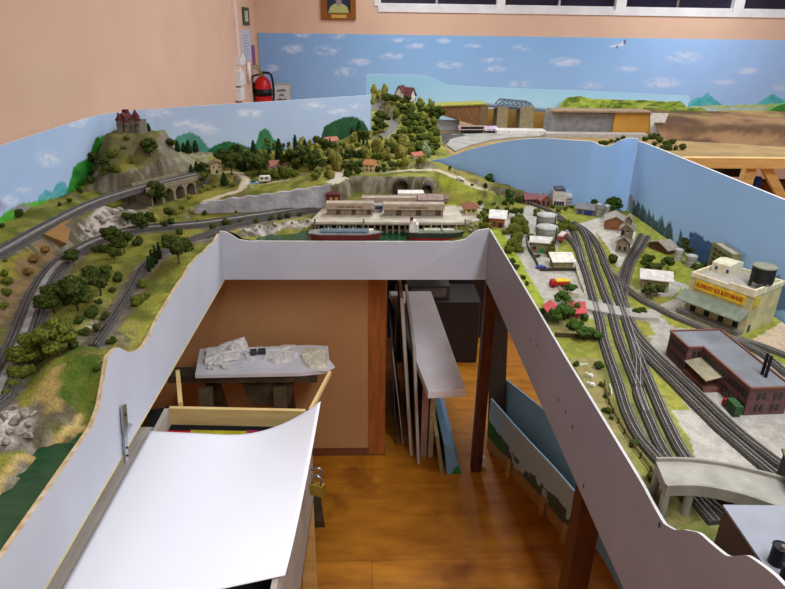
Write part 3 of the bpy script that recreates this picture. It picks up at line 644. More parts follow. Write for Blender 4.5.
# 1 main wall backdrop (room back wall)
def p_wall(U, V, S, Zz):
    c = sky(U, V, (136, 180, 222), (150, 190, 230), 34, 90)
    c = blend(c, smooth(560, 720, U)*.9, (160, 194, 236)); c = blend(c, smooth(420, 260, U)*.5, (124, 158, 204))
    c = clouds(c, U, V, [(293, 49, 12, 5), (327, 50, 14, 6), (345, 72, 12, 5), (358, 62, 14, 4), (337, 36, 9, 3), (302, 35, 9, 3), (400, 40, 10, 2.5), (416, 46, 11, 3), (443, 41, 8, 3), (391, 56, 14, 4), (450, 65, 14, 4), (473, 46, 9, 2.5), (492, 60, 13, 3), (496, 69, 12, 3), (521, 48, 10, 3.5), (565, 62, 17, 5), (518, 84, 15, 4), (272, 68, 8, 4), (684, 57, 19, 6), (626, 69, 13, 3), (662, 83, 20, 6), (748, 71, 13, 4), (724, 82, 13, 3), (590, 86, 12, 4), (780, 88, 9, 3), (770, 100, 8, 2)], (206, 216, 236))
    c = shape(c, U, V, [(609, 46.2), (613, 45), (621, 43.6), (623, 40.5), (625, 40.5), (625, 45), (618, 47), (612, 47.6)], (206, 214, 228)); c = shape(c, U, V, [(614, 47.2), (619, 45.6), (618, 48.4)], (96, 110, 160)); c = shape(c, U, V, [(622.6, 43.6), (623.4, 40), (625.6, 40), (625.2, 44.4)], (96, 90, 140))
    tq = ((70, 168, 172), (96, 186, 190))
    c = shape(c, U, V, [(686, 105), (694, 99), (699, 97), (702, 98), (706, 93), (708, 93), (714, 99), (724, 106), (724, 140), (686, 140)], *tq)
    c = shape(c, U, V, [(754, 106), (764, 99), (770, 95), (774, 94), (780, 98), (800, 108), (800, 140), (754, 140)], *tq)
    c = shape(c, U, V, [(690, 106), (730, 105), (770, 104), (800, 104), (800, 160), (690, 160)], (168, 190, 120), (188, 206, 150), 3)
    bl = ((190, 212, 208), (164, 190, 190))
    for u in range(700, 766, 6): c = shape(c, U, V, [(u, 107+u % 5*.4), (u+5, 107+u % 5*.4), (u+5, 118), (u, 118)], *bl, 1.2)
    return c
z1 = Py(522, 36.5, BY).z
backdrop('painted_backdrop', 'large sky blue backdrop with clouds and aeroplane across the back wall', [(LX+.03, BY-.012), (RX, BY-.012)], .95, lambda s, x, y: z1, p_wall, .0125, topc=(150, 180, 220))
# 2 left wall and curved corner and diagonal board
pathL = [(-1.2, -.2), (-1.2, 2.66), (-1.19, 2.76), (-1.165, 2.83), (-1.11, 2.92), (-1.03, 3.0), (-.9, 3.105), (-.012, 3.735)]
def p_left(U, V, S, Zz):
    c = sky(U, V, (176, 198, 226), (186, 206, 228), 100, 160); c = blend(c, smooth(120, 20, U)*.6, (160, 190, 230))
    c = clouds(c, U, V, [(48, 158, 14, 9), (10, 200, 10, 6), (24, 190, 9, 4), (76, 124, 9, 4), (82, 120, 8, 4), (158, 113, 14, 5), (180, 124, 9, 3), (200, 126, 12, 5), (210, 131, 11, 5), (190, 122, 8, 3), (250, 113, 16, 5), (313, 105, 15, 5), (338, 112, 12, 4), (357, 106, 8, 3), (375, 103, 6, 3)], (226, 232, 242))
    c = shape(c, U, V, [(36, 204), (40, 194), (46, 190), (52, 192), (58, 182), (64, 182), (70, 190), (84, 230), (36, 230)], (78, 164, 170), (104, 180, 186), 3)
    c = shape(c, U, V, [(66, 196), (74, 166), (88, 158), (96, 138), (112, 134), (120, 150), (120, 240), (60, 240)], (34, 112, 34), (62, 148, 48), 6)
    c = shape(c, U, V, [(-60, 228), (0, 216), (20, 204), (56, 198), (100, 190), (100, 260), (-60, 290)], (70, 150, 44), (104, 176, 62), 6)
    c = shape(c, U, V, [(14, 208), (18, 204), (24, 206), (30, 204), (31, 212), (14, 214)], (150, 140, 140))
    c = shape(c, U, V, [(-20, 196), (0, 200), (8, 206), (-2, 216), (-20, 222)], (186, 180, 200), (150, 160, 190), 2)
    c = shape(c, U, V, [(170, 146), (178, 136), (190, 132), (200, 137), (212, 152), (212, 190), (170, 190)], (74, 140, 120), (92, 156, 134), 4)
    c = shape(c, U, V, [(208, 150), (214, 146), (226, 141), (238, 143), (256, 150), (256, 190), (208, 190)], (42, 116, 70), (32, 96, 54), 5)
    c = shape(c, U, V, [(248, 150), (256, 143), (260, 131), (265, 128), (269, 131), (273, 139), (284, 145), (284, 190), (248, 190)], (66, 136, 90), (50, 116, 66), 5)
    c = shape(c, U, V, [(321, 138), (324, 127), (332, 122), (344, 117), (356, 117), (364, 122), (372, 136), (372, 200), (318, 200)], (44, 92, 58), (36, 78, 46), 6)
    return c
LT = 1.45
backdrop('painted_backdrop', 'pale blue painted backdrop with green hills behind the castle and village', pathL, 1.05, lambda s, x, y: LT, p_left, .0065)
# 3 blue board behind the town (back run and right run, rounded corner)
ztab = [((u, v)) for u, v in ((430, 160), (445, 158), (470, 149), (500, 142), (520, 139), (545, 138), (570, 139.5), (592, 141), (602, 146), (610, 145), (620, 140), (628, 138))]
pathB = [tuple(p) for p in BB[::-1]]
zx = []
for u, v in ztab:
    for k in range(60):
        y = 2.4+k*.01; p = Py(u, v, y)
        if y >= YBB(p.x): break
    zx.append((p.x, p.z))
zx.sort(); zxx = [a for a, _ in zx]; zxz = [b for _, b in zx]
def p_blue(U, V, S, Zz):
    c = sky(U, V, (154, 196, 246), (162, 203, 249), 140, 230)
    return c
def pine_row(c, U, V):
    for i in range(30):
        t = i/29; u = 634+t*62; v = 214+t*46; h = 10+12*random.random()
        if .62 < t < .7: continue
        c = shape(c, U, V, [(u-3.2, v+10), (u-2.4, v-h*.4), (u, v-h), (u+2.4, v-h*.4), (u+3.2, v+10)], (78, 106, 112) if i % 3 else (104, 136, 150), (60, 84, 92), 1.5)
    return c
def p_right(U, V, S, Zz):
    c = p_blue(U, V, S, Zz)
    for u0, u1, v in ((629, 633, 195), (631, 635, 200), (634, 639, 205)): c = shape(c, U, V, [(u0, v), (u1, v), (u1, v+40), (u0, v+30)], (140, 150, 160))
    c = pine_row(c, U, V)
    c = shape(c, U, V, [(689, 232), (697, 233), (705, 240), (714, 244), (716, 262), (716, 300), (689, 280)], (70, 104, 150), (56, 88, 130), 2)
    c = shape(c, U, V, [(741, 275), (746, 272), (747, 268), (750, 280), (760, 286), (775, 300), (775, 330), (738, 310)], (110, 136, 166), (90, 116, 146), 2)
    c = shape(c, U, V, [(774, 278), (777, 276), (779, 272), (781, 282), (790, 290), (800, 310), (774, 310)], (104, 132, 168))
    return c
backdrop('painted_backdrop', 'plain sky blue backdrop board with wavy top behind the town', pathB, 1.05, lambda s, x, y: float(np.interp(x, zxx, zxz)), p_blue, .01)
backdrop('painted_backdrop', 'tall blue backdrop board with painted pines along the right of the town', [(1.0605, 2.438), (1.07, 2.40), (1.073, 2.3), (1.073, -.2)], 1.05, lambda s, x, y: 1.413+.008*max(0, (2.4-y)), p_right, .007)
# 4 light blue sea board and field cut-out of the far bench
YF = 5.35
ys = [(366, 74), (425, 75), (432, 77), (440, 81), (448, 85), (470, 86.5), (520, 88.5), (600, 91.5), (690, 96)]
fx = [Py(u, v, YF).x for u, v in ys]; fz = [Py(u, v, YF).z for u, v in ys]
backdrop('painted_backdrop', 'light turquoise sea backdrop with curved top behind the truss bridge', [(fx[0], YF), (fx[-1], YF)], 1.0, lambda s, x, y: float(np.interp(x, fx, fz)), lambda U, V, S, Zz: sky(U, V, (156, 208, 234), (178, 220, 238), 76, 110), .015)
YG = 5.3
ys2 = [(560, 106), (563, 100), (568, 97), (580, 96), (592, 99), (606, 99), (625, 100), (645, 100), (656, 101), (668, 101.5), (681, 101), (684, 104), (688, 108), (696, 108), (700, 107), (706, 110), (711, 114), (713, 119)]
gxx = [Py(u, v, YG).x for u, v in ys2]; gzz = [Py(u, v, YG).z for u, v in ys2]
def p_field(U, V, S, Zz):
    c = np.array((150, 176, 62.))+np.zeros(U.shape+(1,)); c = c+(np.array((96, 130, 44.))-c)*smooth(.52, .66, fbm(U/6, V/2, 12))[..., None]
    c = c+(np.array((186, 200, 90.))-c)*smooth(.55, .7, fbm(U/8+4, V/1.6, 15))[..., None]
    return blend(c, ((fbm(U/9, V/1.3, 44) > .62)*.7), (84, 90, 50))
backdrop('field_cutout', 'low cut-out board painted with yellow green fields on the far bench', [(gxx[0], YG), (gxx[-1], YG)], 1.0, lambda s, x, y: float(np.interp(x, gxx, gzz)), p_field, .015, topc=(230, 226, 214))
# ---------------------------------------------------------------- buildings
def M(name, c, **k): return mat(name, c, tuple(max(0, t*.86) for t in c), k.pop('scale', 60), k.pop('rough', .85), **k)
mWinD = mat('dark_model_window', (34, 36, 40), None, 20, .3, spec=.5); mConcrete = M('model_concrete', (170, 164, 150)); mWhiteM = M('model_white', (226, 222, 212))
mCream = M('cream_render', (206, 196, 152)); mTan = M('tan_render', (170, 152, 128)); mRedTile = M('red_tile', (96, 48, 48)); mBrick = M('red_brick', (124, 70, 60), scale=120)
mGreyRoof = M('grey_felt_roof', (170, 172, 178), scale=25); mStone = M('grey_stone', (124, 117, 100), bump=.002, bscale=120); mGreenP = M('green_paint', (60, 110, 60)); mBrownW = M('brown_weathered_wood', (104, 72, 50)); mPink = M('coral_red_roof', (206, 92, 92))
mOrangeT = M('orange_tile', (190, 130, 80)); mGreyW = M('grey_weathered_wood', (136, 122, 100)); mBlueP = M('blue_paint', (52, 66, 140)); mRedP = M('red_paint', (170, 30, 34)); mYellowP = M('yellow_paint', (228, 190, 40))
mSilver = M('silver_grey_tank', (150, 150, 140)); mSage = M('sage_green_wall', (122, 138, 110)); mDkRed = M('maroon_paint', (92, 40, 34)); mKhaki = M('khaki_render', (150, 140, 92)); mOrangeB = M('orange_brick', (176, 96, 60))
def base(p, z):
    if z is None:
        q = hit(*p); return q if q is not None else Pz(p[0], p[1], ZR)
    return Pz(p[0], p[1], z)
def bld(name, label, p1, p2, vt, depth, roof='gable_x', wm=None, rm=None, z=ZR, rh=.02, ov=.006, wins=(), doors=(), cat='building', group=None, wm2=None, under=.02, h=None, ang=None, width=None):
    A = base(p1, z); B = Pz(p2[0], p2[1], A.z)
    depth = depth*(.72 if group == TG else 1); W = width or (B-A).xy.length; rz = math.atan2(B.y-A.y, B.x-A.x) if ang is None else ang
    h = h or max(.01, Py(p1[0], vt, A.y).z-A.z)*(1.2 if group == TG else 1)
    t = thing(name, label, cat, A, rz, group); D = depth
    b = MB(); rb = MB(); e = ov
    if roof == 'gable_x':
        b.extr([(0, -under), (D, -under), (D, h), (D/2, h+rh), (0, h)], 'x', 0, W)
        k = rh/(D/2)
        rb.extr([(-e, h-e*k), (D/2, h+rh), (D+e, h-e*k), (D+e, h-e*k+.003), (D/2, h+rh+.0035), (-e, h-e*k+.003)], 'x', -e, W+e)
    elif roof == 'gable_y':
        b.extr([(0, -under), (W, -under), (W, h), (W/2, h+rh), (0, h)], 'y', 0, D)
        k = rh/(W/2)
        rb.extr([(-e, h-e*k), (W/2, h+rh), (W+e, h-e*k), (W+e, h-e*k+.003), (W/2, h+rh+.0035), (-e, h-e*k+.003)], 'y', -e, D+e)
    elif roof == 'shed':
        b.extr([(0, -under), (D, -under), (D, h+rh), (0, h)], 'x', 0, W); k = rh/D
        rb.extr([(-e, h-e*k), (D+e, h+rh+e*k), (D+e, h+rh+e*k+.003), (-e, h-e*k+.003)], 'x', -e, W+e)
    elif roof == 'hip':
        b.box(0, W, 0, D, -under, h); i = min(D/2, W/2)*.98
        rb.add([(-e, -e, h), (W+e, -e, h), (W+e, D+e, h), (-e, D+e, h), (i, D/2, h+rh), (W-i, D/2, h+rh)], [(0, 1, 5, 4), (1, 2, 5), (2, 3, 4, 5), (3, 0, 4), (0, 3, 2, 1)])
    else:
        b.box(0, W, 0, D, -under, h-.004)
        rb.box(.002, W-.002, .002, D-.002, h-.0045, h-.002)
        q = .0025; pb = MB(); pb.box(0, W, 0, q, h-.004, h+.001); pb.box(0, W, D-q, D, h-.004, h+.001); pb.box(0, q, q, D-q, h-.004, h+.001); pb.box(W-q, W, q, D-q, h-.004, h+.001)
        pb.build('parapet', wm2 or wm, t)
    b.build('walls', wm, t); rb.build('roof', rm, t)
    openings(t, W, D, h, wins, 'window', mWinD); openings(t, W, D, h, doors, 'door', mWinD)
    return t, W, D, h
def openings(t, W, D, h, lst, nm, m0):
    for o in lst:
        f, x, zf, w, hh = o[:5]; m = o[5] if len(o) > 5 else m0; e = .0012
        z0 = zf*h; b = MB()
        if f == 'f': b.box(x*W-w/2, x*W+w/2, -e, .001, z0, z0+hh)
        elif f == 'b': b.box(x*W-w/2, x*W+w/2, D-.001, D+e, z0, z0+hh)
        elif f == 'l': b.box(-e, .001, x*D-w/2, x*D+w/2, z0, z0+hh)
        else: b.box(W-.001, W+e, x*D-w/2, x*D+w/2, z0, z0+hh)
        b.build(nm, m, t)
def row(f, n, zf, w, h, a=.1, b=.9): return [(f, a+(b-a)*(i+.5)/n, zf, w, h) for i in range(n)]
HG = 'model buildings of the village'; TG = 'model buildings of the town'

# --- hillside houses
bld('house', 'small cream two storey house with dark door on the left village hillside', (211, 174), (223, 173), 165, .04, 'gable_y', M('pale_yellow_render', (226, 214, 160)), M('brown_tile', (140, 110, 90)), None, .012, wins=[('f', .28, .6, .006, .008), ('f', .72, .6, .006, .008)], doors=[('f', .5, .0, .009, .016)], group=HG)
bld('house', 'low red tiled house half hidden by trees above the white caravan', (268, 172), (289, 170), 166, .05, 'gable_x', M('pale_wall', (196, 180, 150)), M('rose_tile', (170, 110, 92)), None, .016, wins=row('f', 3, .3, .008, .01), group=HG)
bld('house', 'small pinkish roofed house below the painted round green hill', (327, 145), (338, 144), 141, .05, 'gable_x', M('pale_wall_plaster', (190, 180, 140)), M('pink_tile', (178, 116, 96)), None, .014, wins=row('f', 2, .3, .008, .008), group=HG)
bld('house', 'cream hillside house with orange tiled roof above the tunnel cutting', (364, 172), (374, 173), 164, .045, 'gable_x', M('yellow_cream', (222, 202, 150)), mOrangeT, None, .016, wins=[('f', .3, .2, .008, .010), ('f', .7, .2, .008, .010), ('f', .3, .65, .007, .008), ('f', .7, .65, .007, .008), ('r', .5, .5, .008, .01)], group=HG)
t, W_, D_, h_ = bld('villa', 'red roofed villa with steep gables at the top of the far wooded hill', (396, 97), (410, 98), 94, .07, 'gable_x', mWhiteM, mRedTile, None, .045, .01, wins=row('f', 3, .3, .01, .014), group=HG)
b = MB(); b.extr([(W_*.1, 0), (W_*.55, 0), (W_*.55, h_+.015), (W_*.33, h_+.05), (W_*.1, h_+.015)], 'y', -.02, .04); b.build('gable_wing', mWhiteM, t)
b = MB(); b.extr([(W_*.06, h_+.01), (W_*.33, h_+.055), (W_*.6, h_+.01), (W_*.6, h_+.014), (W_*.33, h_+.061), (W_*.06, h_+.014)], 'y', -.026, .045); b.build('wing_roof', mRedTile, t)
bld('cottage', 'tiny orange roofed cottage by the sea board right of the wooded hill', (414, 159), (423, 158), 156, .04, 'gable_x', mWhiteM, M('orange_red_tile', (176, 104, 84)), None, .012, group=HG)
# caravan, cars
def car(name, label, u, v, L, ang, body, top, z=None, cat='car', roofh=.6, grp='model road vehicles'):
    p = base((u, v), z); t = thing(name, label, cat, p+Vector((0, 0, .001)), ang, grp); w = L*.42; hh = L*.2
    b = MB(); b.extr([(-L/2, hh*.25), (L/2, hh*.25), (L/2, hh*.9), (L*.3, hh), (-L*.42, hh), (-L/2, hh*.85)], 'y', -w/2, w/2); b.build('body', body, t, bevel=L*.02)
    c = MB(); c.extr([(-L*.36, hh), (L*.2, hh), (L*.1, hh*(1+roofh)), (-L*.28, hh*(1+roofh))], 'y', -w*.43, w*.43); c.build('cabin', top, t)
    for sx in (-.3, .3):
        for sy in (-1, 1):
            wv = MB(); wv.tube([(sx*L, sy*w*.5, hh*.28), (sx*L, sy*w*.38, hh*.28)], hh*.34, 10, False); wv.build('wheel', mBlack, t)
    return t
t = thing('caravan', 'white touring caravan parked on the hillside track', 'caravan', hit(265, 183)+Vector((0, 0, .002)), .15, 'model road vehicles')
MB().extr([(-.024, .006), (.024, .006), (.027, .018), (.022, .03), (-.022, .03), (-.027, .018)], 'y', -.012, .012).build('body', mWhiteM, t, bevel=.002)
for x in (-.012, .008): MB().box(x-.006, x+.006, -.0128, -.011, .017, .025).build('window', mWinD, t)
for s in (-1, 1): MB().tube([(0, s*.011, .005), (0, s*.007, .005)], .005, 10, False).build('wheel', mBlack, t)
car('car', 'pale blue car standing beside the white caravan', 254, 184, .04, .15, M('pale_blue', (150, 190, 214)), mWinD)
car('car', 'white car driving on the sloping road above the tunnels', 460, 180.5, .045, -.5, mWhiteM, mWhiteM)
# --- castle
cb = Py(131, 128.5, 2.74); gzc = interpZ(cb.x, cb.y) or cb.z
t_castle = t = thing('castle', 'small grey stone castle with maroon conical towers on the hilltop', 'castle', (cb.x, cb.y, min(gzc, cb.z)-.004), -.15)
mm = 2.74/610*1.03
def ct(x, y, r, h, rh, nm='tower'):
    c = MB().cyl(x, y, r, -.02, h, 14).build(nm, mStone, t); MB().lathe([(r*1.22, h-.002), (r*1.22, h), (r*.5, h+rh*.55), (0, h+rh)], 14, (x, y)).build('cone_roof', mRedTile, c)
    for k in (-1.2, -1.9):
        MB().box(x+r*math.cos(k)-.003, x+r*math.cos(k)+.003, y+r*math.sin(k)-.0015, y+r*math.sin(k)+.003, h*.55, h*.75).build('slit_window', mWinD, c)
MB().box(-.058, .058, -.015, .05, -.03, .058).build('keep_wall', mStone, t)
MB().extr([(-.06, .058), (.0, .058), (-.03, .092)], 'y', -.018, .052).build('keep_roof', mRedTile, t)
ct(-.042, -.018, .018, .060, .034); ct(.046, -.01, .014, .060, .032); ct(.024, .016, .017, .072, .038); ct(-.008, -.022, .013, .052, .028)
MB().box(-.046, -.022, .02, .044, .05, .102).build('chimney_tower', mDkRed, t); MB().box(-.062, -.054, .0, .008, .0, .09).build('turret', mStone, t)
for x in (-.02, -.005, .012, .03): MB().box(x-.003, x+.003, -.0165, -.014, .02, .034).build('window', mWinD, t)
t_castle.scale = (.88, .88, .88)
# --- viaduct under the top track
mVia = M('pale_concrete', (150, 138, 110)); pa = [Vector(p) for p in T1]
path = catmull(T1, .01); sel = [p for p in path if 140 < projn(p.x, p.y, p.z)[0] < 186]
A = sel[0]; B = sel[-1]; d = (B-A); d.z = 0; L = d.length; d.normalize()
t = thing('viaduct', 'pale arched railway viaduct carrying the top double track on the left hillside', 'bridge', (A.x, A.y, A.z), math.atan2(d.y, d.x))
na = 4; zb = -.078
prof = []; w = L/na
cross = []
b = MB(); y0 = -.056; y1 = .056
for i in range(na):
    x0 = i*w; r = w*.40; cx = x0+w/2; zs = -.018-r
    arc = [(cx-r*math.cos(PI*k/10), zs+r*math.sin(PI*k/10)) for k in range(11)]
    ring = [(x0, zb), (cx-r, zb)]+arc+[(cx+r, zb), (x0+w, zb)]; top = [(p[0], -.009) for p in ring]
    n = len(ring)
    for yy in (y0, y1):
        vs = [(p[0], yy, p[1]) for p in ring]+[(p[0], yy, p[1]) for p in top]; b.add(vs, [(k, k+1, n+k+1, n+k) for k in range(n-1)])
    vs = [(p[0], y0, p[1]) for p in ring]+[(p[0], y1, p[1]) for p in ring]; b.add(vs, [(k, k+1, n+k+1, n+k) for k in range(n-1)])
b.add([(0, y0, -.009), (L, y0, -.009), (L, y1, -.009), (0, y1, -.009)], [(0, 1, 2, 3)])
b.build('arches', mVia, t); MB().box(-.02, L+.01, y0-.004, y0+.003, -.012, .007).build('parapet', mVia, t); MB().box(0, L, y1-.003, y1+.004, -.012, .007).build('parapet', mVia, t)
# --- retaining wall and left wooden wall
wa = Vector((wallA.x, wallA.y, 1.115)); wb = Vector((wallB.x, wallB.y, 1.115)); dd = wb-wa; Lw = dd.length
t = thing('retaining_wall', 'long grey plaster retaining wall behind the curved hillside tracks', 'wall', wa, math.atan2(dd.y, dd.x))
ns = 40; tp = [np.interp(k/ns, [0, .05, .25, .55, .85, 1], [.012, .045, .062, .078, .1, .112]) for k in range(ns+1)]
b = MB(); vs = []
for yy in (-.004, .012):
    vs += [(Lw*k/ns, yy+(.006 if yy < 0 else .014)*0, 0) for k in range(ns+1)]+[(Lw*k/ns, yy+.006, tp[k]+.003*math.sin(k*1.3)) for k in range(ns+1)]
n = ns+1; fs = []
for k in range(ns): fs += [(k, k+1, n+k+1, n+k), (n+k, n+k+1, 3*n+k+1, 3*n+k), (2*n+k, 3*n+k, 3*n+k+1, 2*n+k+1)]
fs += [(0, n, 3*n, 2*n), (ns, 2*n+ns, 3*n+ns, n+ns)]
b.add(vs, fs).build('wall_face', mat('plaster_rock_wall', (186, 186, 188), (150, 150, 154), 16, .9, .006, 50, detail=8), t)
q = [hit(48, 235), hit(68, 243), hit(75, 218), hit(52, 226)]
a1 = Pz(50, 232, 1.18); a2 = Pz(66, 243, 1.155); a3 = Pz(74, 213, 1.2)
b = MB(); A_ = Px(68, 243, a2.x)
pts = [hit(44, 234), hit(67, 244), hit(74, 215)]; pts = [p+(Vector((0, 0, H))-p).normalized()*.03 for p in pts]
nn = (pts[1]-pts[0]).cross(pts[2]-pts[0]).normalized()
if nn.x < 0: nn = -nn
pts = [p for p in pts]
b.add([tuple(p) for p in pts]+[tuple(p-nn*.02) for p in pts], [(0, 1, 2), (5, 4, 3), (0, 3, 4, 1), (1, 4, 5, 2), (2, 5, 3, 0)])
tag(b.build('retaining_board', M('brown_plain_board', (150, 112, 62), scale=10), None, tuple(pts[0])), 'brown triangular retaining board below the top track on the left', 'wall')
# --- tunnel portals
mPortal = mat('dark_stone_portal', (70, 64, 54), (50, 46, 40), 80, .9, .002, 120); mVoid = mat('tunnel_black', (6, 6, 6), None, 5, 1)
for (u, v, r, lab) in ((402, 197, .023, 'larger dark tunnel portal in the hill behind the station'), (427, 196, .015, 'smaller dark tunnel portal at the right of the tunnel hill')):
    p = Py(u, v, 2.66); p.z = 1.13
    f = (1.0, 0); t = thing('tunnel_portal', lab, 'tunnel', (p.x, p.y-.005, p.z), .02)
    sh = .048 if r > .02 else .038
    arc = [(r*math.cos(PI*k/12), sh+r*math.sin(PI*k/12)) for k in range(13)]; inn = [(r, 0)]+arc+[(-r, 0)]
    R2 = r*1.3; out = [(R2*1.25, -.0)]+[(R2*math.cos(PI*k/12)*(1.15 if k in (0, 12) else 1.05), sh+R2*math.sin(PI*k/12)) for k in range(13)]+[(-R2*1.25, 0)]
    n = len(inn); vs = [(x, -.012, z) for x, z in inn]+[(x, -.004, z) for x, z in out]+[(x, .02, z) for x, z in inn]+[(x, .02, z) for x, z in out]
    fs = [(k, k+1, n+k+1, n+k) for k in range(n-1)]+[(k, 2*n+k, 2*n+k+1, k+1) for k in range(n-1)]+[(n+k, n+k+1, 3*n+k+1, 3*n+k) for k in range(n-1)]
    MB().add(vs, fs).build('stone_arch', mPortal, t)
    vs = [(x*.995, -.009, z) for x, z in inn]+[(x, .12, z) for x, z in inn]; b = MB(); b.add(vs, [(k, n+k, n+k+1, k+1) for k in range(n-1)]+[tuple(range(n, 2*n))]); b.build('bore', mVoid, t)
# --- signal tower
bld('signal_cabin', 'maroon wooden signal cabin standing left of the station roofs', (326.5, 209), (340, 209), 194.5, .03, 'hip', mDkRed, M('dark_red_roof', (100, 46, 38)), 1.13, .01, .004, wins=[('f', .35, .6, .012, .012, M('signal_glass', (190, 150, 80))), ('f', .75, .6, .012, .012, M('signal_glass_amber', (190, 150, 80)))], group='station buildings')

# --- station quay, warehouses, ships
QZ = 1.134; qa = Pz(312, 221, QZ); qb = Pz(467, 221, QZ); yq = qa.y-.012
t = thing('quay_deck', 'long pale concrete quay on timber piles along the harbour', 'quay', (qa.x, yq, QZ))
Wq = qb.x-qa.x; back = Pz(330, 207, QZ).y-yq
MB().prism([(-.004, 0), (Wq, 0), (Wq+.05, .03), (Wq+.06, back), (.03, back), (0, .05)], -.009, 0).build('deck', M('quay_concrete', (196, 186, 166), scale=20), t)
MB().box(0, Wq, .004, .012, -.014, -.0085).build('edge_beam', mGreyW, t)
npile = 26
for i in range(npile): MB().box(Wq*i/(npile-1)-.0035, Wq*i/(npile-1)+.0035, .006, .014, -.055, -.013).build('pile', mGreyW, t)
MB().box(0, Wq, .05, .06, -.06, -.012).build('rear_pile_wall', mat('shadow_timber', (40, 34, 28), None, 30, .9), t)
for i in (.02, .33, .66, .985): MB().box(Wq*i-.003, Wq*i+.003, -.004, .004, -.05, .012).build('mooring_post', mGreyW, t)
mTan2 = M('tan_warehouse', (176, 158, 134)); mTanR = M('tan_roof', (178, 164, 146), scale=30); mTanD = M('faded_brown_wall', (150, 130, 110)); mFade = M('faded_lettering', (112, 92, 72))
def ware(label, u0, u1, v, vt, vtop, txt, dep=.035):
    A_ = Pz(u0, v, QZ); B_ = Pz(u1, v, QZ); W = B_.x-A_.x; h = Py(u0, vt, A_.y).z-QZ; h2 = Py(u0, vtop, A_.y).z-QZ
    t = thing('warehouse', label, 'building', (A_.x, A_.y, QZ), 0, 'station buildings')
    MB().box(0, W, 0, dep, 0, h).build('walls', mTanD, t); MB().box(-.004, W+.004, -.008, dep, h, h2).build('fascia_sign', mTan2, t); MB().box(-.002, W+.002, -.004, dep, h2, h2+.003).build('roof', mTanR, t)
    nb = 6
    for i in range(nb):
        MB().box(W*(i+.2)/nb, W*(i+.75)/nb, -.0015, .001, .003, h*.92).build('loading_door', (M('sage_door', (128, 126, 106)), M('dark_door', (76, 68, 56)))[i % 2], t)
    rn = random.Random(len(label)); x = W*.22        # weathered, illegible lettering strokes along the fascia sign
    lt = MB()
    while x < W*.74:
        sw = rn.uniform(.003, .006); lt.add([(x, -.0088, h+(h2-h)*.3), (x+sw, -.0088, h+(h2-h)*.3), (x+sw*.9, -.0088, h+(h2-h)*.72), (x+sw*.2, -.0088, h+(h2-h)*.72)], [(0, 1, 2, 3)]); x += sw+rn.choice((.002, .002, .006))
    lt.build('faded_lettering', mFade, t)
    return t
ware('long tan station warehouse at the left of the quay', 327, 373, 215, 208.8, 203.5, '')
ware('long tan station warehouse at the right of the quay', 384, 443, 216, 209.5, 204.6, '')
t, W_, D_, h_ = bld('station_shed', 'low tan flat roofed shed between the two quay warehouses', (362, 206), (420, 206), 198.0, .05, 'flat', mTan2, mTanR, QZ, group='station buildings')
bld('station_shed', 'faded brown clerestory shed at the right end of the station', (419, 207), (442, 207), 199.5, .05, 'gable_x', mTanD, M('faded_mauve_roof', (158, 138, 124)), QZ, .012, group='station buildings')
bld('station_shed', 'small blue fronted office between the quay warehouses', (374, 212), (383, 212), 205, .04, 'flat', M('grey_blue_wall', (150, 160, 166)), mTanR, QZ, wins=[('f', .5, .4, .026, .012)], group='station buildings')
t = thing('station_canopy', 'white flat platform canopy in front of the tunnel portals', 'canopy', (Pz(398, 200, QZ).x, 2.56, QZ), 0)
wc = Py(424, 195, 2.56).x-Py(398, 195, 2.56).x; hc = Py(398, 196, 2.56).z-QZ
MB().box(0, wc, 0, .06, hc, hc+.012).build('canopy_roof', mWhiteM, t)
for x in (.01, wc-.01): MB().box(x-.003, x+.003, .02, .026, 0, hc).build('canopy_post', mGreyW, t)
bld('brown_shed', 'grey brown shed right of the white station canopy', (424, 203), (447, 203), 198.5, .05, 'gable_x', M('grey_brown_wall', (150, 138, 124)), M('grey_brown_roof', (128, 112, 96)), QZ, .012, group='station buildings')
def hull(mb, L, Bm, z0, z1, fl=.82, n=14):
    """boat hull between heights; pointed bow at +x, rounded stern"""
    def out(k):
        pts = []
        for i in range(n+1):
            x = -L/2+L*i/n; q = i/n; w = Bm/2*min(1, (1-max(0, (q-.72)/.28)**1.8))*min(1, (.55+.45*min(1, q/.12))); pts.append((x*k, w*k))
        return pts+[(x, -w) for x, w in reversed(pts)]
    a = out(fl); b = out(1.0); m = len(a)
    mb.add([(x, y, z0) for x, y in a]+[(x, y, z1) for x, y in b], [(i, (i+1) % m, m+(i+1) % m, m+i) for i in range(m)]+[tuple(range(m))[::-1], tuple(range(m, 2*m))])
# ferry barge
pa_ = Pz(346, 236.5, 1.09); L1 = Pz(382, 237, 1.09).x-Pz(310, 237, 1.09).x
t = thing('barge', 'long red hulled harbour barge with grey blue deck cover', 'boat', (pa_.x, 2.192, 1.088), 0, 'boats in the harbour')
b = MB(); hull(b, L1, .062, 0, .021, .94); b.build('hull', M('dull_red_hull', (112, 38, 36)), t)
b = MB(); hull(b, L1*1.02, .066, .021, .025, .98); b.build('gunwale', M('grey_white_rail', (140, 142, 138)), t)
MB().box(-L1*.34, L1*.3, -.02, .02, .025, .032).build('deck_cover', M('grey_blue_cover', (98, 116, 124)), t)
MB().box(L1*.32, L1*.38, -.012, .012, .023, .034).build('wheelhouse', mWhiteM, t)
for x in (-.12, -.04, .05): MB().cyl(L1*x*2, 0, .0015, .03, .046, 6).build('mast', mWhiteM, t)
pa_ = Pz(435, 237, 1.09); L2 = Pz(463, 237, 1.09).x-Pz(406, 237, 1.09).x
t = thing('cargo_ship', 'dark green cargo ship with red waterline and white bridge at the stern', 'boat', (pa_.x, 2.192, 1.088), 0, 'boats in the harbour')
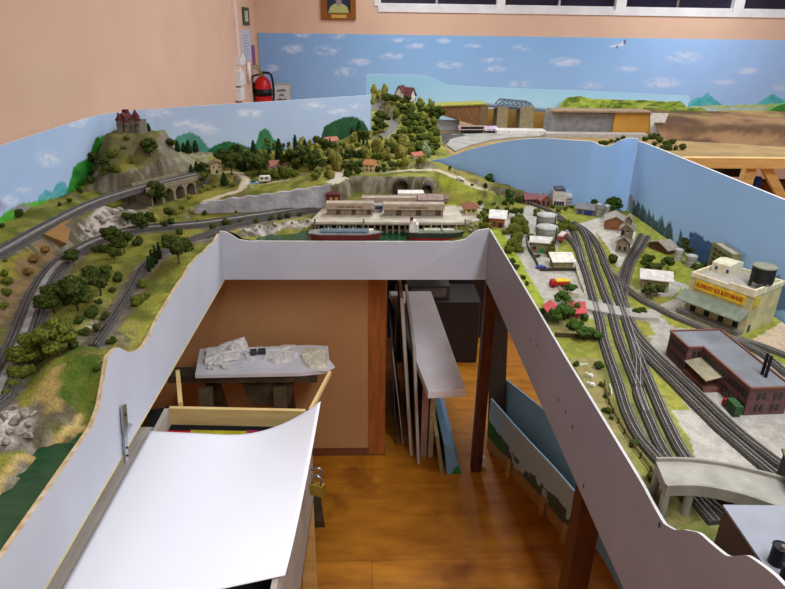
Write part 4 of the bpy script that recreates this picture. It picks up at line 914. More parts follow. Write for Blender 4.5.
b = MB(); hull(b, L2*.98, .052, 0, .009, .95); b.build('red_waterline', M('bright_red_hull', (150, 24, 26)), t)
b = MB(); hull(b, L2, .056, .009, .027, .96); b.build('hull', M('dark_green_hull', (46, 56, 40)), t)
b = MB(); hull(b, L2*.99, .05, .027, .029, .99); b.build('deck', M('pale_green_deck', (112, 120, 96)), t)
MB().box(-L2*.2, L2*.08, -.014, .014, .029, .036).build('hatch', M('pale_hatch', (176, 180, 156)), t); MB().box(L2*.12, L2*.32, -.013, .013, .029, .036).build('hatch', M('pale_hatch_cover', (176, 180, 156)), t)
MB().box(-L2*.46, -L2*.30, -.019, .019, .029, .058).build('bridge', mWhiteM, t); MB().box(-L2*.44, -L2*.34, -.014, .014, .058, .07).build('wheelhouse', mWhiteM, t); MB().cyl(-L2*.42, 0, .006, .058, .082, 10).build('funnel', mDkRed, t)
for x in (-.08, .1, .36): MB().cyl(L2*x, 0, .0015, .029, .06, 6).build('mast', mCream, t)
# --- corner buildings
bld('kiosk', 'cream walled house with brown hipped roof at the right end of the quay', (465, 214), (477, 214), 208, .05, 'hip', M('pale_yellow_wall', (200, 190, 120)), M('brown_hip_roof', (140, 92, 66)), QZ, .022, .012, wins=row('f', 2, .3, .008, .01), group=HG)
bld('shed', 'orange brick shed with white sloping roof beside the fascia corner', (490, 227), (504, 228), 219, .06, 'shed', mOrangeB, mWhiteM, ZR, .012, .008, wins=[('f', .3, .15, .016, .018, M('dull_green_door', (70, 84, 50)))], doors=[('f', .72, 0, .016, .02)], group=TG)
# --- town back row
bld('house', 'red brick house with pink red roof, leftmost on the far blue board', (525, 204.5), (537, 204.5), 199.5, .05, 'gable_x', M('rosy_brick', (150, 100, 92)), M('rosy_roof', (140, 92, 90)), ZR, .014, wins=row('f', 3, .2, .008, .01)+row('f', 3, .6, .008, .008), group=TG)
bld('house', 'orange red brick house immediately left of the tall white building', (540, 207), (551, 207), 201.5, .06, 'gable_y', M('orange_red_brick', (150, 98, 78)), M('red_brown_roof', (150, 100, 94)), ZR, .018, wins=row('f', 2, .2, .008, .012)+row('f', 2, .6, .008, .01), group=TG)
t, W_, D_, h_ = bld('apartment_block', 'tall white building with grey mansard roof near the blue board', (552, 206), (565, 206.5), 193.5, .07, 'flat', mWhiteM, M('slate_grey_roof', (92, 100, 120)), ZR, wins=row('f', 4, .04, .009, .012)+row('f', 4, .2, .009, .008), group=TG)
MB().extr([(.004, h_), (W_-.004, h_), (W_-.008, h_+.011), (.008, h_+.011)], 'y', -.002, .05).build('mansard', M('slate_blue_mansard', (92, 100, 120)), t)
MB().box(W_, W_+.028, .0, .06, -.01, h_*.72).build('side_block', mWhiteM, t)
for k in range(3): MB().box(W_+.003, W_+.026, -.01, .0, h_*(.1+.22*k), h_*(.1+.22*k)+.003).build('balcony', M('lilac_grey', (150, 150, 176)), t)
bld('house', 'low faded pink terrace right of the tall white building', (574, 203), (588, 204), 199.5, .03, 'gable_x', M('pink_grey_wall', (170, 144, 134)), M('pink_grey_roof', (176, 132, 122)), ZR, .01, group=TG)
bld('shed', 'grey roofed shed with blue doors beside the twin silos', (576, 213.5), (594, 216), 208.5, .06, 'gable_x', M('grey_shed_wall', (130, 130, 126)), M('grey_shed_roof', (134, 134, 134)), ZR, .014, wins=[('f', .68, .05, .034, .017, mBlueP), ('f', .2, .1, .014, .012, mBlueP)], group=TG)
def silo(label, u, v, r, hpx, m=mSilver, seg=18, cone=.006, nm='storage_tank', grp='storage tanks and silos', z=ZR, rail=False):
    p = Pz(u, v, z); h = Py(u, v-hpx, p.y).z-z; t = thing(nm, label, 'tank', p, 0, grp)
    MB().cyl(0, 0, r, 0, h, seg).build('shell', m, t); MB().lathe([(r*1.03, h), (r*1.03, h+.002), (r*.3, h+cone), (0, h+cone)], seg).build('lid', M('tank_lid', (186, 186, 178)), t)
    for k in (.33, .66): MB().lathe([(r, h*k-.001), (r*1.025, h*k-.001), (r*1.025, h*k+.001), (r, h*k+.001)], seg).build('band', M('tank_band', (120, 120, 112)), t)
    if rail: MB().bar((r*.7, -r*.75, 0), (r*.7, -r*.75, h+.008), .003).build('ladder', mWinD, t)
    return t, h
silo('left grey cylindrical silo of the twin pair by the blue doored shed', 597.5, 216.5, .0115, 12); silo('right grey cylindrical silo of the twin pair by the blue doored shed', 605.5, 217, .0115, 11)
silo('rear tall round grey oil tank with platform on top', 545, 232, .036, 17, rail=True); silo('front round grey oil tank beside the white roofed shed', 545.5, 241, .037, 14, rail=True)
silo('left squat silver tank on the grass near the painted pines', 677.5, 260, .013, 10, M('silver_tank_pale', (176, 176, 166))); silo('right squat silver tank on the grass near the painted pines', 690, 266, .017, 10, M('silver_tank_dull', (160, 160, 148)))
bld('brick_warehouse', 'long rusty brick warehouse with grey roof behind the mill tower', (604, 229), (624, 231), 222, .11, 'gable_y', M('rust_brick', (140, 92, 58)), M('pale_grey_roof', (166, 160, 146)), ZR, .018, .006, group=TG)
# mill tower
t, W_, D_, h_ = bld('grain_mill', 'weathered grey wooden mill tower with stacked gabled storeys', (615, 252), (628, 254), 243, .07, 'gable_y', mGreyW, M('mill_roof', (168, 158, 136)), ZR, .018, .006, wins=row('f', 2, .25, .008, .014), group=TG)
q = MB(); q.extr([(.006, h_), (W_-.0, h_), (W_-.0, h_+.038), (W_/2, h_+.054), (.006, h_+.038)], 'y', .022, .07); q.build('upper_storey', mGreyW, t)
q = MB(); q.extr([(-.002, h_+.034), (W_/2, h_+.056), (W_+.008, h_+.034), (W_+.008, h_+.037), (W_/2, h_+.060), (-.002, h_+.037)], 'y', .016, .075); q.build('upper_roof', M('mill_roof_upper', (160, 150, 130)), t)
q = MB(); q.extr([(W_*.3, h_+.04), (W_*.8, h_+.04), (W_*.8, h_+.068), (W_*.55, h_+.08), (W_*.3, h_+.068)], 'y', .03, .06); q.build('cupola', mGreyW, t)
q = MB(); q.extr([(W_*.22, h_+.066), (W_*.55, h_+.082), (W_*.88, h_+.066), (W_*.88, h_+.069), (W_*.55, h_+.086), (W_*.22, h_+.069)], 'y', .025, .065); q.build('cupola_roof', M('mill_roof_cupola', (160, 150, 130)), t)
for x in (.3, .65): MB().box(W_*x-.004, W_*x+.004, .0205, .023, h_+.02, h_+.036).build('window', mWinD, t)
MB().box(W_*.5, W_*.8, .0, .022, h_+.005, h_+.03).build('dormer', mGreyW, t)
bld('brown_warehouse', 'dark brown plank warehouse with low grey gable roof by the siding', (648, 247), (667, 255), 243, .06, 'gable_y', mBrownW, M('warm_grey_roof', (160, 150, 134)), ZR, .016, .006, group=TG)
# white roofed house and yellow block
t, W_, D_, h_ = bld('depot', 'khaki depot with broad white gabled roof and open doorway', (641, 290), (667, 293), 279, .075, 'gable_x', mKhaki, mWhiteM, ZR, .012, .010, doors=[('f', .78, 0, .016, .022)], wins=[('f', .25, .3, .012, .012)], group=TG)
oa = Px(713, 242, 1.035); ob = Px(733, 254, 1.035); ua = projn(1.035, oa.y, ZR); ub = projn(1.035, ob.y, ZR)
t, W_, D_, h_ = bld('office_block', 'tall greenish yellow office block with rows of windows against the right backdrop board', ua, ub, 0, .04, 'flat', M('green_yellow_block', (140, 138, 92)), mConcrete, ZR, group=TG, h=oa.z-ZR)
for k in range(6):
    for i in range(8): MB().box(W_*(.06+.115*i), W_*(.06+.115*i)+W_*.075, -.0012, .001, h_*(.06+.15*k), h_*(.06+.15*k)+h_*.085).build('window', mWinD if i % 2 else M('olive_window', (92, 96, 66)), t)
bld('brick_building', 'small reddish building with chimney behind the ice warehouse roof', (736, 285), (744, 288), 270, .02, 'gable_x', M('dusty_red', (130, 88, 80)), M('dusty_red_roof', (130, 84, 74)), ZR, .01, group=TG)

# --- ice warehouse
A_ = Pz(683.5, 311.5, ZR); B_ = Pz(743, 335, ZR); W = (B_-A_).length; rz = math.atan2(B_.y-A_.y, B_.x-A_.x)
mIce = M('ice_house_cream', (200, 188, 138), scale=30); mIceR = M('ice_house_grey_roof', (176, 170, 156), scale=20)
t = thing('ice_warehouse', 'cream ice warehouse with red and yellow roof level sign', 'building', A_, rz, TG)
hI = Py(744, 292, B_.y).z-ZR; Dp = (Pz(771, 321, ZR)-B_).length
MB().box(0, W, 0, Dp, -.01, hI-.012).build('walls', mIce, t); MB().box(.003, W-.003, .003, Dp-.003, hI-.0125, hI-.010).build('roof', mIceR, t)
e = .004; pb = MB()
pb.box(-e/2, W*.62, -e/2, e, hI-.014, hI-.002); pb.box(W*.62, W+e/2, -e/2, e, hI-.014, hI+.004); pb.box(-e/2, e, e, Dp, hI-.014, hI-.002); pb.box(-e/2, W+e/2, Dp-e, Dp+e/2, hI-.014, hI-.002); pb.box(W-e, W+e/2, e, Dp*.32, hI-.014, hI+.004); pb.box(W-e, W+e/2, Dp*.32, Dp-e, hI-.014, hI-.002)
pb.build('parapet', M('pale_parapet', (226, 216, 178)), t)
z0 = hI*.10
for i in range(4): MB().box(W*(.10+.235*i), W*(.10+.235*i)+W*.085, -.0015, .001, z0, z0+hI*.24).build('dock_door', mat('dock_door_dark', (40, 40, 36), None, 40, .8), t)
MB().box(-.01, W*.98, -.022, 0, -.005, z0-.001).build('loading_dock', M('dock_grey', (128, 124, 114)), t)
cz0 = hI*.42; MB().add([(-.012, 0, cz0+.016), (W*1.0, 0, cz0+.016), (W*1.0, -.034, cz0-.004), (-.012, -.034, cz0-.004), (-.012, 0, cz0+.013), (W, 0, cz0+.013), (W, -.034, cz0-.007), (-.012, -.034, cz0-.007)], [(0, 3, 2, 1), (4, 5, 6, 7), (3, 7, 6, 2), (0, 4, 7, 3), (1, 2, 6, 5)]).build('awning', M('grey_green_awning', (128, 138, 118)), t)
sg = MB().box(W*.10, W*.90, -.003, .0005, hI*.645, hI*.85).build('sign_board', mYellowP, t)
letters('R.J.FROST ICE & STORAGE', 'sign_lettering', M('sign_red', (176, 30, 22)), sg, hI*.125, Matrix.Translation((W*.5, -.0035, hI*.748)) @ Matrix.Rotation(PI/2, 4, 'X'), W*.74)
MB().box(W-.0005, W+.003, Dp*.06, Dp*.24, hI*.62, hI*.84).build('side_sign', M('dull_yellow_sign', (206, 186, 60)), t)
MB().box(W-.0005, W+.0015, Dp*.1, Dp*.17, .004, .022).build('side_door', mWinD, t)
ph = MB(); ph.extr([(Dp*.5, hI-.012), (Dp*.95, hI-.012), (Dp*.95, hI+.016), (Dp*.72, hI+.022), (Dp*.5, hI+.016)], 'x', W*.06, W*.36); p_ = ph.build('roof_house', M('white_cream_house', (224, 218, 188)), t)
for x in (.14, .33): MB().box(W*x-.003, W*x+.003, Dp*.5-.0012, Dp*.5+.001, hI-.002, hI+.007).build('roof_house_window', mBlueP, p_)
tx, ty = W*.86, Dp*.5
wt = MB().lathe([(0, hI+.006), (.026, hI+.006), (.026, hI+.044), (0, hI+.044)], 24, (tx, ty), False).build('water_tank', mat('black_tank_slats', (26, 28, 26), (40, 42, 38), 80, .7), t)
MB().lathe([(.0272, hI+.043), (.0272, hI+.046), (0, hI+.050)], 24, (tx, ty), False).build('tank_lid', M('tank_lid_grey_green', (150, 150, 126)), wt)
for sx, sy in ((-1, -1), (1, -1), (1, 1), (-1, 1)): MB().box(tx+sx*.017-.003, tx+sx*.017+.003, ty+sy*.017-.003, ty+sy*.017+.003, hI-.011, hI+.007).build('tank_leg', mWinD, wt)
for k in range(5): MB().lathe([(.026, hI+.01+.007*k), (.0272, hI+.01+.007*k), (.0272, hI+.0115+.007*k), (.026, hI+.0115+.007*k)], 24, (tx, ty)).build('tank_hoop', mBlack, wt)

# --- brick factory (L shaped)
mFac = mat('factory_brick', (108, 74, 72), (88, 62, 62), 140, .85, .0006, 300); mFacR = M('factory_roof', (122, 124, 127), scale=18); mFacC = M('factory_coping', (122, 82, 66))
zR = ZR+.062
ftop = lambda u, v: Pz(u, v, zR)
c1 = ftop(670.5, 331); c2 = ftop(689, 347.5); c3 = ftop(703.5, 347); c4 = ftop(751, 388.5); c5 = ftop(782, 388.5); c6 = ftop(709, 331)
O = c1.copy(); O.z = ZR
ax = (c4-c3); ax.z = 0; ax.normalize(); ay = Vector((-ax.y, ax.x, 0)); rz = math.atan2(ax.y, ax.x)
loc = lambda p: ((p-O).x*ax.x+(p-O).y*ax.y, (p-O).x*ay.x+(p-O).y*ay.y)
P_ = [loc(p) for p in (c1, c2, c3, c4, c5, c6)]
# squared plan: west wing front edge, notch, long front, east end
l1 = P_[1][0]; yf = P_[0][1]*.5+P_[1][1]*.5; y3 = P_[2][1]*.5+P_[3][1]*.5; l4 = P_[3][0]; yb = max(P_[4][1], y3+.085); 
plan = [(0, yf), (l1, yf), (l1, y3), (l4, y3), (l4, yb), (0, yb)]
FH = .0605
t = thing('brick_factory', 'red brick L shaped factory with flat grey roof and twin chimneys', 'building', O, rz, TG)
MB().prism(plan, -.01, FH).build('walls', mFac, t)
i_ = .004; ins = [(i_, yf+i_), (l1-i_, yf+i_), (l1-i_, y3+i_), (l4-i_, y3+i_), (l4-i_, yb-i_), (i_, yb-i_)]
MB().prism(ins, FH, FH+.0015).build('roof', mFacR, t)
cp = MB()
for (a, b_) in zip(plan, plan[1:]+plan[:1]): cp.bar((*a, FH+.0015), (*b_, FH+.0015), .0045, .004)
cp.build('coping', mFacC, t)
def fwin(x, y, nx, z, w=.0066, h=.014):
    b = MB()
    if nx == 'f': b.box(x-w/2, x+w/2, y-.0012, y+.001, z, z+h)
    else: b.box(y-.001, y+.0012, x-w/2, x+w/2, z, z+h)
    b.build('window', mWinD, t)
def pairs(a, b_, n, y, nx, zs):
    for i in range(n):
        c = a+(b_-a)*(i+.5)/n
        for z in zs:
            for s in (-.0055, .0055): fwin(c+s, y, nx, z)
pairs(0.006, l1-.006, 3, yf, 'f', (.009, .036)); pairs(l1+.01, l4-.004, 7, y3, 'f', (.036,)); pairs(l1+(l4-l1)*.52, l4-.004, 4, y3, 'f', (.009,)); pairs(y3+.01, yb-.008, 2, l4, 'r', (.009, .036)); pairs(yf+.008, y3, 1, l1, 'r', (.038,))
dl = (l4-l1)*.5
MB().prism([(l1, yf-.002), (l1+dl, yf-.002), (l1+dl, y3), (l1, y3)], -.005, .010).build('loading_dock', M('dock_brick', (122, 82, 70)), t)
MB().add([(l1+.002, y3, .036), (l1+dl, y3, .036), (l1+dl+.003, yf-.004, .029), (l1+.002, yf-.004, .029), (l1+.002, y3, .038), (l1+dl, y3, .038), (l1+dl+.003, yf-.004, .031), (l1+.002, yf-.004, .031)], [(0, 1, 2, 3), (4, 7, 6, 5), (3, 2, 6, 7), (1, 5, 6, 2), (0, 3, 7, 4)]).build('canopy', M('plank_canopy', (156, 146, 118)), t)
for dx in (0, .011):
    MB().cyl(l4*.80+dx, yb-.03, .0032, FH, FH+.05, 10).build('chimney', mBlack, t)
# vehicles
def truck(label, u, v, L, ang, cabm, boxm, boxh=.5, boxtop=None, z=ZR):
    p = Pz(u, v, z); t = thing('truck', label, 'truck', p+Vector((0, 0, .001)), ang, 'model road vehicles'); w = L*.36
    c = MB(); c.extr([(L*.26, L*.06), (L*.5, L*.06), (L*.5, L*.22), (L*.42, L*.36), (L*.26, L*.36)], 'y', -w/2, w/2); c.build('cab', cabm, t)
    MB().box(-L*.5, L*.24, -w/2, w/2, L*.1, L*(.1+boxh*.6)).build('load_body', boxm, t)
    MB().box(-L*.49, L*.23, -w*.48, w*.48, L*(.1+boxh*.6), L*(.1+boxh*.78)).build('load_top', boxtop or boxm, t)
    for sx in (-.34, -.1, .36):
        for sy in (-1, 1): MB().tube([(sx*L, sy*w*.5, L*.07), (sx*L, sy*w*.36, L*.07)], L*.07, 10, False).build('wheel', mBlack, t)
truck('red cabbed truck with dark green box body beside the brick factory', 731, 411, .046, rz+PI*.98, mRedP, M('truck_green', (48, 84, 44)), .52)
truck('yellow tanker truck with red chassis parked in the grey yard', 559, 286.5, .056, PI+.06, mRedP, mRedP, .34, mYellowP)
t = car('car', 'dark blue van parked left of the low white roofed shed', 541, 268.5, .032, .1, mBlueP, M('blue_van_roof', (80, 90, 160)), ZR)
t = thing('railcar', 'small red and white railcar at the end of the oil siding', 'train', Pz(561.5, 240, ZR+.008), 1.0)
MB().box(-.028, .028, -.0105, .0105, .004, .02).build('body', M('railcar_red', (170, 70, 66)), t, bevel=.002); MB().box(-.027, .027, -.009, .009, .02, .024).build('roof', M('railcar_roof', (206, 186, 180)), t)
for x in (-.019, .019): MB().box(x-.007, x+.007, -.008, .008, 0, .0045).build('bogie', mBlack, t)
for s in (-1, 1): MB().box(-.02, .02, s*.0106-.0006, s*.0106+.0006, .012, .017).build('window_strip', mWinD, t)
# sheds by the yard
bld('shed', 'long khaki shed with white roof in front of the grey oil tanks', (530, 252.5), (549, 254), 243, .05, 'gable_x', M('olive_brick', (126, 118, 80)), mWhiteM, ZR, .01, .006, doors=[('f', .62, 0, .013, .018, M('bright_green_door', (30, 130, 66)))], wins=[('f', .2, .3, .01, .01)], group=TG)
bld('shed', 'low khaki shed with pale sloping roof beside the blue van', (553, 269.5), (573, 269.5), 263, .06, 'shed', mKhaki, M('cream_white_roof', (226, 220, 204)), ZR, .01, .006, group=TG)
t, W_, D_, h_ = bld('red_roofed_house', 'sage green house with coral red roofs behind the cow field', (570, 319), (582, 318.5), 311.5, .035, 'gable_x', mSage, mPink, ZR, .014, .008, doors=[('f', .42, 0, .012, .018, mRedP)], wins=[('f', .2, .3, .01, .01)], group=TG)
MB().extr([(-.060, -.01), (-.028, -.01), (-.028, h_), (-.044, h_+.010), (-.060, h_)], 'y', -.008, .035).build('side_wing', mSage, t)
MB().extr([(-.065, h_-.004), (-.044, h_+.011), (-.023, h_-.004), (-.023, h_-.001), (-.044, h_+.0145), (-.065, h_-.001)], 'y', -.012, .038).build('wing_roof', mPink, t); MB().box(-.03, .002, .004, .03, -.01, h_*.8).build('link', mSage, t)
# cows and sheep
mCow = mat('cow_patches', (230, 228, 222), (30, 28, 28), 90, .8, lo=.52, hi=.56)
def cow(u, v, ang, label):
    p = Pz(u, v, ZR); t = tag(MB().build('cow', mCow), label, 'cow', 'cows in the field') if False else None
    b = MB(); b.blob((0, 0, .011), .0055, 2, .12, 1, (1.75, .85, .95)); b.tube([(.007, 0, .0125), (.0115, 0, .0155)], [.003, .0024], 8); b.blob((.0135, 0, .0148), .0026, 2, .1, 2, (1.4, .8, .9))
    for x in (-.006, .0055):
        for y in (-.0028, .0028): b.tube([(x, y, .009), (x, y, .0045), (x, y, 0)], [.0017, .0012, .001], 6)
    b.tube([(-.0092, 0, .0135), (-.0105, 0, .008)], .0006, 5)
    for y in (-.0022, .0022): b.blob((.0118, y, .0172), .0009, 1, 0)
    o = b.build('cow', mCow); o.location = p; o.scale = (.7, .7, .7); o.rotation_euler.z = ang; tag(o, label, 'cow', 'cows in the field')
cow(590, 378, 2.6, 'white cow at the upper end of the field fence'); cow(591.5, 387, 2.9, 'black and white cow near the grey fascia edge')
# fences
def fence(label, pts, h=.012, m=mBrownW, sp=.03, nm='fence', solid=False, z=ZR):
    P = [Pz(u, v, z) for u, v in pts]; o = P[0]; t = thing(nm, label, 'fence', o, 0, 'model fences')
    path = catmull(P, .015); path = [p-o for p in path]
    b = MB()
    for zz in ((h*.5,) if solid else (h*.45, h*.85)):
        for a, c in zip(path[:-1], path[1:]): b.bar((a.x, a.y, zz), (c.x, c.y, zz), .0015, h if solid else .002)
    b.build('rails', m, t); acc = 0; last = None
    for p in path:
        if last is None or (p-last).length > sp: MB().box(p.x-.0012, p.x+.0012, p.y-.0012, p.y+.0012, -.002, h+.001).build('post', m, t); last = p
fence('rustic wooden fence along the left track beside the cow field', [(604, 385), (607, 400), (615, 418), (624, 434), (634, 450), (646, 466), (654, 478)])
fence('dark boundary wall behind the garden of the coral roofed house', [(555, 337), (575, 338), (598, 339)], .012, mat('dark_wall', (74, 62, 40), None, 40, .9), .05, 'garden_wall', True)
fence('pale low wall curving round the yard beside the left main track', [(575, 268), (579, 282), (584, 297), (570, 296), (558, 290)], .012, M('pale_wall_stone', (206, 200, 172)), .05, 'yard_wall', True)
fence('dark board fence in front of the low khaki shed', [(540, 271), (556, 271), (575, 271)], .01, mat('black_board', (56, 52, 44), None, 40, .9), .04, 'board_fence', True)
fence('grey compound fence left of the long khaki shed', [(526, 238), (528, 250), (533, 258), (538, 268)], .014, mat('grey_board', (92, 90, 84), None, 40, .9), .03, 'compound_fence', True)
fence('white gate rails at the near end of the field beside the cows', [(609, 388), (610.5, 392), (611, 397)], .009, mWhiteM, .012)
fence('white trough rail near the fascia in the cow field', [(580, 366), (587, 365.5)], .005, mWhiteM, .012)

# --- concrete road bridge (near right) -------------------------------------------------
zd = ZR+.062
Lf = [Pz(u, v, zd) for u, v in ((656, 459), (680, 459), (705, 461), (735, 466), (775, 476), (800, 484))]
Nf = [Pz(u, v, zd) for u, v in ((667, 485), (690, 484.5), (715, 487), (745, 494), (772, 503), (800, 513))]
o = Lf[0].copy(); o.z = ZR; t = thing('road_bridge', 'pale concrete road bridge on round columns crossing the near tracks', 'bridge', o)
a = catmull(Lf, .012); c_ = catmull(Nf, .012); n = 40
def res(p, n):
    S = [0]
    for i in range(len(p)-1): S.append(S[-1]+(p[i+1]-p[i]).length)
    return [Vector((np.interp(S[-1]*k/n, S, [q.x for q in p]), np.interp(S[-1]*k/n, S, [q.y for q in p]), zd)) for k in range(n+1)]
a = [p-o for p in res(a, n)]; c_ = [p-o for p in res(c_, n)]
def slab(A, B, z0, z1, m, nm, par):
    n = len(A)-1; vs = [(p.x, p.y, z0) for p in A]+[(p.x, p.y, z0) for p in B]+[(p.x, p.y, z1) for p in A]+[(p.x, p.y, z1) for p in B]; N = n+1
    fs = []
    for k in range(n): fs += [(k, N+k, N+k+1, k+1), (2*N+k, 2*N+k+1, 3*N+k+1, 3*N+k), (k, k+1, 2*N+k+1, 2*N+k), (N+k, 3*N+k, 3*N+k+1, N+k+1)]
    fs += [(0, 2*N, 3*N, N), (n, N+n, 3*N+n, 2*N+n)]
    return MB().add(vs, fs).build(nm, m, par)
hz = zd-ZR; mBr = M('bridge_concrete', (150, 146, 132), scale=30)
slab(a, c_, hz-.012, hz-.003, M('bridge_road', (158, 154, 142), scale=24), 'deck', t)
mix = lambda A, B, k: [p*(1-k)+q*k for p, q in zip(A, B)]
slab(mix(a, c_, -.02), mix(a, c_, .05), hz-.016, hz+.003, mBr, 'parapet', t); slab(mix(a, c_, .95), mix(a, c_, 1.03), hz-.02, hz+.0, mBr, 'parapet', t)
for k in (.03, .24, .62, .8, .93):
    i = int(k*n)
    for q in (.12, .9):
        p = a[i]*(1-q)+c_[i]*q; MB().cyl(p.x, p.y, .0065, -.004, hz-.012, 14).build('column', mBr, t)
    p = a[i]*.9+c_[i]*.1; p2 = a[i]*.08+c_[i]*.92; MB().bar((p.x, p.y, hz-.016), (p2.x, p2.y, hz-.016), .01, .008).build('cross_beam', mBr, t)
# dark stone building at the right frame edge
p1 = Pz(776, 496, ZR+.03)
t = thing('stone_tower', 'dark grey rough stone tower at the right end of the road bridge', 'tower', (Pz(772, 492, ZR+.04).x+.004, Pz(772, 492, ZR+.04).y-.03, ZR), -.35)
MB().box(0, .09, 0, .07, 0, .088).build('walls', mat('dark_rubble_stone', (62, 60, 58), (36, 34, 34), 160, .9, .002, 200), t); MB().box(-.003, .093, -.003, .073, .088, .092).build('coping', M('moss_coping', (120, 112, 84)), t)
for x in (.03, .06): MB().box(x-.004, x+.004, -.0012, .001, .05, .066).build('window', mWinD, t)
# foreground flat roofed building
zr = ZR+.095
r1 = Pz(725, 506, zr); r2 = Pz(771, 502, zr); r3 = Pz(778, 583, zr)
o = r1.copy(); o.z = ZR; dx = (r3-r1); dx.z = 0; Lx = dx.length; rz = math.atan2(dx.y, dx.x)
t = thing('flat_roofed_factory', 'brown walled factory with pale flat roof and black tanks, near right corner', 'building', o, rz, TG)
wd = .16
MB().box(-.0, Lx+.12, 0, wd, -.02, .092).build('walls', M('dark_brown_render', (96, 70, 54), scale=14), t); MB().box(-.002, Lx+.122, -.002, wd+.002, .092, .0955).build('roof', M('pale_grey_roofing', (150, 152, 160), scale=8), t)
for k, (u, v) in enumerate(((776, 553), (786, 574))):
    p = Pz(u, v+10, zr)-o; lx = p.x*math.cos(rz)+p.y*math.sin(rz); ly = -p.x*math.sin(rz)+p.y*math.cos(rz)
    tk = MB().cyl(lx, ly, .0095, .0955, .122, 18).build('black_tank', mBlack, t); MB().lathe([(.009, .121), (.0105, .122), (.009, .123)], 18, (lx, ly)).build('tank_rim', mWinD, tk); MB().cyl(lx+.003, ly, .003, .122, .126, 10).build('tank_valve', mGreyW, tk)
# ---------------------------------------------------------------- wall fittings
t = thing('framed_portrait', 'wood framed portrait of a person in a yellow shirt on the back wall', 'picture', (0, BY, 0))
a = Py(322, 19, BY); b_ = Py(356, 19, BY); xm = (a.x+b_.x)/2; w = b_.x-a.x; z0 = a.z; hh = w*1.25; t.location = (xm, BY, z0)
fb_ = MB(); fb_.box(-w/2, w/2, -.03, 0, 0, w*.16); fb_.box(-w/2, w/2, -.03, 0, hh-w*.16, hh); fb_.box(-w/2, -w/2+w*.16, -.03, 0, w*.16, hh-w*.16); fb_.box(w/2-w*.16, w/2, -.03, 0, w*.16, hh-w*.16)
fb_.build('frame', M('frame_wood', (140, 84, 30)), t)
pr = MB().box(-w*.34, w*.34, -.012, 0, w*.16, hh-w*.16).build('photograph', M('navy_photo_ground', (46, 52, 74)), t)
MB().extr([(-.31*w, .17*w), (.31*w, .17*w), (.25*w, .33*w), (.12*w, .41*w), (-.12*w, .41*w), (-.25*w, .33*w)], 'y', -.0135, -.012).build('yellow_shirt', M('shirt_yellow', (176, 180, 110)), pr)
b = MB(); b.add([(.085*w*math.cos(k*PI/8), -.0142, 0.47*w+.12*w*math.sin(k*PI/8)) for k in range(16)], [tuple(range(16))[::-1]]); b.build('face', M('printed_face', (150, 130, 128)), pr)
MB().box(-.22*w, .22*w, -.033, -.028, .03*w, .12*w).build('brass_plate', M('brass_plate_gold', (204, 164, 74)), t)
def wallbox(name, label, cat, u0, v0, u1, v1, d, m, grp=None):
    p = Px(u0, v1, LX); q = Px(u1, v0, LX+d); y0 = Px(u0, v1, LX+d).y; y1 = Px(u1, v1, LX+d).y; zt_ = Px(u0, v0, LX+d).z; zb_ = Px(u0, v1, LX+d).z
    return tag(MB().box(LX, LX+d, y0, y1, zb_, zt_).build(name, m, None, (LX, y0, zb_)), label, cat, grp)
o = wallbox('picture', 'small green framed picture high on the left wall by the cream trim', 'picture', 244, 7, 250, 25, .012, M('green_frame', (70, 84, 56)))
y0, y1 = -.0, Px(250, 16, LX+.012).y-Px(244, 16, LX+.012).y; hh = Px(244, 7, LX+.012).z-Px(244, 25, LX+.012).z
MB().box(.0118, .0135, y1*.25, y1*.75, hh*.2, hh*.8).build('print', M('pale_print', (196, 190, 150)), o)
o = wallbox('notice', 'pale printed notice sheet pinned on the left wall above the switches', 'notice', 243, 30, 252, 62, .002, M('notice_paper', (200, 204, 220)))
y1 = Px(252, 45, LX+.002).y-Px(243, 45, LX+.002).y; hh = Px(243, 30, LX).z-Px(243, 62, LX).z
b = MB()
for k in range(9): b.box(.0018, .0024, y1*.15, y1*(.6+.25*((k*7) % 3)/2), hh*(.1+.09*k), hh*(.1+.09*k)+.006)
b.build('text_line', M('grey_print', (140, 144, 170)), o)
wallbox('leaflet', 'narrow purple leaflet hanging on the left wall above the extinguisher', 'leaflet', 253, 45, 256, 66, .004, M('purple_paper', (150, 84, 130)))
for k, (v0, v1, lab) in enumerate(((57, 65, 'topmost of the three white switch boxes beside the cream trim'), (71, 86, 'middle one of the three white switch boxes beside the cream trim'), (88, 101, 'lowest of the three white switch boxes beside the cream trim'))):
    o = wallbox('switch_box', lab, 'switch', 241, v0, 245.5, v1, .05, mWhiteP, 'white switch boxes')
    MB().box(.049, .056, .06, .14, .03, .09).build('rocker', M('switch_rocker', (236, 236, 230)), o)
p = Px(250, 73, LX+.03); tag(MB().tube([(LX+.019, p.y, p.z-.1), (LX+.019, p.y, p.z+.1)], .02, 12).build('conduit', mWhiteP, None, (LX+.03, p.y, p.z-.1)), 'short white pipe cover on the wall beside the switch boxes', 'pipe')
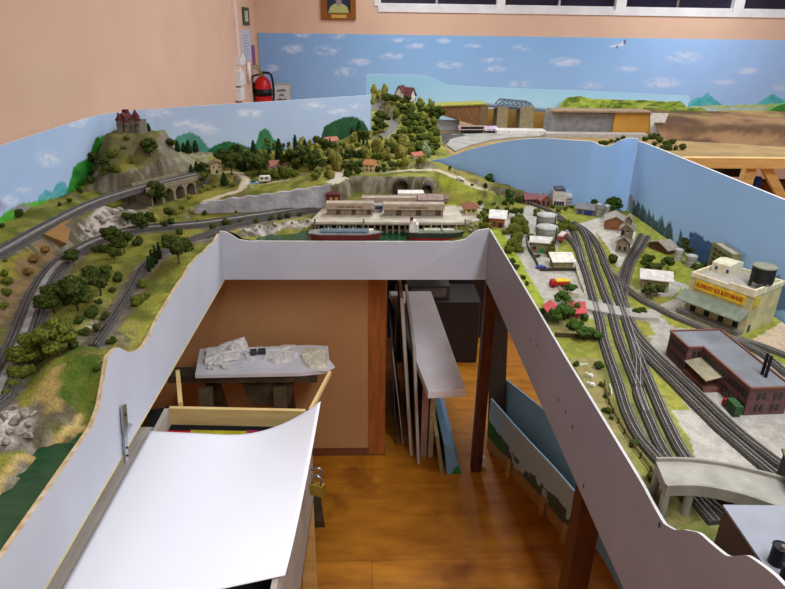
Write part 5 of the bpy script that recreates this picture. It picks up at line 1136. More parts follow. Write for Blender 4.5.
# fire extinguisher
ex = LX+.1; ey = Px(263, 88, ex).y; zt_ = Px(263, 76, ex).z
t = thing('fire_extinguisher', 'red fire extinguisher with black hose and band on the far left wall', 'extinguisher', (ex, ey, zt_-.48))
MB().lathe([(0, 0), (.085, 0), (.09, .02), (.09, .38), (.08, .43), (.05, .465), (.03, .48), (0, .48)], 24).build('cylinder', M('extinguisher_red', (200, 24, 24), rough=.35), t)
MB().lathe([(.091, .29), (.093, .29), (.093, .36), (.091, .36)], 24).build('band', mBlack, t)
b = MB(); b.cyl(0, 0, .022, .48, .53, 12); b.bar((-.02, 0, .53), (-.08, -.03, .57), .02, .012); b.bar((-.01, 0, .54), (-.07, -.02, .61), .02, .012); b.build('valve_handle', M('brass_valve', (150, 130, 80)), t)
b = MB(); b.tube(catmull([(.02, -.02, .52), (.1, -.06, .5), (.115, -.05, .35), (.1, -.04, .15), (.09, -.03, .02)], .02), .012, 8); b.tube(catmull([(-.02, -.04, .5), (-.09, -.06, .48), (-.105, -.05, .4), (-.1, -.05, .32)], .02), .01, 8); b.build('hose', mBlack, t)
b = MB(); b.lathe([(0, .33), (.012, .33), (.012, .331), (0, .331)], 10, (0, -.1)); b.build('gauge', mBlack, t)
MB().box(-.1, -.085, -.03, .03, .1, .42).build('wall_bracket', mBlack, t)
a = Py(272, 105, BY-.02); b_ = Py(291, 83, BY-.02); w = b_.x-a.x; h = b_.z-a.z
t = thing('sign', 'white framed printed sign on the back wall beside the fire extinguisher', 'sign', (a.x, BY-.03, a.z))
MB().box(0, w, 0, .012, 0, h).build('sign_face', M('sign_white', (214, 216, 216)), t)
fr_ = MB(); q = .012; fr_.box(0, w, -.006, .013, h-q, h); fr_.box(0, q, -.006, .013, q, h-q); fr_.box(w-q, w, -.006, .013, q, h-q); fr_.box(0, w, -.006, .013, 0, q); fr_.build('sign_frame', M('sign_frame_grey', (188, 196, 190)), t)
mInk = M('sign_ink', (56, 58, 62))
for tx_, zz, wd_ in (('Please', .62, .4), ('the', .42, .2), ('switches', .22, .5)):     # best reading of three blurred lines
    b = MB(); x = w*(.5-wd_/2); rn = random.Random(tx_)
    while x < w*(.5+wd_/2): sw = rn.uniform(.006, .012); b.box(x, x+sw, -.0015, .0005, h*zz, h*zz+rn.choice((.014, .018, .024))); x += sw+.004
    b.build('text_line', mInk, t)

# ---------------------------------------------------------------- far bench
ZS = 1.09
tag(MB().box(.46, RX-.05, 3.62, 5.5, ZS-.02, ZS).build('far_baseboard', mat('dusty_plywood', (156, 128, 78), (134, 108, 64), 6), None, (3, 3.62, 0) and (.46, 3.62, ZS-.02)), 'long plywood bench top of the unfinished far layout by the back wall', 'bench')
mRockW = mat('brown_rock_wall', (150, 104, 66), (96, 68, 42), 30, .9, .01, 40, stretch=(6, 1, 1), detail=8)
mBank = mat('brown_hill_cover', (156, 124, 90), (112, 86, 58), 5, .95, .02, 16, detail=10)
YE = 4.72
ep = [Py(u, v, YE) for u, v in ((434, 108), (444, 106), (460, 105.5), (484, 104.5), (487, 105), (487, 125), (475, 125), (460, 121), (444, 116), (434, 115))]
t = thing('embankment', 'brown striped rock embankment with grassy top left of the truss bridge', 'embankment', ep[5])
o = ep[5]; q = [(p.x-o.x, p.z-o.z) for p in ep]; zt_ = q[3][1]
MB().extr(q, 'y', 0, .25).build('rock_face', mRockW, t)
b = MB(); tp = q[:5]; tp = [(x, z+.006) for x, z in tp]+[(x, z-.002) for x, z in reversed(tp)]; b.extr(tp, 'y', -.01, .2); b.build('grass_top', M('olive_grass', (150, 148, 60), scale=40), t)
MB().box(-.06, .0, -.006, .12, -.005, zt_).build('abutment', M('abutment_stone', (120, 96, 62)), t)
def fbox(name, label, cat, u0, v0, u1, v1, y, d, m, grp=None, bottom=None):
    a = Py(u0, v0, y); b_ = Py(u1, v1, y); zb_ = ZS if bottom is None else b_.z
    zt_ = Py((u0+u1)/2, v0, y).z
    return tag(MB().box(a.x, b_.x, y, y+d, zb_, zt_).build(name, m, None, ((a.x+b_.x)/2, y, zb_)), label, cat, grp)
fbox('backing_panel', 'ochre plywood backing panel behind the bridge piers', 'panel', 486, 109, 546, 128, 4.95, .012, mat('ochre_panel', (178, 136, 66), (160, 120, 56), 6))
mPier = M('pier_stone', (142, 128, 96), scale=30)
fbox('bridge_pier', 'left tall stone pier under the truss bridge', 'pier', 498, 107, 507, 127, 4.70, .16, mPier, 'truss bridge piers'); fbox('bridge_pier', 'right wider stone pier under the truss bridge', 'pier', 521, 108, 533, 128, 4.70, .16, mPier, 'truss bridge piers')
d0 = Py(485, 105, 4.78); d1 = Py(552, 111, 4.78); Ld = d1.x-d0.x
t = thing('truss_bridge', 'dark grey steel truss railway bridge crossing the far bench gap', 'bridge', (d0.x, 4.70, d0.z))
mTr = M('steel_blue_grey', (104, 120, 132)); dz = (d1.z-d0.z)
b = MB(); b.bar((0, .08, 0), (Ld, .08, dz), .10, .02); b.build('deck', mTr, t)
x0 = Py(499, 100, 4.7).x-d0.x; x1 = Py(536, 100, 4.7).x-d0.x; hT = .04; npn = 8
for yy in (0.02, .14):
    b = MB(); X = lambda k: x0+(x1-x0)*k/npn
    zz = lambda x: dz*x/Ld+.01
    b.bar((X(0), yy, zz(X(0))), (X(npn), yy, zz(X(npn))), .008); b.bar((X(1), yy, zz(X(1))+hT), (X(npn-1), yy, zz(X(npn-1))+hT), .008)
    b.bar((X(0), yy, zz(X(0))), (X(1), yy, zz(X(1))+hT), .008); b.bar((X(npn), yy, zz(X(npn))), (X(npn-1), yy, zz(X(npn-1))+hT), .008)
    for k in range(1, npn):
        b.bar((X(k), yy, zz(X(k))), (X(k), yy, zz(X(k))+hT), .005)
        if k < npn-1: b.bar((X(k), yy, zz(X(k))), (X(k+1), yy, zz(X(k+1))+hT), .004); b.bar((X(k+1), yy, zz(X(k+1))), (X(k), yy, zz(X(k))+hT), .004)
    b.build('side_truss', mTr, t)
b = MB()
for k in range(1, npn): b.bar((X(k), .02, zz(X(k))+hT), (X(k), .14, zz(X(k))+hT), .004)
b.build('top_bracing', mTr, t)
fbox('insulation_sheet', 'grey speckled foam panel in the middle of the far bench front', 'panel', 546, 111, 615, 135, 4.66, .03, mat('grey_foam', (140, 138, 136), (116, 114, 112), 22, .9, .004, 40))
fbox('plywood_panel', 'ochre plywood panel right of the grey foam panel', 'panel', 615.5, 113, 650, 136, 4.64, .02, mat('ochre_ply', (190, 140, 56), (172, 124, 48), 6))
a = Py(650.5, 113, 4.63); b_ = Py(668, 134, 4.63)
tag(MB().extr([(q_.x, q_.z) for q_ in (Py(u, v, 4.63) for u, v in ((650.5, 134), (661, 134), (664, 127), (666, 120), (668.5, 113.5), (650.5, 113)))], 'y', 4.63, 4.64).build('white_card', mWhiteM, None, (a.x, 4.63, b_.z)), 'torn white card between the plywood panel and the brown hillside', 'card')
tag(MB().box(Py(552, 111, 4.66).x, Py(650, 112, 4.66).x, 4.62, 4.80, Py(600, 112, 4.66).z, Py(600, 110.5, 4.66).z).build('track_bed', M('brown_trackbed', (150, 128, 96), scale=20), None, (Py(552, 111, 4.66).x, 4.62, Py(600, 112, 4.66).z)), 'brown trackbed strip along the top of the foam and plywood panels', 'track bed')
# brown hillside on the right
hx0 = Py(655, 130, 4.6).x; hxs = np.linspace(hx0, 6.3, 110); hys = np.linspace(3.95, 5.29, 40); HX, HY = np.meshgrid(hxs, hys)
fr0 = np.interp(HX, [2.0, 2.6, 3.2, 6.3], [4.45, 4.28, 4.0, 3.86])
HZ = ZS-.004+smooth(0, .26, HY-fr0)*(.112+.03*(fbm(HX*3, HY*3, 61)-.5)*2)+.03*(fbm(HX*7, HY*7, 62)-.5)*smooth(0, .2, HY-fr0)*(1-smooth(.6, .9, HY-fr0)*.8)
HZ += np.interp(HX, [3.2, 4.2, 6.3], [0, .02, .09])*smooth(.35, .8, HY-fr0)
HC = np.array((134, 102, 70.))+(np.array((84, 62, 42.))-np.array((134, 102, 70.)))*smooth(.38, .62, fbm(HX*5, HZ*18+HY*2, 63))[..., None]
HC = HC+(np.array((132, 128, 62.))-HC)*(smooth(.56, .7, fbm(HX*4, HY*4, 64))*smooth(.4, .7, HY-fr0)*.7)[..., None]
ho = gridmesh('hillside', np.stack([HX, HY, HZ], -1).reshape(-1, 3), 40, 110, linA(HC).reshape(-1, 3), mGround, ((HY >= fr0-.03)).ravel()); tag(ho, 'bare brown sculpted hillside at the right end of the far bench', 'landscape')
# dark track along it and green mound
a = Pz(712, 121, 1.235); tr = [Py(u, v, 5.0+.0*u) for u, v in ((712, 119.5), (740, 121), (770, 122), (800, 123))]
t = track('dark track running along the crest of the brown hillside', [tuple(p+Vector((0, -.05, .004))) for p in tr], None, bal=mBallastD, bw=.04, offs=(0,)); t['group'] = 'far bench tracks'
gp = [Py(u, v, 5.25) for u, v in ((768, 112), (772, 109), (780, 105), (800, 100), (800, 118), (764, 118))]
tag(MB().extr([(p.x, p.z) for p in gp], 'y', 5.25, 5.29).build('green_cutout', M('bright_green_board', (64, 130, 50), scale=30), None, tuple(gp[5])), 'bright green cut-out hill at the far right frame edge', 'cut-out')
# low shelf objects
gpoly_ = [Pz(u, v, ZS+.001) for u, v in ((452, 135), (510, 133.5), (548, 134), (540, 137), (515, 138), (490, 141), (470, 146), (455, 152), (447, 146))]
tag(MB().prism([(p.x, p.y) for p in gpoly_], ZS, ZS+.008).build('grey_base', M('pale_grey_card', (160, 158, 148), scale=10), None, tuple(gpoly_[0])), 'pale grey card base sheet behind the blue backdrop on the far bench', 'sheet')
fbox('white_wall', 'whitish curved wall panel left of the far bench station', 'panel', 437, 120, 459, 131, 4.80, .012, M('bluish_white', (196, 206, 216)))
def fb2(name, label, u0, u1, v, vt, wm, rm, wins): return bld(name, label, (u0, v), (u1, v), vt, .1, 'gable_x', wm, rm, ZS, .02, .008, wins=wins, group='far bench buildings')
fb2('station', 'dark low station building with pinkish roof on the far bench', 459.5, 484, 134, 129.5, M('cream_station', (200, 190, 160)), M('pinkish_roof', (176, 150, 140)), row('f', 6, .1, .05, .05))
fb2('shed', 'lilac roofed shed with brick red front on the far bench', 485.5, 497, 134, 130, M('brick_red_front', (170, 100, 84)), M('lilac_roof', (206, 190, 206)), row('f', 2, .2, .03, .03))
fbox('platform', 'long white platform running right from the far bench station', 'platform', 497, 130.5, 546, 134, 4.58, .12, mWhiteM)
fbox('platform', 'thin grey platform in front of the grey foam panel', 'platform', 546, 134, 648, 136, 4.52, .1, M('dusty_grey', (186, 180, 168)))
for pts, lab in (([(438, 162), (436, 152), (434, 145), (436, 138), (446, 134), (458, 132)], 'left curved track dropping behind the blue backdrop from the far bench'), ([(448, 160), (444, 152), (440, 146), (442, 141), (450, 137), (462, 134.5)], 'right curved track dropping behind the blue backdrop from the far bench')):
    t = track(lab, [tuple(Pz(u, v, ZS+.012)) for u, v in pts], None, bal=mBallastD, bw=.03); t['group'] = 'far bench tracks'
# timber frame at right
ga = Py(684, 153, 3.42); gb = Py(812, 165, 3.42)
t = thing('timber_framework', 'pale unfinished pine bench frame showing past the blue backdrop', 'frame', (ga.x, 3.42, 0))
zb_ = Py(785, 169, 3.42).z; zt_ = Py(785, 158.5, 3.42).z
MB().extr([(0, zt_-.02), (.05, zb_), (gb.x-ga.x+.8, zb_), (gb.x-ga.x+.8, zt_), (.02, zt_)], 'y', 0, .045).build('front_rail', mPine, t, bevel=.002)
for u in (752, 815): x = Py(u, 175, 3.45).x-ga.x; MB().box(x-.03, x+.03, .046, .1, 0, zb_+.04).build('leg', mPine, t, bevel=.002)
a = Py(770, 168, 3.44); b_ = Py(792, 200, 3.44); MB().bar((a.x-ga.x, .07, a.z), (b_.x-ga.x+.12, .07, b_.z-.18), .03, .05).build('diagonal_brace', mPine, t)
xc = Py(737, 171, 3.9)
tag(MB().box(Py(724, 170, 3.9).x, Py(748, 170, 3.9).x, 3.9, 4.1, Py(737, 177, 3.9).z, Py(737, 166, 3.9).z).build('control_box', mBlack, None, (xc.x, 3.9, Py(737, 177, 3.9).z), ), 'black control box hanging under the far bench', 'box')
tag(MB().tube([(Py(758, 180, 3.8).x, 3.8, 0), (Py(758, 180, 3.8).x, 3.8, Py(758, 177, 3.8).z)], .02, 12).build('blue_pipe', M('bright_blue', (40, 90, 190)), None, (Py(758, 180, 3.8).x, 3.8, 0)), 'upright blue tube standing beneath the far bench frame', 'tube')
tag(MB().box(Py(748, 190, 4.3).x, Py(800, 190, 4.3).x, 4.3, 4.4, 0, Py(770, 182, 4.3).z).build('storage_crate', M('dusky_wood', (120, 84, 64)), None, (Py(748, 190, 4.3).x, 4.3, 0)), 'brown storage crate in the shade under the far bench', 'crate')
t = thing('bench_support', 'plain timber trestles carrying the far bench top', 'trestle', (1.0, 4.4, 0))
for x in (0, 1.6, 3.2, 4.8):
    for y in (0, .9): MB().box(x-.03, x+.03, y-.03, y+.03, 0, ZS-.02).build('leg', mPine, t)

# ---------------------------------------------------------------- under the layout and in the aisle
def post(label, x, y, s=.055, z1=1.03): return tag(MB().box(x-s/2, x+s/2, y-s/2, y+s/2, 0, z1).build('support_post', mDarkW, None, (x, y, 0), .002), label, 'post')
p = Pz(472, 472, 0); post('dark red-brown post under the far right corner of the aisle', .466, 2.185, .045)
post('dark red-brown post halfway along the right side of the aisle', Pz(578, 585, 0).x-.05 if False else .475, 1.03, .05)
post('dark post under the left bench', -1.1, .3); post('dark post under the far left corner of the benches', -1.1, 2.2); post('dark post under the right bench by the wall of the town', 1.0, .6); post('dark post below the back right corner of the town', 1.0, 2.3)
# tea-coloured cupboard under the village
cx0 = -1.0; cx1 = Pz(385, 455, 0).x; cy = 2.29
t = thing('cupboard', 'large tan cupboard standing under the far end of the aisle', 'cupboard', (cx1, cy, 0))
MB().box(cx0-cx1, -.005, 0.006, .75, .02, .93).build('carcass', M('cupboard_brown', (150, 104, 66), scale=4), t)
MB().box(cx0-cx1, -.075, 0, .0065, .04, .92).build('front_panel', mat('tan_hardboard', (184, 138, 92), (176, 130, 84), 3, .6), t)
MB().box(-.074, -.002, -.006, .01, .01, .925).build('corner_post', mat('orange_wood', (164, 98, 44), (142, 80, 34), 8, .5, stretch=(8, 8, 1)), t)
MB().box(cx0-cx1, .0, -.004, .012, 0, .042).build('plinth', M('plinth_brown', (120, 70, 40)), t)
# leaning sheets in the gap right of the cupboard
def lean(label, pts_b, pts_t, th, m, y0, y1, nm='sheet', cat='sheet', grp='boards leaning in the gap beside the cupboard'):
    xb = pts_b; xt = pts_t[0]; zt_ = pts_t[1]
    b = MB(); b.extr([(xb, 0), (xb+th, 0), (xt+th, zt_), (xt, zt_)], 'y', y0, y1); return tag(b.build(nm, m, None, (xb, y0, 0)), label, cat, grp)
mPinkF = mat('pinkish_foam_board', (176, 140, 130), (160, 124, 114), 40, .9, .001, 120); mGreyB = mat('grey_fibre_board', (186, 178, 166), None, 12, .8)
lean('thin white edged dark sheet nearest the cupboard corner', .115, (.075, .66), .004, M('dark_sheet', (70, 64, 62)), 2.36, 2.9)
lean('second thin dark sheet from the cupboard with a pale edge', .145, (.09, .50), .004, M('pale_edge_sheet', (190, 184, 178)), 2.36, 2.9)
lean('tall grey fibre board leaning third from the cupboard', .175, (.115, .80), .014, mGreyB, 2.28, 3.0)
lean('shorter grey board leaning just left of the pink foam boards', .205, (.17, .6), .012, mGreyB, 2.22, 2.9)
lean('thick pinkish foam board standing under the white slab, left one', .222, (.222, .455), .028, mPinkF, 2.27, 3.1)
lean('thick pale yellow foam board standing under the white slab, right one', .258, (.258, .455), .022, M('pale_yellow_foam', (196, 182, 140), scale=40), 2.27, 3.1)
zsl = .46; s0 = Pz(430, 384, zsl+.035); sL = Pz(428, 391, zsl+.035); sR = Pz(466, 389, zsl+.035); bL = Pz(389, 291, zsl+.035); bR = Pz(431, 291, zsl+.035)
tag(MB().prism([(sL.x, sL.y), (sR.x, sR.y), (bR.x, bR.y), (bL.x, bL.y)], zsl-.002, zsl+.035).build('foam_slab', mat('white_polystyrene', (226, 224, 226), (214, 212, 216), 6, .8), None, (sL.x, sL.y, zsl-.002), .003), 'long white polystyrene slab lying across the standing boards', 'foam slab')
# spare backdrop strip on floor
b = MB(); a = Pz(443, 474, 0); c_ = Pz(462, 476, 0)
q0 = Pz(447, 474, 0); q1 = Pz(462, 476, 0)
t = thing('spare_backdrop', 'narrow blue and green painted strip standing on the floor beside the dark post', 'backdrop', q0)
w_ = q1.x-q0.x
MB().add([(.0, 0, 0), (w_, .0, 0), (w_-.02, .9, .0), (-.04, .9, 0), (-.02, 0, .16), (w_*.1, 0, .17), (w_*.1-.03, .9, .17), (-.05, .9, .16)], [(0, 1, 5, 4), (1, 2, 6, 5), (2, 3, 7, 6), (3, 0, 4, 7), (4, 5, 6, 7), (0, 3, 2, 1)]).build('painted_face', M('strip_sky_blue', (120, 160, 196), scale=8), t)
MB().add([(w_*.3, -.001, 0), (w_*1.0, -.001, 0), (w_*.75, -.001, .05), (w_*.5, -.001, .035)], [(0, 1, 2, 3)]).build('painted_hill', M('strip_green', (50, 120, 56)), t)
lean('pale striped batten on the floor left of the blue painted strip', q0.x-.03, (q0.x-.06, .2), .016, M('pale_batten', (150, 140, 96)), q0.y+.005, q0.y+.7, 'batten', 'batten', 'boards on the floor')
tag(MB().box(.0, .02, 0, .02, 0, .05).build('wood_offcut', mWhiteM, None, None), 'small white wood offcut standing behind the dark corner post', 'offcut'); bpy.data.objects['wood_offcut'].location = Pz(480, 467, 0)
# long painted backdrop leaning along the right of the aisle
pb_ = [(Pz(u, v, 0).x, Pz(u, v, 0).y) for u, v in ((484, 446), (500, 466), (520, 490), (545, 519), (567, 547))]
pb_ = [(x+.012, y) for x, y in pb_]; pathP = [(p.x, p.y) for p in catmull([(x, y, 0) for x, y in pb_[::1]], .03)]
def p_floor(U, V, S, Zz):
    c = np.array((180, 208, 226.))+np.zeros(U.shape+(1,)); L_ = S.max()
    c = blend(c, (Zz < .065).astype(float), (176, 140, 84))
    m = (Zz > .065) & (Zz < .10+.06*fbm(S*9, S*0, 71)); c = blend(c, m*(fbm(S*24, Zz*24, 72) > .42)*.85, (70, 76, 62))
    m = (S < L_*.22) & (Zz > .06) & (Zz < .15-.5*S*.3); c = blend(c, m.astype(float), (60, 110, 50))
    return c
o = backdrop('spare_backdrop', 'long pale blue painted backdrop with rocky shore standing on the floor at right', pathP, 0.001, lambda s, x, y: .265-.03*s, p_floor, .008, .008, topc=(140, 180, 200))
for k in (.38, .72, .97):
    i = int(k*(len(pathP)-1)); x, y = pathP[i]; MB().box(x-.022, x-.006, y-.012, y+.012, 0, .085).build('batten', mat('batten_wood', (190, 150, 90), None, 20), o)
pathQ = [(x+.16, y+.10) for x, y in pathP[:int(len(pathP)*.9)]]
backdrop('spare_backdrop', 'plain light blue board standing behind the rocky shore backdrop under the right bench', [(.60, 2.5), (.74, 2.2), (.86, 1.7), (.92, 1.2), (.95, .5)], .001, lambda s, x, y: .31-.0*s, lambda U, V, S, Zz: np.array((140, 190, 226.))+np.zeros(U.shape+(1,)), .02, .006, topc=(130, 170, 196))
p0 = Pz(488, 430, 0); tag(MB().bar((.60, 2.42, 0), (.565, 2.5, .95), .07, .05).build('leaning_timber', M('dark_grey_timber', (82, 76, 72)), None, (.60, 2.42, 0)), 'dark grey timber leaning behind the corner post on the right', 'timber')
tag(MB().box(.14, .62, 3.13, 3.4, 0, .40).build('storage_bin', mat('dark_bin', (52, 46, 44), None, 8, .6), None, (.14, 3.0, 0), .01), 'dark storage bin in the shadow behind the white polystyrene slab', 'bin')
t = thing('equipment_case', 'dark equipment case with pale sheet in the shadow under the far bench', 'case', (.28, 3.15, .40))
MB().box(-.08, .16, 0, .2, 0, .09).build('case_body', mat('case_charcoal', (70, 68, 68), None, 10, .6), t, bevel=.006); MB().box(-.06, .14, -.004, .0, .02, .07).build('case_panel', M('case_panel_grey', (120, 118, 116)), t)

tag(MB().box(.10, .70, 3.45, 3.75, 0, .92).build('shade_block', mat('shade_block_dark', (46, 38, 34), None, 6, .7), None, (.10, 3.45, 0), .004), 'dark block added as shadow behind the bin and case', 'cupboard')  # dark block added to keep the gap behind the bin dark
# ---- box of sheets and the big white sheet in the left of the aisle
ZB = .80
A_ = Pz(310, 409, ZB); B_ = Pz(283, 592, ZB); Cc = Pz(172, 401, ZB); Dd = Pz(40, 600, ZB)
Cc = Vector((-.60, A_.y+.02, ZB)); 
t = thing('open_crate', 'open pale plywood crate holding the big white sheet beside the left fascia', 'crate', (A_.x, A_.y, 0))
o = Vector((A_.x, A_.y, 0)); r = lambda p: p-o
zb_ = .48
def wallq(a, b_, z0, z1, th, m, nm):
    d = (b_-a); d.z = 0; d.normalize(); n = Vector((-d.y, d.x, 0))*th
    vs = [(p.x, p.y, z) for z in (z0, z1) for p in (a, b_, b_+n, a+n)]
    return MB().add(vs, [(0, 3, 2, 1), (4, 5, 6, 7), (0, 1, 5, 4), (1, 2, 6, 5), (2, 3, 7, 6), (3, 0, 4, 7)]).build(nm, m, t)
mCr = mat('crate_plywood', (214, 188, 128), (198, 170, 108), 8, .7, stretch=(1, 1, 6)); mCrG = mat('crate_grey_side', (176, 168, 156), None, 8, .7)
Bn = Vector((B_.x-.02, .45, ZB)); Cn = Vector((-.60, .45, ZB))
q = [r(Pz(u, v, ZB-.008)) for u, v in ((153, 427), (72, 596), (20, 596), (120, 427))]; MB().prism([(p.x, p.y) for p in q], ZB-.02, ZB-.008).build('side_ledge', mCrG, t)
wallq(r(Bn), r(A_), zb_, ZB, .012, mCrG, 'side_panel'); wallq(r(A_), r(Cc), zb_+.1, ZB, .012, mCr, 'end_panel'); wallq(r(Cc), r(Cn), zb_, ZB, .012, mCrG, 'side_panel'); wallq(r(Cn), r(Bn), zb_, ZB, .012, mCr, 'end_panel')
MB().prism([(p.x, p.y) for p in (r(A_), r(Cc), r(Cn), r(Bn))], zb_, zb_+.01).build('bottom', mat('crate_dark_inside', (30, 27, 24), None, 10, .9), t)
lp = Pz(178, 376, ZB); e_ = Pz(180, 401, ZB)
MB().bar(r(e_)+Vector((0, 0, -.02)), r(Pz(178, 374, ZB-.02)), .012, .03).build('left_rail', mCr, t); MB().bar(r(Pz(309, 410, ZB))+Vector((0, 0, -.01)), r(Pz(330, 373, ZB-.01)), .009, .014).build('right_rail', mCr, t)
for x, y in ((-.02, -.05), (-.42, -.05), (-.02, -.85), (-.42, -.85)): MB().box(x-.02, x+.02, y-.02, y+.02, 0, zb_).build('leg', mPine, t)
hp = r(Pz(311, 470, ZB-.02)); hs = MB(); hs.tube(catmull([hp+Vector((.0, 0, .0)), hp+Vector((.022, 0, .004)), hp+Vector((.026, 0, -.012)), hp+Vector((.0, 0, -.02))], .004), .003, 8); hs.build('hasp_ring', mSteel, t)
# padlock hanging on the hasp
pk = Pz(313, 484, ZB-.05)
t = thing('padlock', 'brass padlock hanging from the hasp on the crate side', 'padlock', pk+Vector((.01, 0, -.0)), -.35)
MB().box(-.018, .018, -.009, .009, -.034, 0).build('lock_body', M('brass', (178, 150, 60), metal=.6, rough=.35), t, bevel=.002)
MB().tube([(-.012, 0, 0)]+[(-.012*math.cos(PI*k/8), 0, .014+.012*math.sin(PI*k/8)) for k in range(9)]+[(.012, 0, 0)], .0032, 8).build('shackle', mSteel, t)
# printed folded thing under the sheet
t = thing('folded_banner', 'dark folded banner with red and yellow edging inside the crate', 'banner', Pz(200, 428, ZB-.04))
o2 = Vector(t.location)
q = [Pz(u, v, ZB-.055) for u, v in ((146, 410), (180, 405), (288, 418), (292, 440), (150, 440))]
MB().prism([((p-o2).x, (p-o2).y) for p in q], -.03, -.016).build('black_cloth', mat('black_cloth_matt', (16, 15, 14), None, 20, .95), t)
for u0, u1, m in ((140, 190, M('banner_red', (190, 34, 40))), (190, 246, M('banner_yellow', (180, 170, 40))), (246, 262, M('banner_magenta', (160, 40, 90)))):
    q = [Pz(u, v, ZB-.035) for u, v in ((u0, 425), (u1, 426), (u1, 431), (u0, 431))]; MB().prism([((p-o2).x, (p-o2).y) for p in q], -.016, -.012).build('edging', m, t)
# white sheet: curled front right corner
crn = {'bl': Pz(64, 592, ZB+.01), 'tl': Pz(149, 430, ZB+.01), 'br': Pz(281, 600, ZB+.01)}
tl = Pz(149, 431, ZB+.008); tr_ = Pz(321, 439, ZB+.008); br_ = Pz(285, 575, ZB+.008); bl = Pz(40, 628, ZB+.008)
tl2 = tl+(tl-bl)*0
nu, nv = 40, 50; vs = []
for j in range(nv+1):
    for i in range(nu+1):
        a = i/nu; b_ = j/nv
        p = (tl*(1-a)+tr_*a)*(1-b_)+(bl*(1-a)+br_*a)*b_
        lift = max(0, (a-.45)/.55)**2.0*max(0, 1-b_/.9)**1.5*.105; l2 = max(0, (a-.5)/.5)**2*max(0, (b_-.86)/.14)**1.4*.02*0
        vs.append((p.x, p.y+lift*.2, p.z+lift+l2))
N = nu+1; fs = [(j*N+i, (j+1)*N+i, (j+1)*N+i+1, j*N+i+1) for j in range(nv) for i in range(nu)]
o = MB().add(vs, fs, True).build('paper_sheet', mat('bright_white_card', (236, 238, 244), (232, 234, 241), 2, .5), None, tuple(tl)); sd = o.modifiers.new('thick', 'SOLIDIFY'); sd.thickness = .002; sd.offset = -1
tag(o, 'large bright white sheet with curled corner lying on the open crate', 'sheet')
# narrow grey ledge between fascia and sheet
# ---- board with plaster pieces on trestle
ZT = .62
bq = [Pz(u, v, ZT) for u, v in ((195, 375), (200, 349), (310, 345), (328, 346), (330, 370), (300, 373))]
t = thing('work_board', 'white board on the trestle behind the crate with broken plaster on top', 'board', bq[0])
MB().prism([((p-bq[0]).x, (p-bq[0]).y) for p in bq], -.014, 0).build('board_top', mat('grey_white_board', (226, 226, 230), None, 8, .6), t)
b2 = [Pz(u, v, ZT+.004) for u, v in ((240, 367), (246, 350), (322, 350), (335, 367), (328, 371))]
MB().prism([((p-bq[0]).x, (p-bq[0]).y) for p in b2], .001, .004).build('paper_underlay', mat('pale_paper', (232, 232, 238), None, 8, .7), t)
mPl = mat('white_plaster', (236, 234, 230), (214, 212, 208), 60, .9, .003, 90); mPl2 = mat('cream_plaster', (234, 228, 206), (212, 206, 186), 60, .9, .003, 90)
def slabp(label, pts, m, h=.012, z=ZT+.005):
    q = [Pz(u, v, z) for u, v in pts]; cx = sum((p for p in q), Vector())/len(q); rn = random.Random(label)
    ring = []
    for a, b_ in zip(q, q[1:]+q[:1]):
        for k in range(4): p = a.lerp(b_, k/4); ring.append((p.x-cx.x+rn.uniform(-.004, .004), p.y-cx.y+rn.uniform(-.004, .004)))
    n = len(ring); vs = [(x, y, 0) for x, y in ring]+[(x*.93, y*.93, h*rn.uniform(.7, 1.2)) for x, y in ring]+[(x*.45, y*.45, h*rn.uniform(1, 1.6)) for x, y in ring]+[(0, 0, h*1.3)]
    fs = [(i, (i+1) % n, n+(i+1) % n, n+i) for i in range(n)]+[(n+i, n+(i+1) % n, 2*n+(i+1) % n, 2*n+i) for i in range(n)]+[(2*n+i, 2*n+(i+1) % n, 3*n) for i in range(n)]+[tuple(range(n))[::-1]]
    o = MB().add(vs, fs).build('plaster_piece', m); o.location = cx; return tag(o, label, 'plaster', 'plaster pieces on the work board')
slabp('jagged white plaster piece lying flat at the left end of the work board', [(204, 362), (206, 350), (222, 348), (232, 353), (240, 352), (238, 360), (228, 361), (218, 365), (206, 365)], mPl)
slabp('long pointed white plaster piece leaning at the back of the work board', [(218, 349), (232, 345), (246, 341), (248, 349), (240, 353), (232, 355)], mPl, .02)
slabp('large rough white plaster piece in the middle of the work board', [(264, 360), (266, 350), (278, 348), (296, 347), (300, 354), (290, 362), (276, 364)], mPl, .014)
slabp('cream coloured plaster piece at the right end of the work board', [(301, 357), (304, 350), (316, 351), (327, 352), (328, 368), (310, 369), (303, 364)], mPl2, .014)
slabp('small white plaster crumb in front of the left jagged piece', [(220, 366), (224, 362), (229, 364), (230, 368), (223, 369)], mPl, .008)
slabp('thin white plaster crumb between the left and middle pieces', [(244, 353), (250, 353), (251, 361), (247, 360)], mPl, .008)
slabp('small white plaster crumb lying left of the small one near the front edge', [(207, 367), (213, 366), (215, 369), (208, 369)], mPl, .006)
q = Pz(257, 354, ZT+.006); t = thing('foam_block', 'dark charcoal lump resting between the plaster pieces', 'block', q, .2)
MB().box(-.026, .0, -.012, .012, 0, .02).build('block_half', mat('charcoal_foam', (66, 70, 78), (50, 54, 60), 40, .9), t, bevel=.003); MB().box(.004, .034, -.010, .014, 0, .018).build('block_half', mat('charcoal_foam_block', (66, 70, 78), (50, 54, 60), 40, .9), t, bevel=.003)
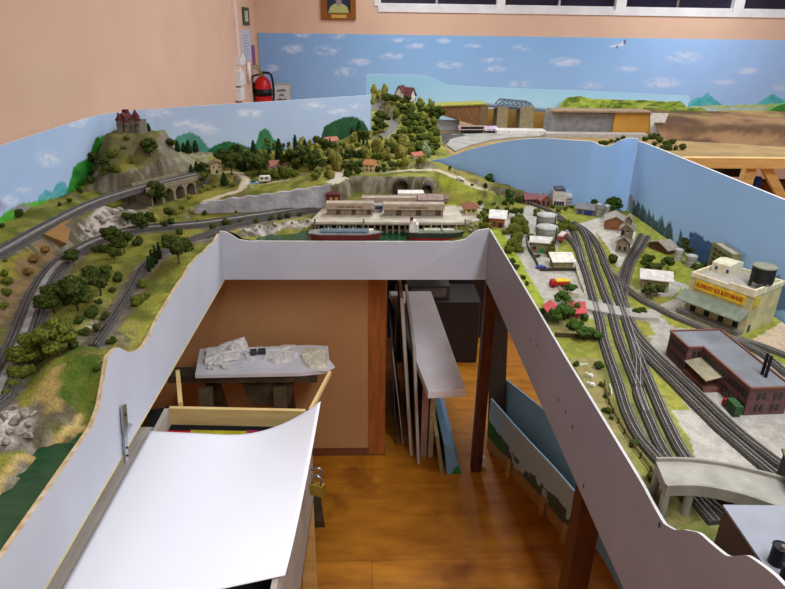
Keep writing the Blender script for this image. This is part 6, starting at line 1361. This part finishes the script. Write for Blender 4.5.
# trestle
mOld = mat('dark_old_timber', (84, 70, 48), (58, 48, 32), 14, .8)
cxx = (bq[0]+bq[4])/2
t = thing('trestle', 'dark old wooden trestle carrying the plaster strewn board', 'trestle', (cxx.x, cxx.y+.02, 0))
MB().box(-.36, .20, -.02, .05, ZT-.045, ZT-.016).build('top_beam', mOld, t)
for x in (-.22, .06):
    for s in (-1, 1): MB().bar((x, s*.04+.015, ZT-.06), (x+.02, s*.22+.015, 0), .05, .03).build('leg', mOld, t)
MB().extr([(-.06, ZT-.16), (.09, ZT-.16), (.11, ZT-.06), (-.09, ZT-.06)], 'y', .0, .03).build('gusset', mOld, t)
fp = Pz(317, 522, 0); 
tag(MB().add([(-.1, -.03, 0), (.035, -.03, 0), (.0, .16, 0), (-.06, .16, 0), (-.1, -.03, .03), (.03, -.03, .03), (.0, .16, .012), (-.06, .16, .012)], [(0, 3, 2, 1), (4, 5, 6, 7), (0, 1, 5, 4), (1, 2, 6, 5), (2, 3, 7, 6), (3, 0, 4, 7)]).build('wooden_foot', mOld), 'dark wedge shaped timber lying on the floor beside the crate', 'timber'); bpy.data.objects['wooden_foot'].location = fp
# ---------------------------------------------------------------- trees
FOL = {'dark': ((46, 58, 26), (72, 84, 34)), 'mid': ((74, 86, 32), (104, 112, 42)), 'olive': ((112, 114, 44), (146, 144, 62)), 'yellow': ((116, 114, 50), (148, 142, 72)), 'brown': ((104, 78, 44), (132, 106, 62)), 'deep': ((28, 44, 26), (46, 64, 34)), 'vivid': ((46, 70, 28), (74, 100, 40)), 'greygreen': ((110, 128, 90), (136, 150, 108))}
FM = {k: mat('foliage_'+k, tuple(t*1.08 for t in c[1]), tuple(t*.72 for t in c[0]), 16, .95, .0, detail=6, spec=.05, lo=.38, hi=.6) for k, c in FOL.items()}
mBark = mat('tree_bark', (96, 80, 54), (70, 56, 38), 30, .9)
def specks(mb, cs, n, s):
    vs = []; fs = []
    for k in range(n):
        c, r, sq = cs[k % len(cs)]; d = RNG.normal(size=3); d /= np.linalg.norm(d); p = np.array(c)+d*r*np.array(sq)*(.95+.22*RNG.random())
        a = RNG.normal(size=3); b = RNG.normal(size=3); a *= s/np.linalg.norm(a); b *= s/np.linalg.norm(b); o = len(vs)
        vs += [tuple(p), tuple(p+a), tuple(p+b), tuple(p+(a+b)*.6+d*s*.5)]; fs += [(o, o+1, o+3), (o, o+3, o+2)]
    mb.add(vs, fs)
def f_round(seed, z0=.34, wide=.42, nb=13, br=(.13, .2)):
    rn = random.Random(seed); b = MB(); cs = []
    for i in range(nb):
        a = rn.uniform(0, 2*PI); rr = wide*math.sqrt(rn.random())*.72; z = rn.uniform(z0+.12, .86)
        k = 1-abs((z-.62)/.5)**2; c = (rr*math.cos(a)*k*1.15, rr*math.sin(a)*k*1.15, z); r = rn.uniform(*br); cs.append((c, r, (1, 1, .8))); b.blob(c, r, 3, .38, seed*31+i, (1, 1, .8))
    specks(b, cs, 1100, .036); return b
def f_bush(seed):
    rn = random.Random(seed); b = MB(); cs = []
    for i in range(8):
        a = rn.uniform(0, 2*PI); rr = rn.uniform(0, .42); z = rn.uniform(.25, .62)-rr*.3; c = (rr*math.cos(a), rr*math.sin(a), max(.18, z)); r = rn.uniform(.24, .36); cs.append((c, r, (1, 1, .85))); b.blob(c, r, 3, .4, seed*17+i, (1, 1, .85))
    specks(b, cs, 800, .05); return b
def f_cyp(seed, w=.13):
    rn = random.Random(seed); b = MB(); cs = []
    for i in range(9):
        z = .12+.8*i/8; r = w*(1.05-.75*(i/8)**1.6)*(.75 if i == 0 else 1); c = (rn.uniform(-.02, .02), rn.uniform(-.02, .02), z); cs.append((c, r, (1, 1, 1.3))); b.blob(c, r, 3, .3, seed*13+i, (1, 1, 1.3))
    specks(b, cs, 700, .028); return b
def f_cone(seed): return f_cyp(seed, .24)
def f_puff(seed):
    rn = random.Random(seed); b = MB(); cs = []
    for c, r in (((0, 0, .86), .17), ((.13, .05, .7), .13), ((-.11, -.04, .66), .12), ((.05, -.1, .52), .1), ((-.03, .08, .95), .1)): cs.append((c, r, (1, 1, .7))); b.blob(c, r, 3, .4, seed, (1, 1, .7))
    specks(b, cs, 800, .034); return b
def f_mound(seed):
    rn = random.Random(seed); b = MB(); cs = []
    for i in range(7):
        a = rn.uniform(0, 2*PI); rr = rn.uniform(0, .2); z = .25+.5*i/6; c = (rr*math.cos(a), rr*math.sin(a), z); r = rn.uniform(.24, .3)*(1.1-.35*i/6); cs.append((c, r, (1, 1, 1.1))); b.blob(c, r, 3, .3, seed*7+i, (1, 1, 1.1))
    specks(b, cs, 900, .04); return b
GEN = {'round': f_round, 'bush': f_bush, 'cypress': f_cyp, 'conifer': f_cone, 'puff': f_puff, 'mound': f_mound}
PRO = {}
def proto(kind, colr, var):
    k = (kind, colr, var)
    if k not in PRO:
        g = (kind, var)
        if g not in PRO:
            PRO[g] = GEN[kind](var*7+len(kind))
        me = bpy.data.meshes.new('foliage'); me.from_pydata(PRO[g].v, [], PRO[g].f); me.polygons.foreach_set('use_smooth', PRO[g].sm); me.materials.append(FM[colr]); PRO[k] = me
    return PRO[k]
tb = MB(); tb.tube([(0, 0, -.08), (.01, .0, .2), (-.01, .01, .42), (.015, 0, .7)], [.04, .032, .026, .012], 7); tb.tube([(0, 0, .36), (.1, .04, .55)], [.018, .01], 6); tb.tube([(0, 0, .4), (-.09, -.05, .6)], [.018, .01], 6)
TRK = bpy.data.meshes.new('trunk'); TRK.from_pydata(tb.v, [], tb.f); TRK.polygons.foreach_set('use_smooth', tb.sm); TRK.materials.append(mBark)
CL = {}
KN = {'round': ('broadleaf_tree', 'tree'), 'bush': ('bush', 'bush'), 'cypress': ('cypress_tree', 'tree'), 'conifer': ('conifer_tree', 'tree'), 'puff': ('broadleaf_tree', 'tree'), 'mound': ('bush', 'bush')}
ntree = [0]
def tree(cl, kind, colr, u, v, hpx, wx=1., z=None):
    p = None
    if z is None: p = hit(u, v)
    if p is None and z is None:                    # just above the skyline: stand it on the crest below
        for k in range(1, 26):
            p = hit(u, v+k)
            if p is not None: v += k; hpx += k*.6; break
        else: return None
    if p is None: p = Pz(u, v, z)
    h = max(.006, Py(u, v-hpx, p.y).z-p.z); ntree[0] += 1; var = ntree[0] % 3
    nm, cat = KN[kind]; me = proto(kind, colr, var); rz = random.random()*6.28
    w = {'bush': .85, 'mound': .8}.get(kind, 1)*wx
    if kind in ('round', 'puff', 'conifer') and hpx >= 6:
        o = bpy.data.objects.new(nm, None); COL.objects.link(o); o.empty_display_size = .02
        f = bpy.data.objects.new('foliage', me); COL.objects.link(f); f.parent = o
        k = bpy.data.objects.new('trunk', TRK); COL.objects.link(k); k.parent = o; k.scale = (.8, .8, .9)
    else:
        o = bpy.data.objects.new(nm, me); COL.objects.link(o)
    o.location = p-Vector((0, 0, h*.03)); o.scale = (h*w, h*w, h); o.rotation_euler.z = rz; o['category'] = cat
    CL.setdefault(cl, []).append((u, v, o)); return o
def T(cl, kind, colr, lst, wx=1., z=None):
    for a in lst: tree(cl, kind, colr, a[0], a[1], a[2], a[3] if len(a) > 3 else wx, z)
# left hillside, between the middle and lowest tracks
T('dark broadleaf trees between the middle and lowest hillside tracks', 'round', 'dark', [(125, 254, 25), (112, 247, 22), (74, 266, 17), (115, 262, 16), (101, 296, 32, 1.05), (78, 311, 34, 1.1), (55, 314, 32, 1.1), (60, 297, 16), (142, 232, 16)])
T('low round bushes between the middle and lowest hillside tracks', 'bush', 'dark', [(99, 252, 10), (106, 252, 10), (89, 275, 10), (118, 281, 11), (66, 305, 11), (113, 293, 7), (99, 304, 7), (92, 317, 13), (106, 320, 10), (138, 245, 11), (81, 322, 8), (64, 262, 8), (126, 241, 11)])
T('slim dark cypresses in the row beside the lowest track', 'cypress', 'deep', [(149.5, 272, 17, .9), (153, 268, 20, .9), (156.5, 264, 20, .9), (160, 259, 18, .9)])
T('big olive trees on the near bank by the middle track', 'round', 'mid', [(59, 357, 36, 1.15), (35, 366, 34, 1.3), (50, 348, 22, 1.2), (70, 350, 20)])
T('olive bushes on the near bank by the middle track', 'bush', 'mid', [(49, 353, 16), (20, 378, 17), (14, 388, 11), (30, 374, 12), (42, 360, 12), (8, 396, 9)])
T('small dark bushes around the end of the lowest track', 'bush', 'dark', [(74, 348, 11), (85, 336, 10), (98, 331, 9), (112, 344, 9), (106, 319, 8), (97, 372, 7), (104, 371, 7), (111, 371, 8), (79, 325, 9)])
T('mid green bushes on the grass beside the lowest track', 'bush', 'mid', [(144, 287, 12), (138, 304, 12), (136, 307, 8), (147, 297, 6), (174, 296, 4), (147, 300, 4)])
tree('dark spreading broadleaf tree beside the lowest track right of the cypresses', 'round', 'dark', 179, 264, 31, 1.05); tree('dark broadleaf tree leaning over the lowest track behind the cypresses', 'round', 'dark', 170, 248, 14, 1.2)
T('bushes on the brown bank below the top track', 'bush', 'mid', [(8, 286, 11), (3, 309, 9), (8, 296, 10), (6, 262, 5), (5, 276, 8)]); T('brown heathery bushes on the bank below the top track', 'bush', 'brown', [(34, 262, 8, 1.8), (46, 253, 8, 1.7), (26, 274, 8, 1.8)])
T('dark bushes against the painted backdrop behind the top track', 'bush', 'dark', [(18, 213, 8), (2, 228, 6), (60, 206, 5), (70, 202, 5), (92, 184, 10), (80, 192, 7)])
T('trees and bushes around the viaduct arches', 'round', 'dark', [(158, 206, 26, .8), (163, 203, 14), (128, 224, 13), (142, 229, 18), (151, 226, 14), (170, 220, 14), (165, 229, 9), (172, 227, 9)])
T('bushes below the grey retaining wall and along the tracks there', 'bush', 'dark', [(180, 234, 8), (198, 224, 5), (214, 231, 9), (229, 227, 9), (225, 225, 8), (240, 223, 5), (271, 220, 6), (256, 223, 6), (288, 218, 7), (300, 216, 5), (205, 215, 6), (236, 213, 3), (280, 219, 7)])
# castle hill
T('bushes growing on the castle hill', 'bush', 'mid', [(143, 128, 6), (127, 141, 7), (116, 172, 10), (113, 158, 12), (104, 178, 12), (124, 150, 6), (133, 164, 6)])
T('trees growing on the castle hill', 'round', 'dark', [(150, 157, 19, 1.1), (172, 150, 13), (96, 166, 15, 1.1), (104, 170, 13, 1.1), (108, 180, 16)]); T('small dark conifers on the castle hill and its shoulder', 'conifer', 'deep', [(149, 129, 7), (178, 145, 7), (189, 149, 11), (196, 150, 11), (192, 175, 11), (197, 171, 10), (184, 146, 6)])
# village left
T('dark village trees below the painted round hills', 'round', 'dark', [(203, 172, 10), (206, 171, 9), (232, 175, 24, 1.1), (226, 168, 20, 1.1), (258, 176, 24, 1.1), (252, 168, 17), (298, 170, 24, 1.1), (289, 168, 18), (310, 170, 17), (304, 164, 18), (244, 164, 16), (264, 168, 16), (238, 160, 16), (315, 163, 14)])
T('tall conifers of the village in front of the painted peak', 'conifer', 'deep', [(224.5, 186, 14), (240, 168, 24, .8), (244, 171, 14), (254, 157, 17, .8), (280, 164, 26, .7), (305.5, 157, 17), (270, 160, 12), (200, 172, 7)])
T('lone slim cypresses on the village skyline', 'cypress', 'deep', [(295.5, 146, 14, 1.1), (330, 146, 9), (359, 146, 13), (363.5, 145, 9), (367, 151, 12)])
T('umbrella shaped trees on the village skyline', 'puff', 'mid', [(268, 153, 15), (275, 155, 13), (284, 151, 8), (289, 149, 8)])
T('bushes of the village around the caravan and the cream house', 'bush', 'mid', [(276, 178, 13), (286, 177, 14), (203, 180, 9), (214.5, 188, 4), (232, 187, 6), (228, 184, 5), (262, 176, 10), (268, 178, 10), (295, 177, 8), (207, 178, 6), (248, 176, 6), (318, 176, 9)])
T('pale yellow green bushes on the village hillside', 'mound', 'yellow', [(302, 152, 16), (318, 158, 16), (336, 170, 22), (377, 157, 22, 1.1), (403, 157, 24, 1.1), (325, 150, 13), (354, 142, 11, 1.2), (370, 139, 9, 1.2), (290, 158, 12), (272, 165, 12), (330, 178, 14), (366, 160, 15), (392, 150, 14), (348, 158, 14), (386, 160, 14), (340, 157, 12), (310, 148, 9), (260, 158, 10), (246, 158, 9)])
T('dark village trees around the cream orange roofed house', 'round', 'dark', [(324, 154, 16), (333, 154, 12), (315, 160, 12), (344, 164, 12), (350, 162, 14), (322, 171, 14), (359, 163, 14), (367, 157, 10), (390, 157, 15), (345, 172, 9), (352, 174, 12), (392, 170, 10, 1.3), (360, 170, 9)])
T('dark village bushes around the cream orange roofed house', 'bush', 'dark', [(318, 139, 8), (342, 148, 7), (363.5, 134, 9), (358, 174, 8), (348, 176, 9), (378, 172, 8), (384, 172, 6), (340, 150, 6), (330, 164, 8), (312, 170, 8), (401, 140, 9), (380, 140, 6), (384, 168, 6)])
T('tall dark trees at the right end of the village backdrop', 'conifer', 'deep', [(359, 132, 12), (352, 134, 8)])
tree('pale grey green tree where the hill meets the blue backdrop', 'mound', 'greygreen', 425, 157, 16, 1.1); tree('rounded olive bush beside the tiny orange roofed cottage', 'mound', 'olive', 423, 163, 9, 1.3); tree('rounded olive hump bush above the tunnel road', 'mound', 'olive', 404, 166, 9, 2.)
# wooded far hill
fr_ = []
rn = random.Random(5)
for k in range(64):
    for _ in range(30):
        u = rn.uniform(394, 437); v = rn.uniform(108, 156)
        if v > 106+.0*(u-394) and not (u < 402 and 118 < v < 136) and all((u-a)**2+(v-b)**2 > 13 for a, b, _h in fr_): fr_.append((u, v, rn.uniform(7, 10))); break
T('dark trees of the wood below the red villa', 'round', 'dark', fr_[::2], 1.25); T('dark olive bushes of the wood below the red villa', 'bush', 'mid', fr_[1::2], 1.0)
T('dark trees beside the winding road on the far hill', 'round', 'dark', [(377, 128, 12), (383, 126, 14), (380, 122, 12), (386, 104, 12), (391, 105, 11), (396, 104, 9), (402, 106, 7), (408, 103, 8), (383, 132, 10), (375, 134, 9), (413, 103, 6)], 1.2)
T('yellow olive bushes on the hilltop beside the red villa', 'mound', 'olive', [(374, 92, 9), (385, 95, 12), (379, 97, 8), (420, 102, 6, 1.4), (430, 103, 5, 1.6), (373, 104, 8)])
# corner and slope down to the town
T('green trees against the blue backdrop left of brick houses', 'puff', 'vivid', [(488, 192, 18, 1.2), (508, 215, 26, .9), (485, 193, 10)]); T('bushes on the slope between the tunnels and the town', 'bush', 'dark', [(497, 199, 7), (520, 203, 10), (516, 213, 7), (507, 212, 6), (497, 211, 6), (491, 203, 6), (480, 205, 6), (513, 213, 6), (505, 206, 8), (450, 169, 4), (493, 207, 6), (521, 213, 6), (537, 215, 8), (472, 186, 3), (486, 213, 6)])
T('hedge bushes between the brown roofed house and orange shed', 'bush', 'mid', [(483, 217, 8), (487, 222, 9), (483, 228, 8), (479, 219, 6), (488, 230, 7)])
T('dense green bushes along the road right of the orange shed', 'bush', 'mid', [(517, 226, 13), (514, 234, 13), (523, 233, 12), (517, 242, 13), (511, 247, 12), (518, 251, 12), (509, 253, 10), (524, 227, 9), (506, 234, 8), (519, 220, 8)])
T('small bushes along the top of the right fascia', 'bush', 'dark', [(512, 264, 7), (515, 269, 7), (523, 279, 5), (527, 285, 5), (538, 257, 4), (535, 258, 4)])
tree('brownish green conical tree in front of the long khaki shed', 'cypress', 'mid', 551, 257, 18, 1.5)
T('hedge bushes between the rear curved track and the oil tanks', 'bush', 'mid', [(537, 216, 8), (553, 208, 5), (558, 212, 7), (561, 231, 11), (566, 226, 8), (573, 232, 9), (569, 229, 8), (557, 236, 9), (563, 224, 6), (531, 240, 9), (533, 246, 8), (565, 210, 5), (572, 208, 4)])
T('dark trees near the twin silos against the blue backdrop', 'round', 'vivid', [(594, 207, 9), (614, 211, 14, 1.2), (587, 206, 6), (611, 213, 9)])
tree('small bush standing at the foot of the wooden mill tower', 'bush', 'dark', 613, 263, 11)
# garden
T('green trees crowding around the coral roofed house', 'round', 'vivid', [(569.6, 295, 13, 1.1), (562, 306, 14, 1.2), (570, 316, 16, 1.1), (558, 324, 21, 1), (564, 320, 17, 1.1), (584, 341, 15, 1.2), (595, 341, 11, 1.2)]); T('green bushes crowding around the coral roofed house', 'bush', 'vivid', [(543.6, 314, 8), (567, 311, 8), (573, 328, 11, 1.2), (584, 320, 9), (567, 318, 5), (580, 325, 6)])
T('small bushes in the cow field by the right fascia', 'bush', 'dark', [(576, 366, 6), (598.5, 369, 9), (601, 386, 5), (605.6, 397, 6), (608, 413, 7), (611, 419, 4), (633, 446, 8), (651, 480, 8), (603, 411, 4)])
# right side
T('trees around the white roofed depot', 'round', 'dark', [(653, 279, 17, 1.2), (647, 265, 11, 1.2), (643, 268, 9), (667, 270, 13, 1.1), (647, 298, 13, 1.1), (656, 297, 14, 1.1)]); T('low bushes between the junction track and the depot', 'bush', 'dark', [(636, 314, 8), (642, 314, 8), (639, 315, 7)])
T('trees standing near the squat silver tanks', 'puff', 'dark', [(683, 256, 18), (695.5, 256, 13), (688, 259, 12, 1.4), (707, 263, 15, 1.1)]); T('dark bushes at the back of the ice warehouse', 'bush', 'dark', [(699, 273, 10), (694, 268, 7), (704, 270, 9), (763, 312, 10), (766, 318, 8), (760, 308, 9), (772, 310, 7)])
# far bench bushes
T('far bench bushes left of the blue backdrop corner', 'bush', 'dark', [(601, 144, 5), (606, 145, 6), (611, 143, 5), (618, 141, 5), (623, 140, 6), (615, 143, 4)], 1, ZS)
T('far bench bushes right of the blue backdrop corner', 'bush', 'dark', [(652, 139, 8), (645, 141, 6), (659, 143, 8), (666, 146, 8), (672, 144, 7), (682, 150, 8), (668, 150, 8), (675, 150, 6), (654, 146, 6), (662, 150, 7)], 1, ZS)
rn = random.Random(11); ad = []
RD2 = [(projn(q[0], q[1], q[2])) for R, w in ROADS for q in R]
while len(ad) < 34:
    u, v = (rn.uniform(238, 330), rn.uniform(154, 184)) if rn.random() < .5 else (rn.uniform(345, 432), rn.uniform(146, 170))
    if all(math.hypot(u-a, (v-b)*2) > 9 for a, b, _h in ad) and all(math.hypot(u-a, v-b) > 9 for a, b in RD2) and not (244 < u < 300 and v > 176) and not (358 < u < 380 and v > 160): ad.append((u, v, rn.uniform(6, 10)))
T('mid green bushes scattered over the left village slope', 'bush', 'mid', [a for a in ad if a[0] < 335]); T('mid green bushes scattered over the right village slope', 'bush', 'mid', [a for a in ad if a[0] >= 335])
T('olive bushes on the grassy slope between viaduct and cream house', 'bush', 'olive', [(188, 190, 7), (196, 186, 8), (201, 193, 6), (190, 199, 6), (206, 190, 7), (183, 209, 7), (192, 214, 6), (178, 214, 6), (212, 181, 4)])
ORD = ['leftmost', 'second from left', 'third from left', 'fourth from left', 'fifth from left', 'sixth from left', 'seventh from left', 'eighth from left', 'ninth from left', 'tenth from left', 'eleventh from left', 'twelfth from left', 'thirteenth from left', 'fourteenth from left', 'fifteenth from left', 'sixteenth from left', 'seventeenth from left', 'eighteenth from left', 'nineteenth from left']
def ordn(i, n):
    if i < 10 or i < n/2: return ORD[i] if i < len(ORD) else None
    j = n-1-i; r = ['rightmost', 'second from right', 'third from right', 'fourth from right', 'fifth from right', 'sixth from right', 'seventh from right', 'eighth from right', 'ninth from right', 'tenth from right', 'eleventh from right', 'twelfth from right', 'thirteenth from right', 'fourteenth from right', 'fifteenth from right', 'sixteenth from right', 'seventeenth from right', 'eighteenth from right']
    return r[j]
for cl, L in CL.items():
    L.sort(key=lambda a: a[0]); n = len(L)
    for i, (u, v, o) in enumerate(L):
        o['label'] = cl if n == 1 else (ordn(i, n)+' of the '+cl)
        if n > 1: o['group'] = cl
# dead branch by the lowest track
p = hit(104, 336); b = MB(); b.tube([(0, 0, -.002), (-.01, 0, .02), (-.022, .004, .045)], [.002, .0016, .0008], 6); b.tube([(-.006, 0, .012), (.008, 0, .028), (.012, 0, .05)], [.0016, .0012, .0006], 6); b.tube([(0, 0, .002), (-.03, -.01, .006)], [.0018, .001], 6)
tag(b.build('dead_branch', mBark, None, None), 'bare dead branch standing by the end of the lowest track', 'branch'); bpy.data.objects['dead_branch'].location = p
# boulders on the rock faces
mBould = mat('pale_boulder', (166, 158, 144), (104, 96, 84), 60, .9, .003, 120)
def boulders(cl, pts, r):
    L = []
    for k, (u, v) in enumerate(pts):
        p = hit(u, v)
        if p is None: continue
        b = MB(); b.blob((0, 0, 0), r*random.uniform(.5, 1.1), 1, .9, k, (1.3, .9, .7)); b.sm = [False]*len(b.f); o = b.build('boulder', mBould); o.location = p+Vector((0, 0, r*.35)); o.rotation_euler = (random.random(), random.random(), random.random()*6); o['category'] = 'rock'; L.append((u, o))
    L.sort(key=lambda a: a[0]); n = len(L)
    for i, (u, o) in enumerate(L): o['label'] = ordn(i, n)+' of the '+cl; o['group'] = cl
boulders('pale boulders on the white rock slope between the upper tracks', [(84, 240), (92, 228), (98, 238), (104, 222), (110, 232), (116, 222), (120, 210), (124, 226), (130, 214), (88, 232), (96, 218), (138, 216), (114, 214)], .011)
boulders('pale boulders of the cliff above the lake', [(4, 420), (12, 410), (16, 424), (24, 414), (28, 428), (10, 434), (34, 416), (20, 438), (6, 446), (30, 440)], .011)
boulders('pale stones on the harbour shore left of the quay', [(244, 231), (252, 229), (260, 228), (268, 227), (276, 226), (284, 224), (292, 224), (300, 222), (308, 222), (256, 232), (272, 230)], .009)
boulders('grey rocks at the right end of the quay', [(469, 224), (472, 228), (476, 226), (474, 232), (470, 231)], .012)
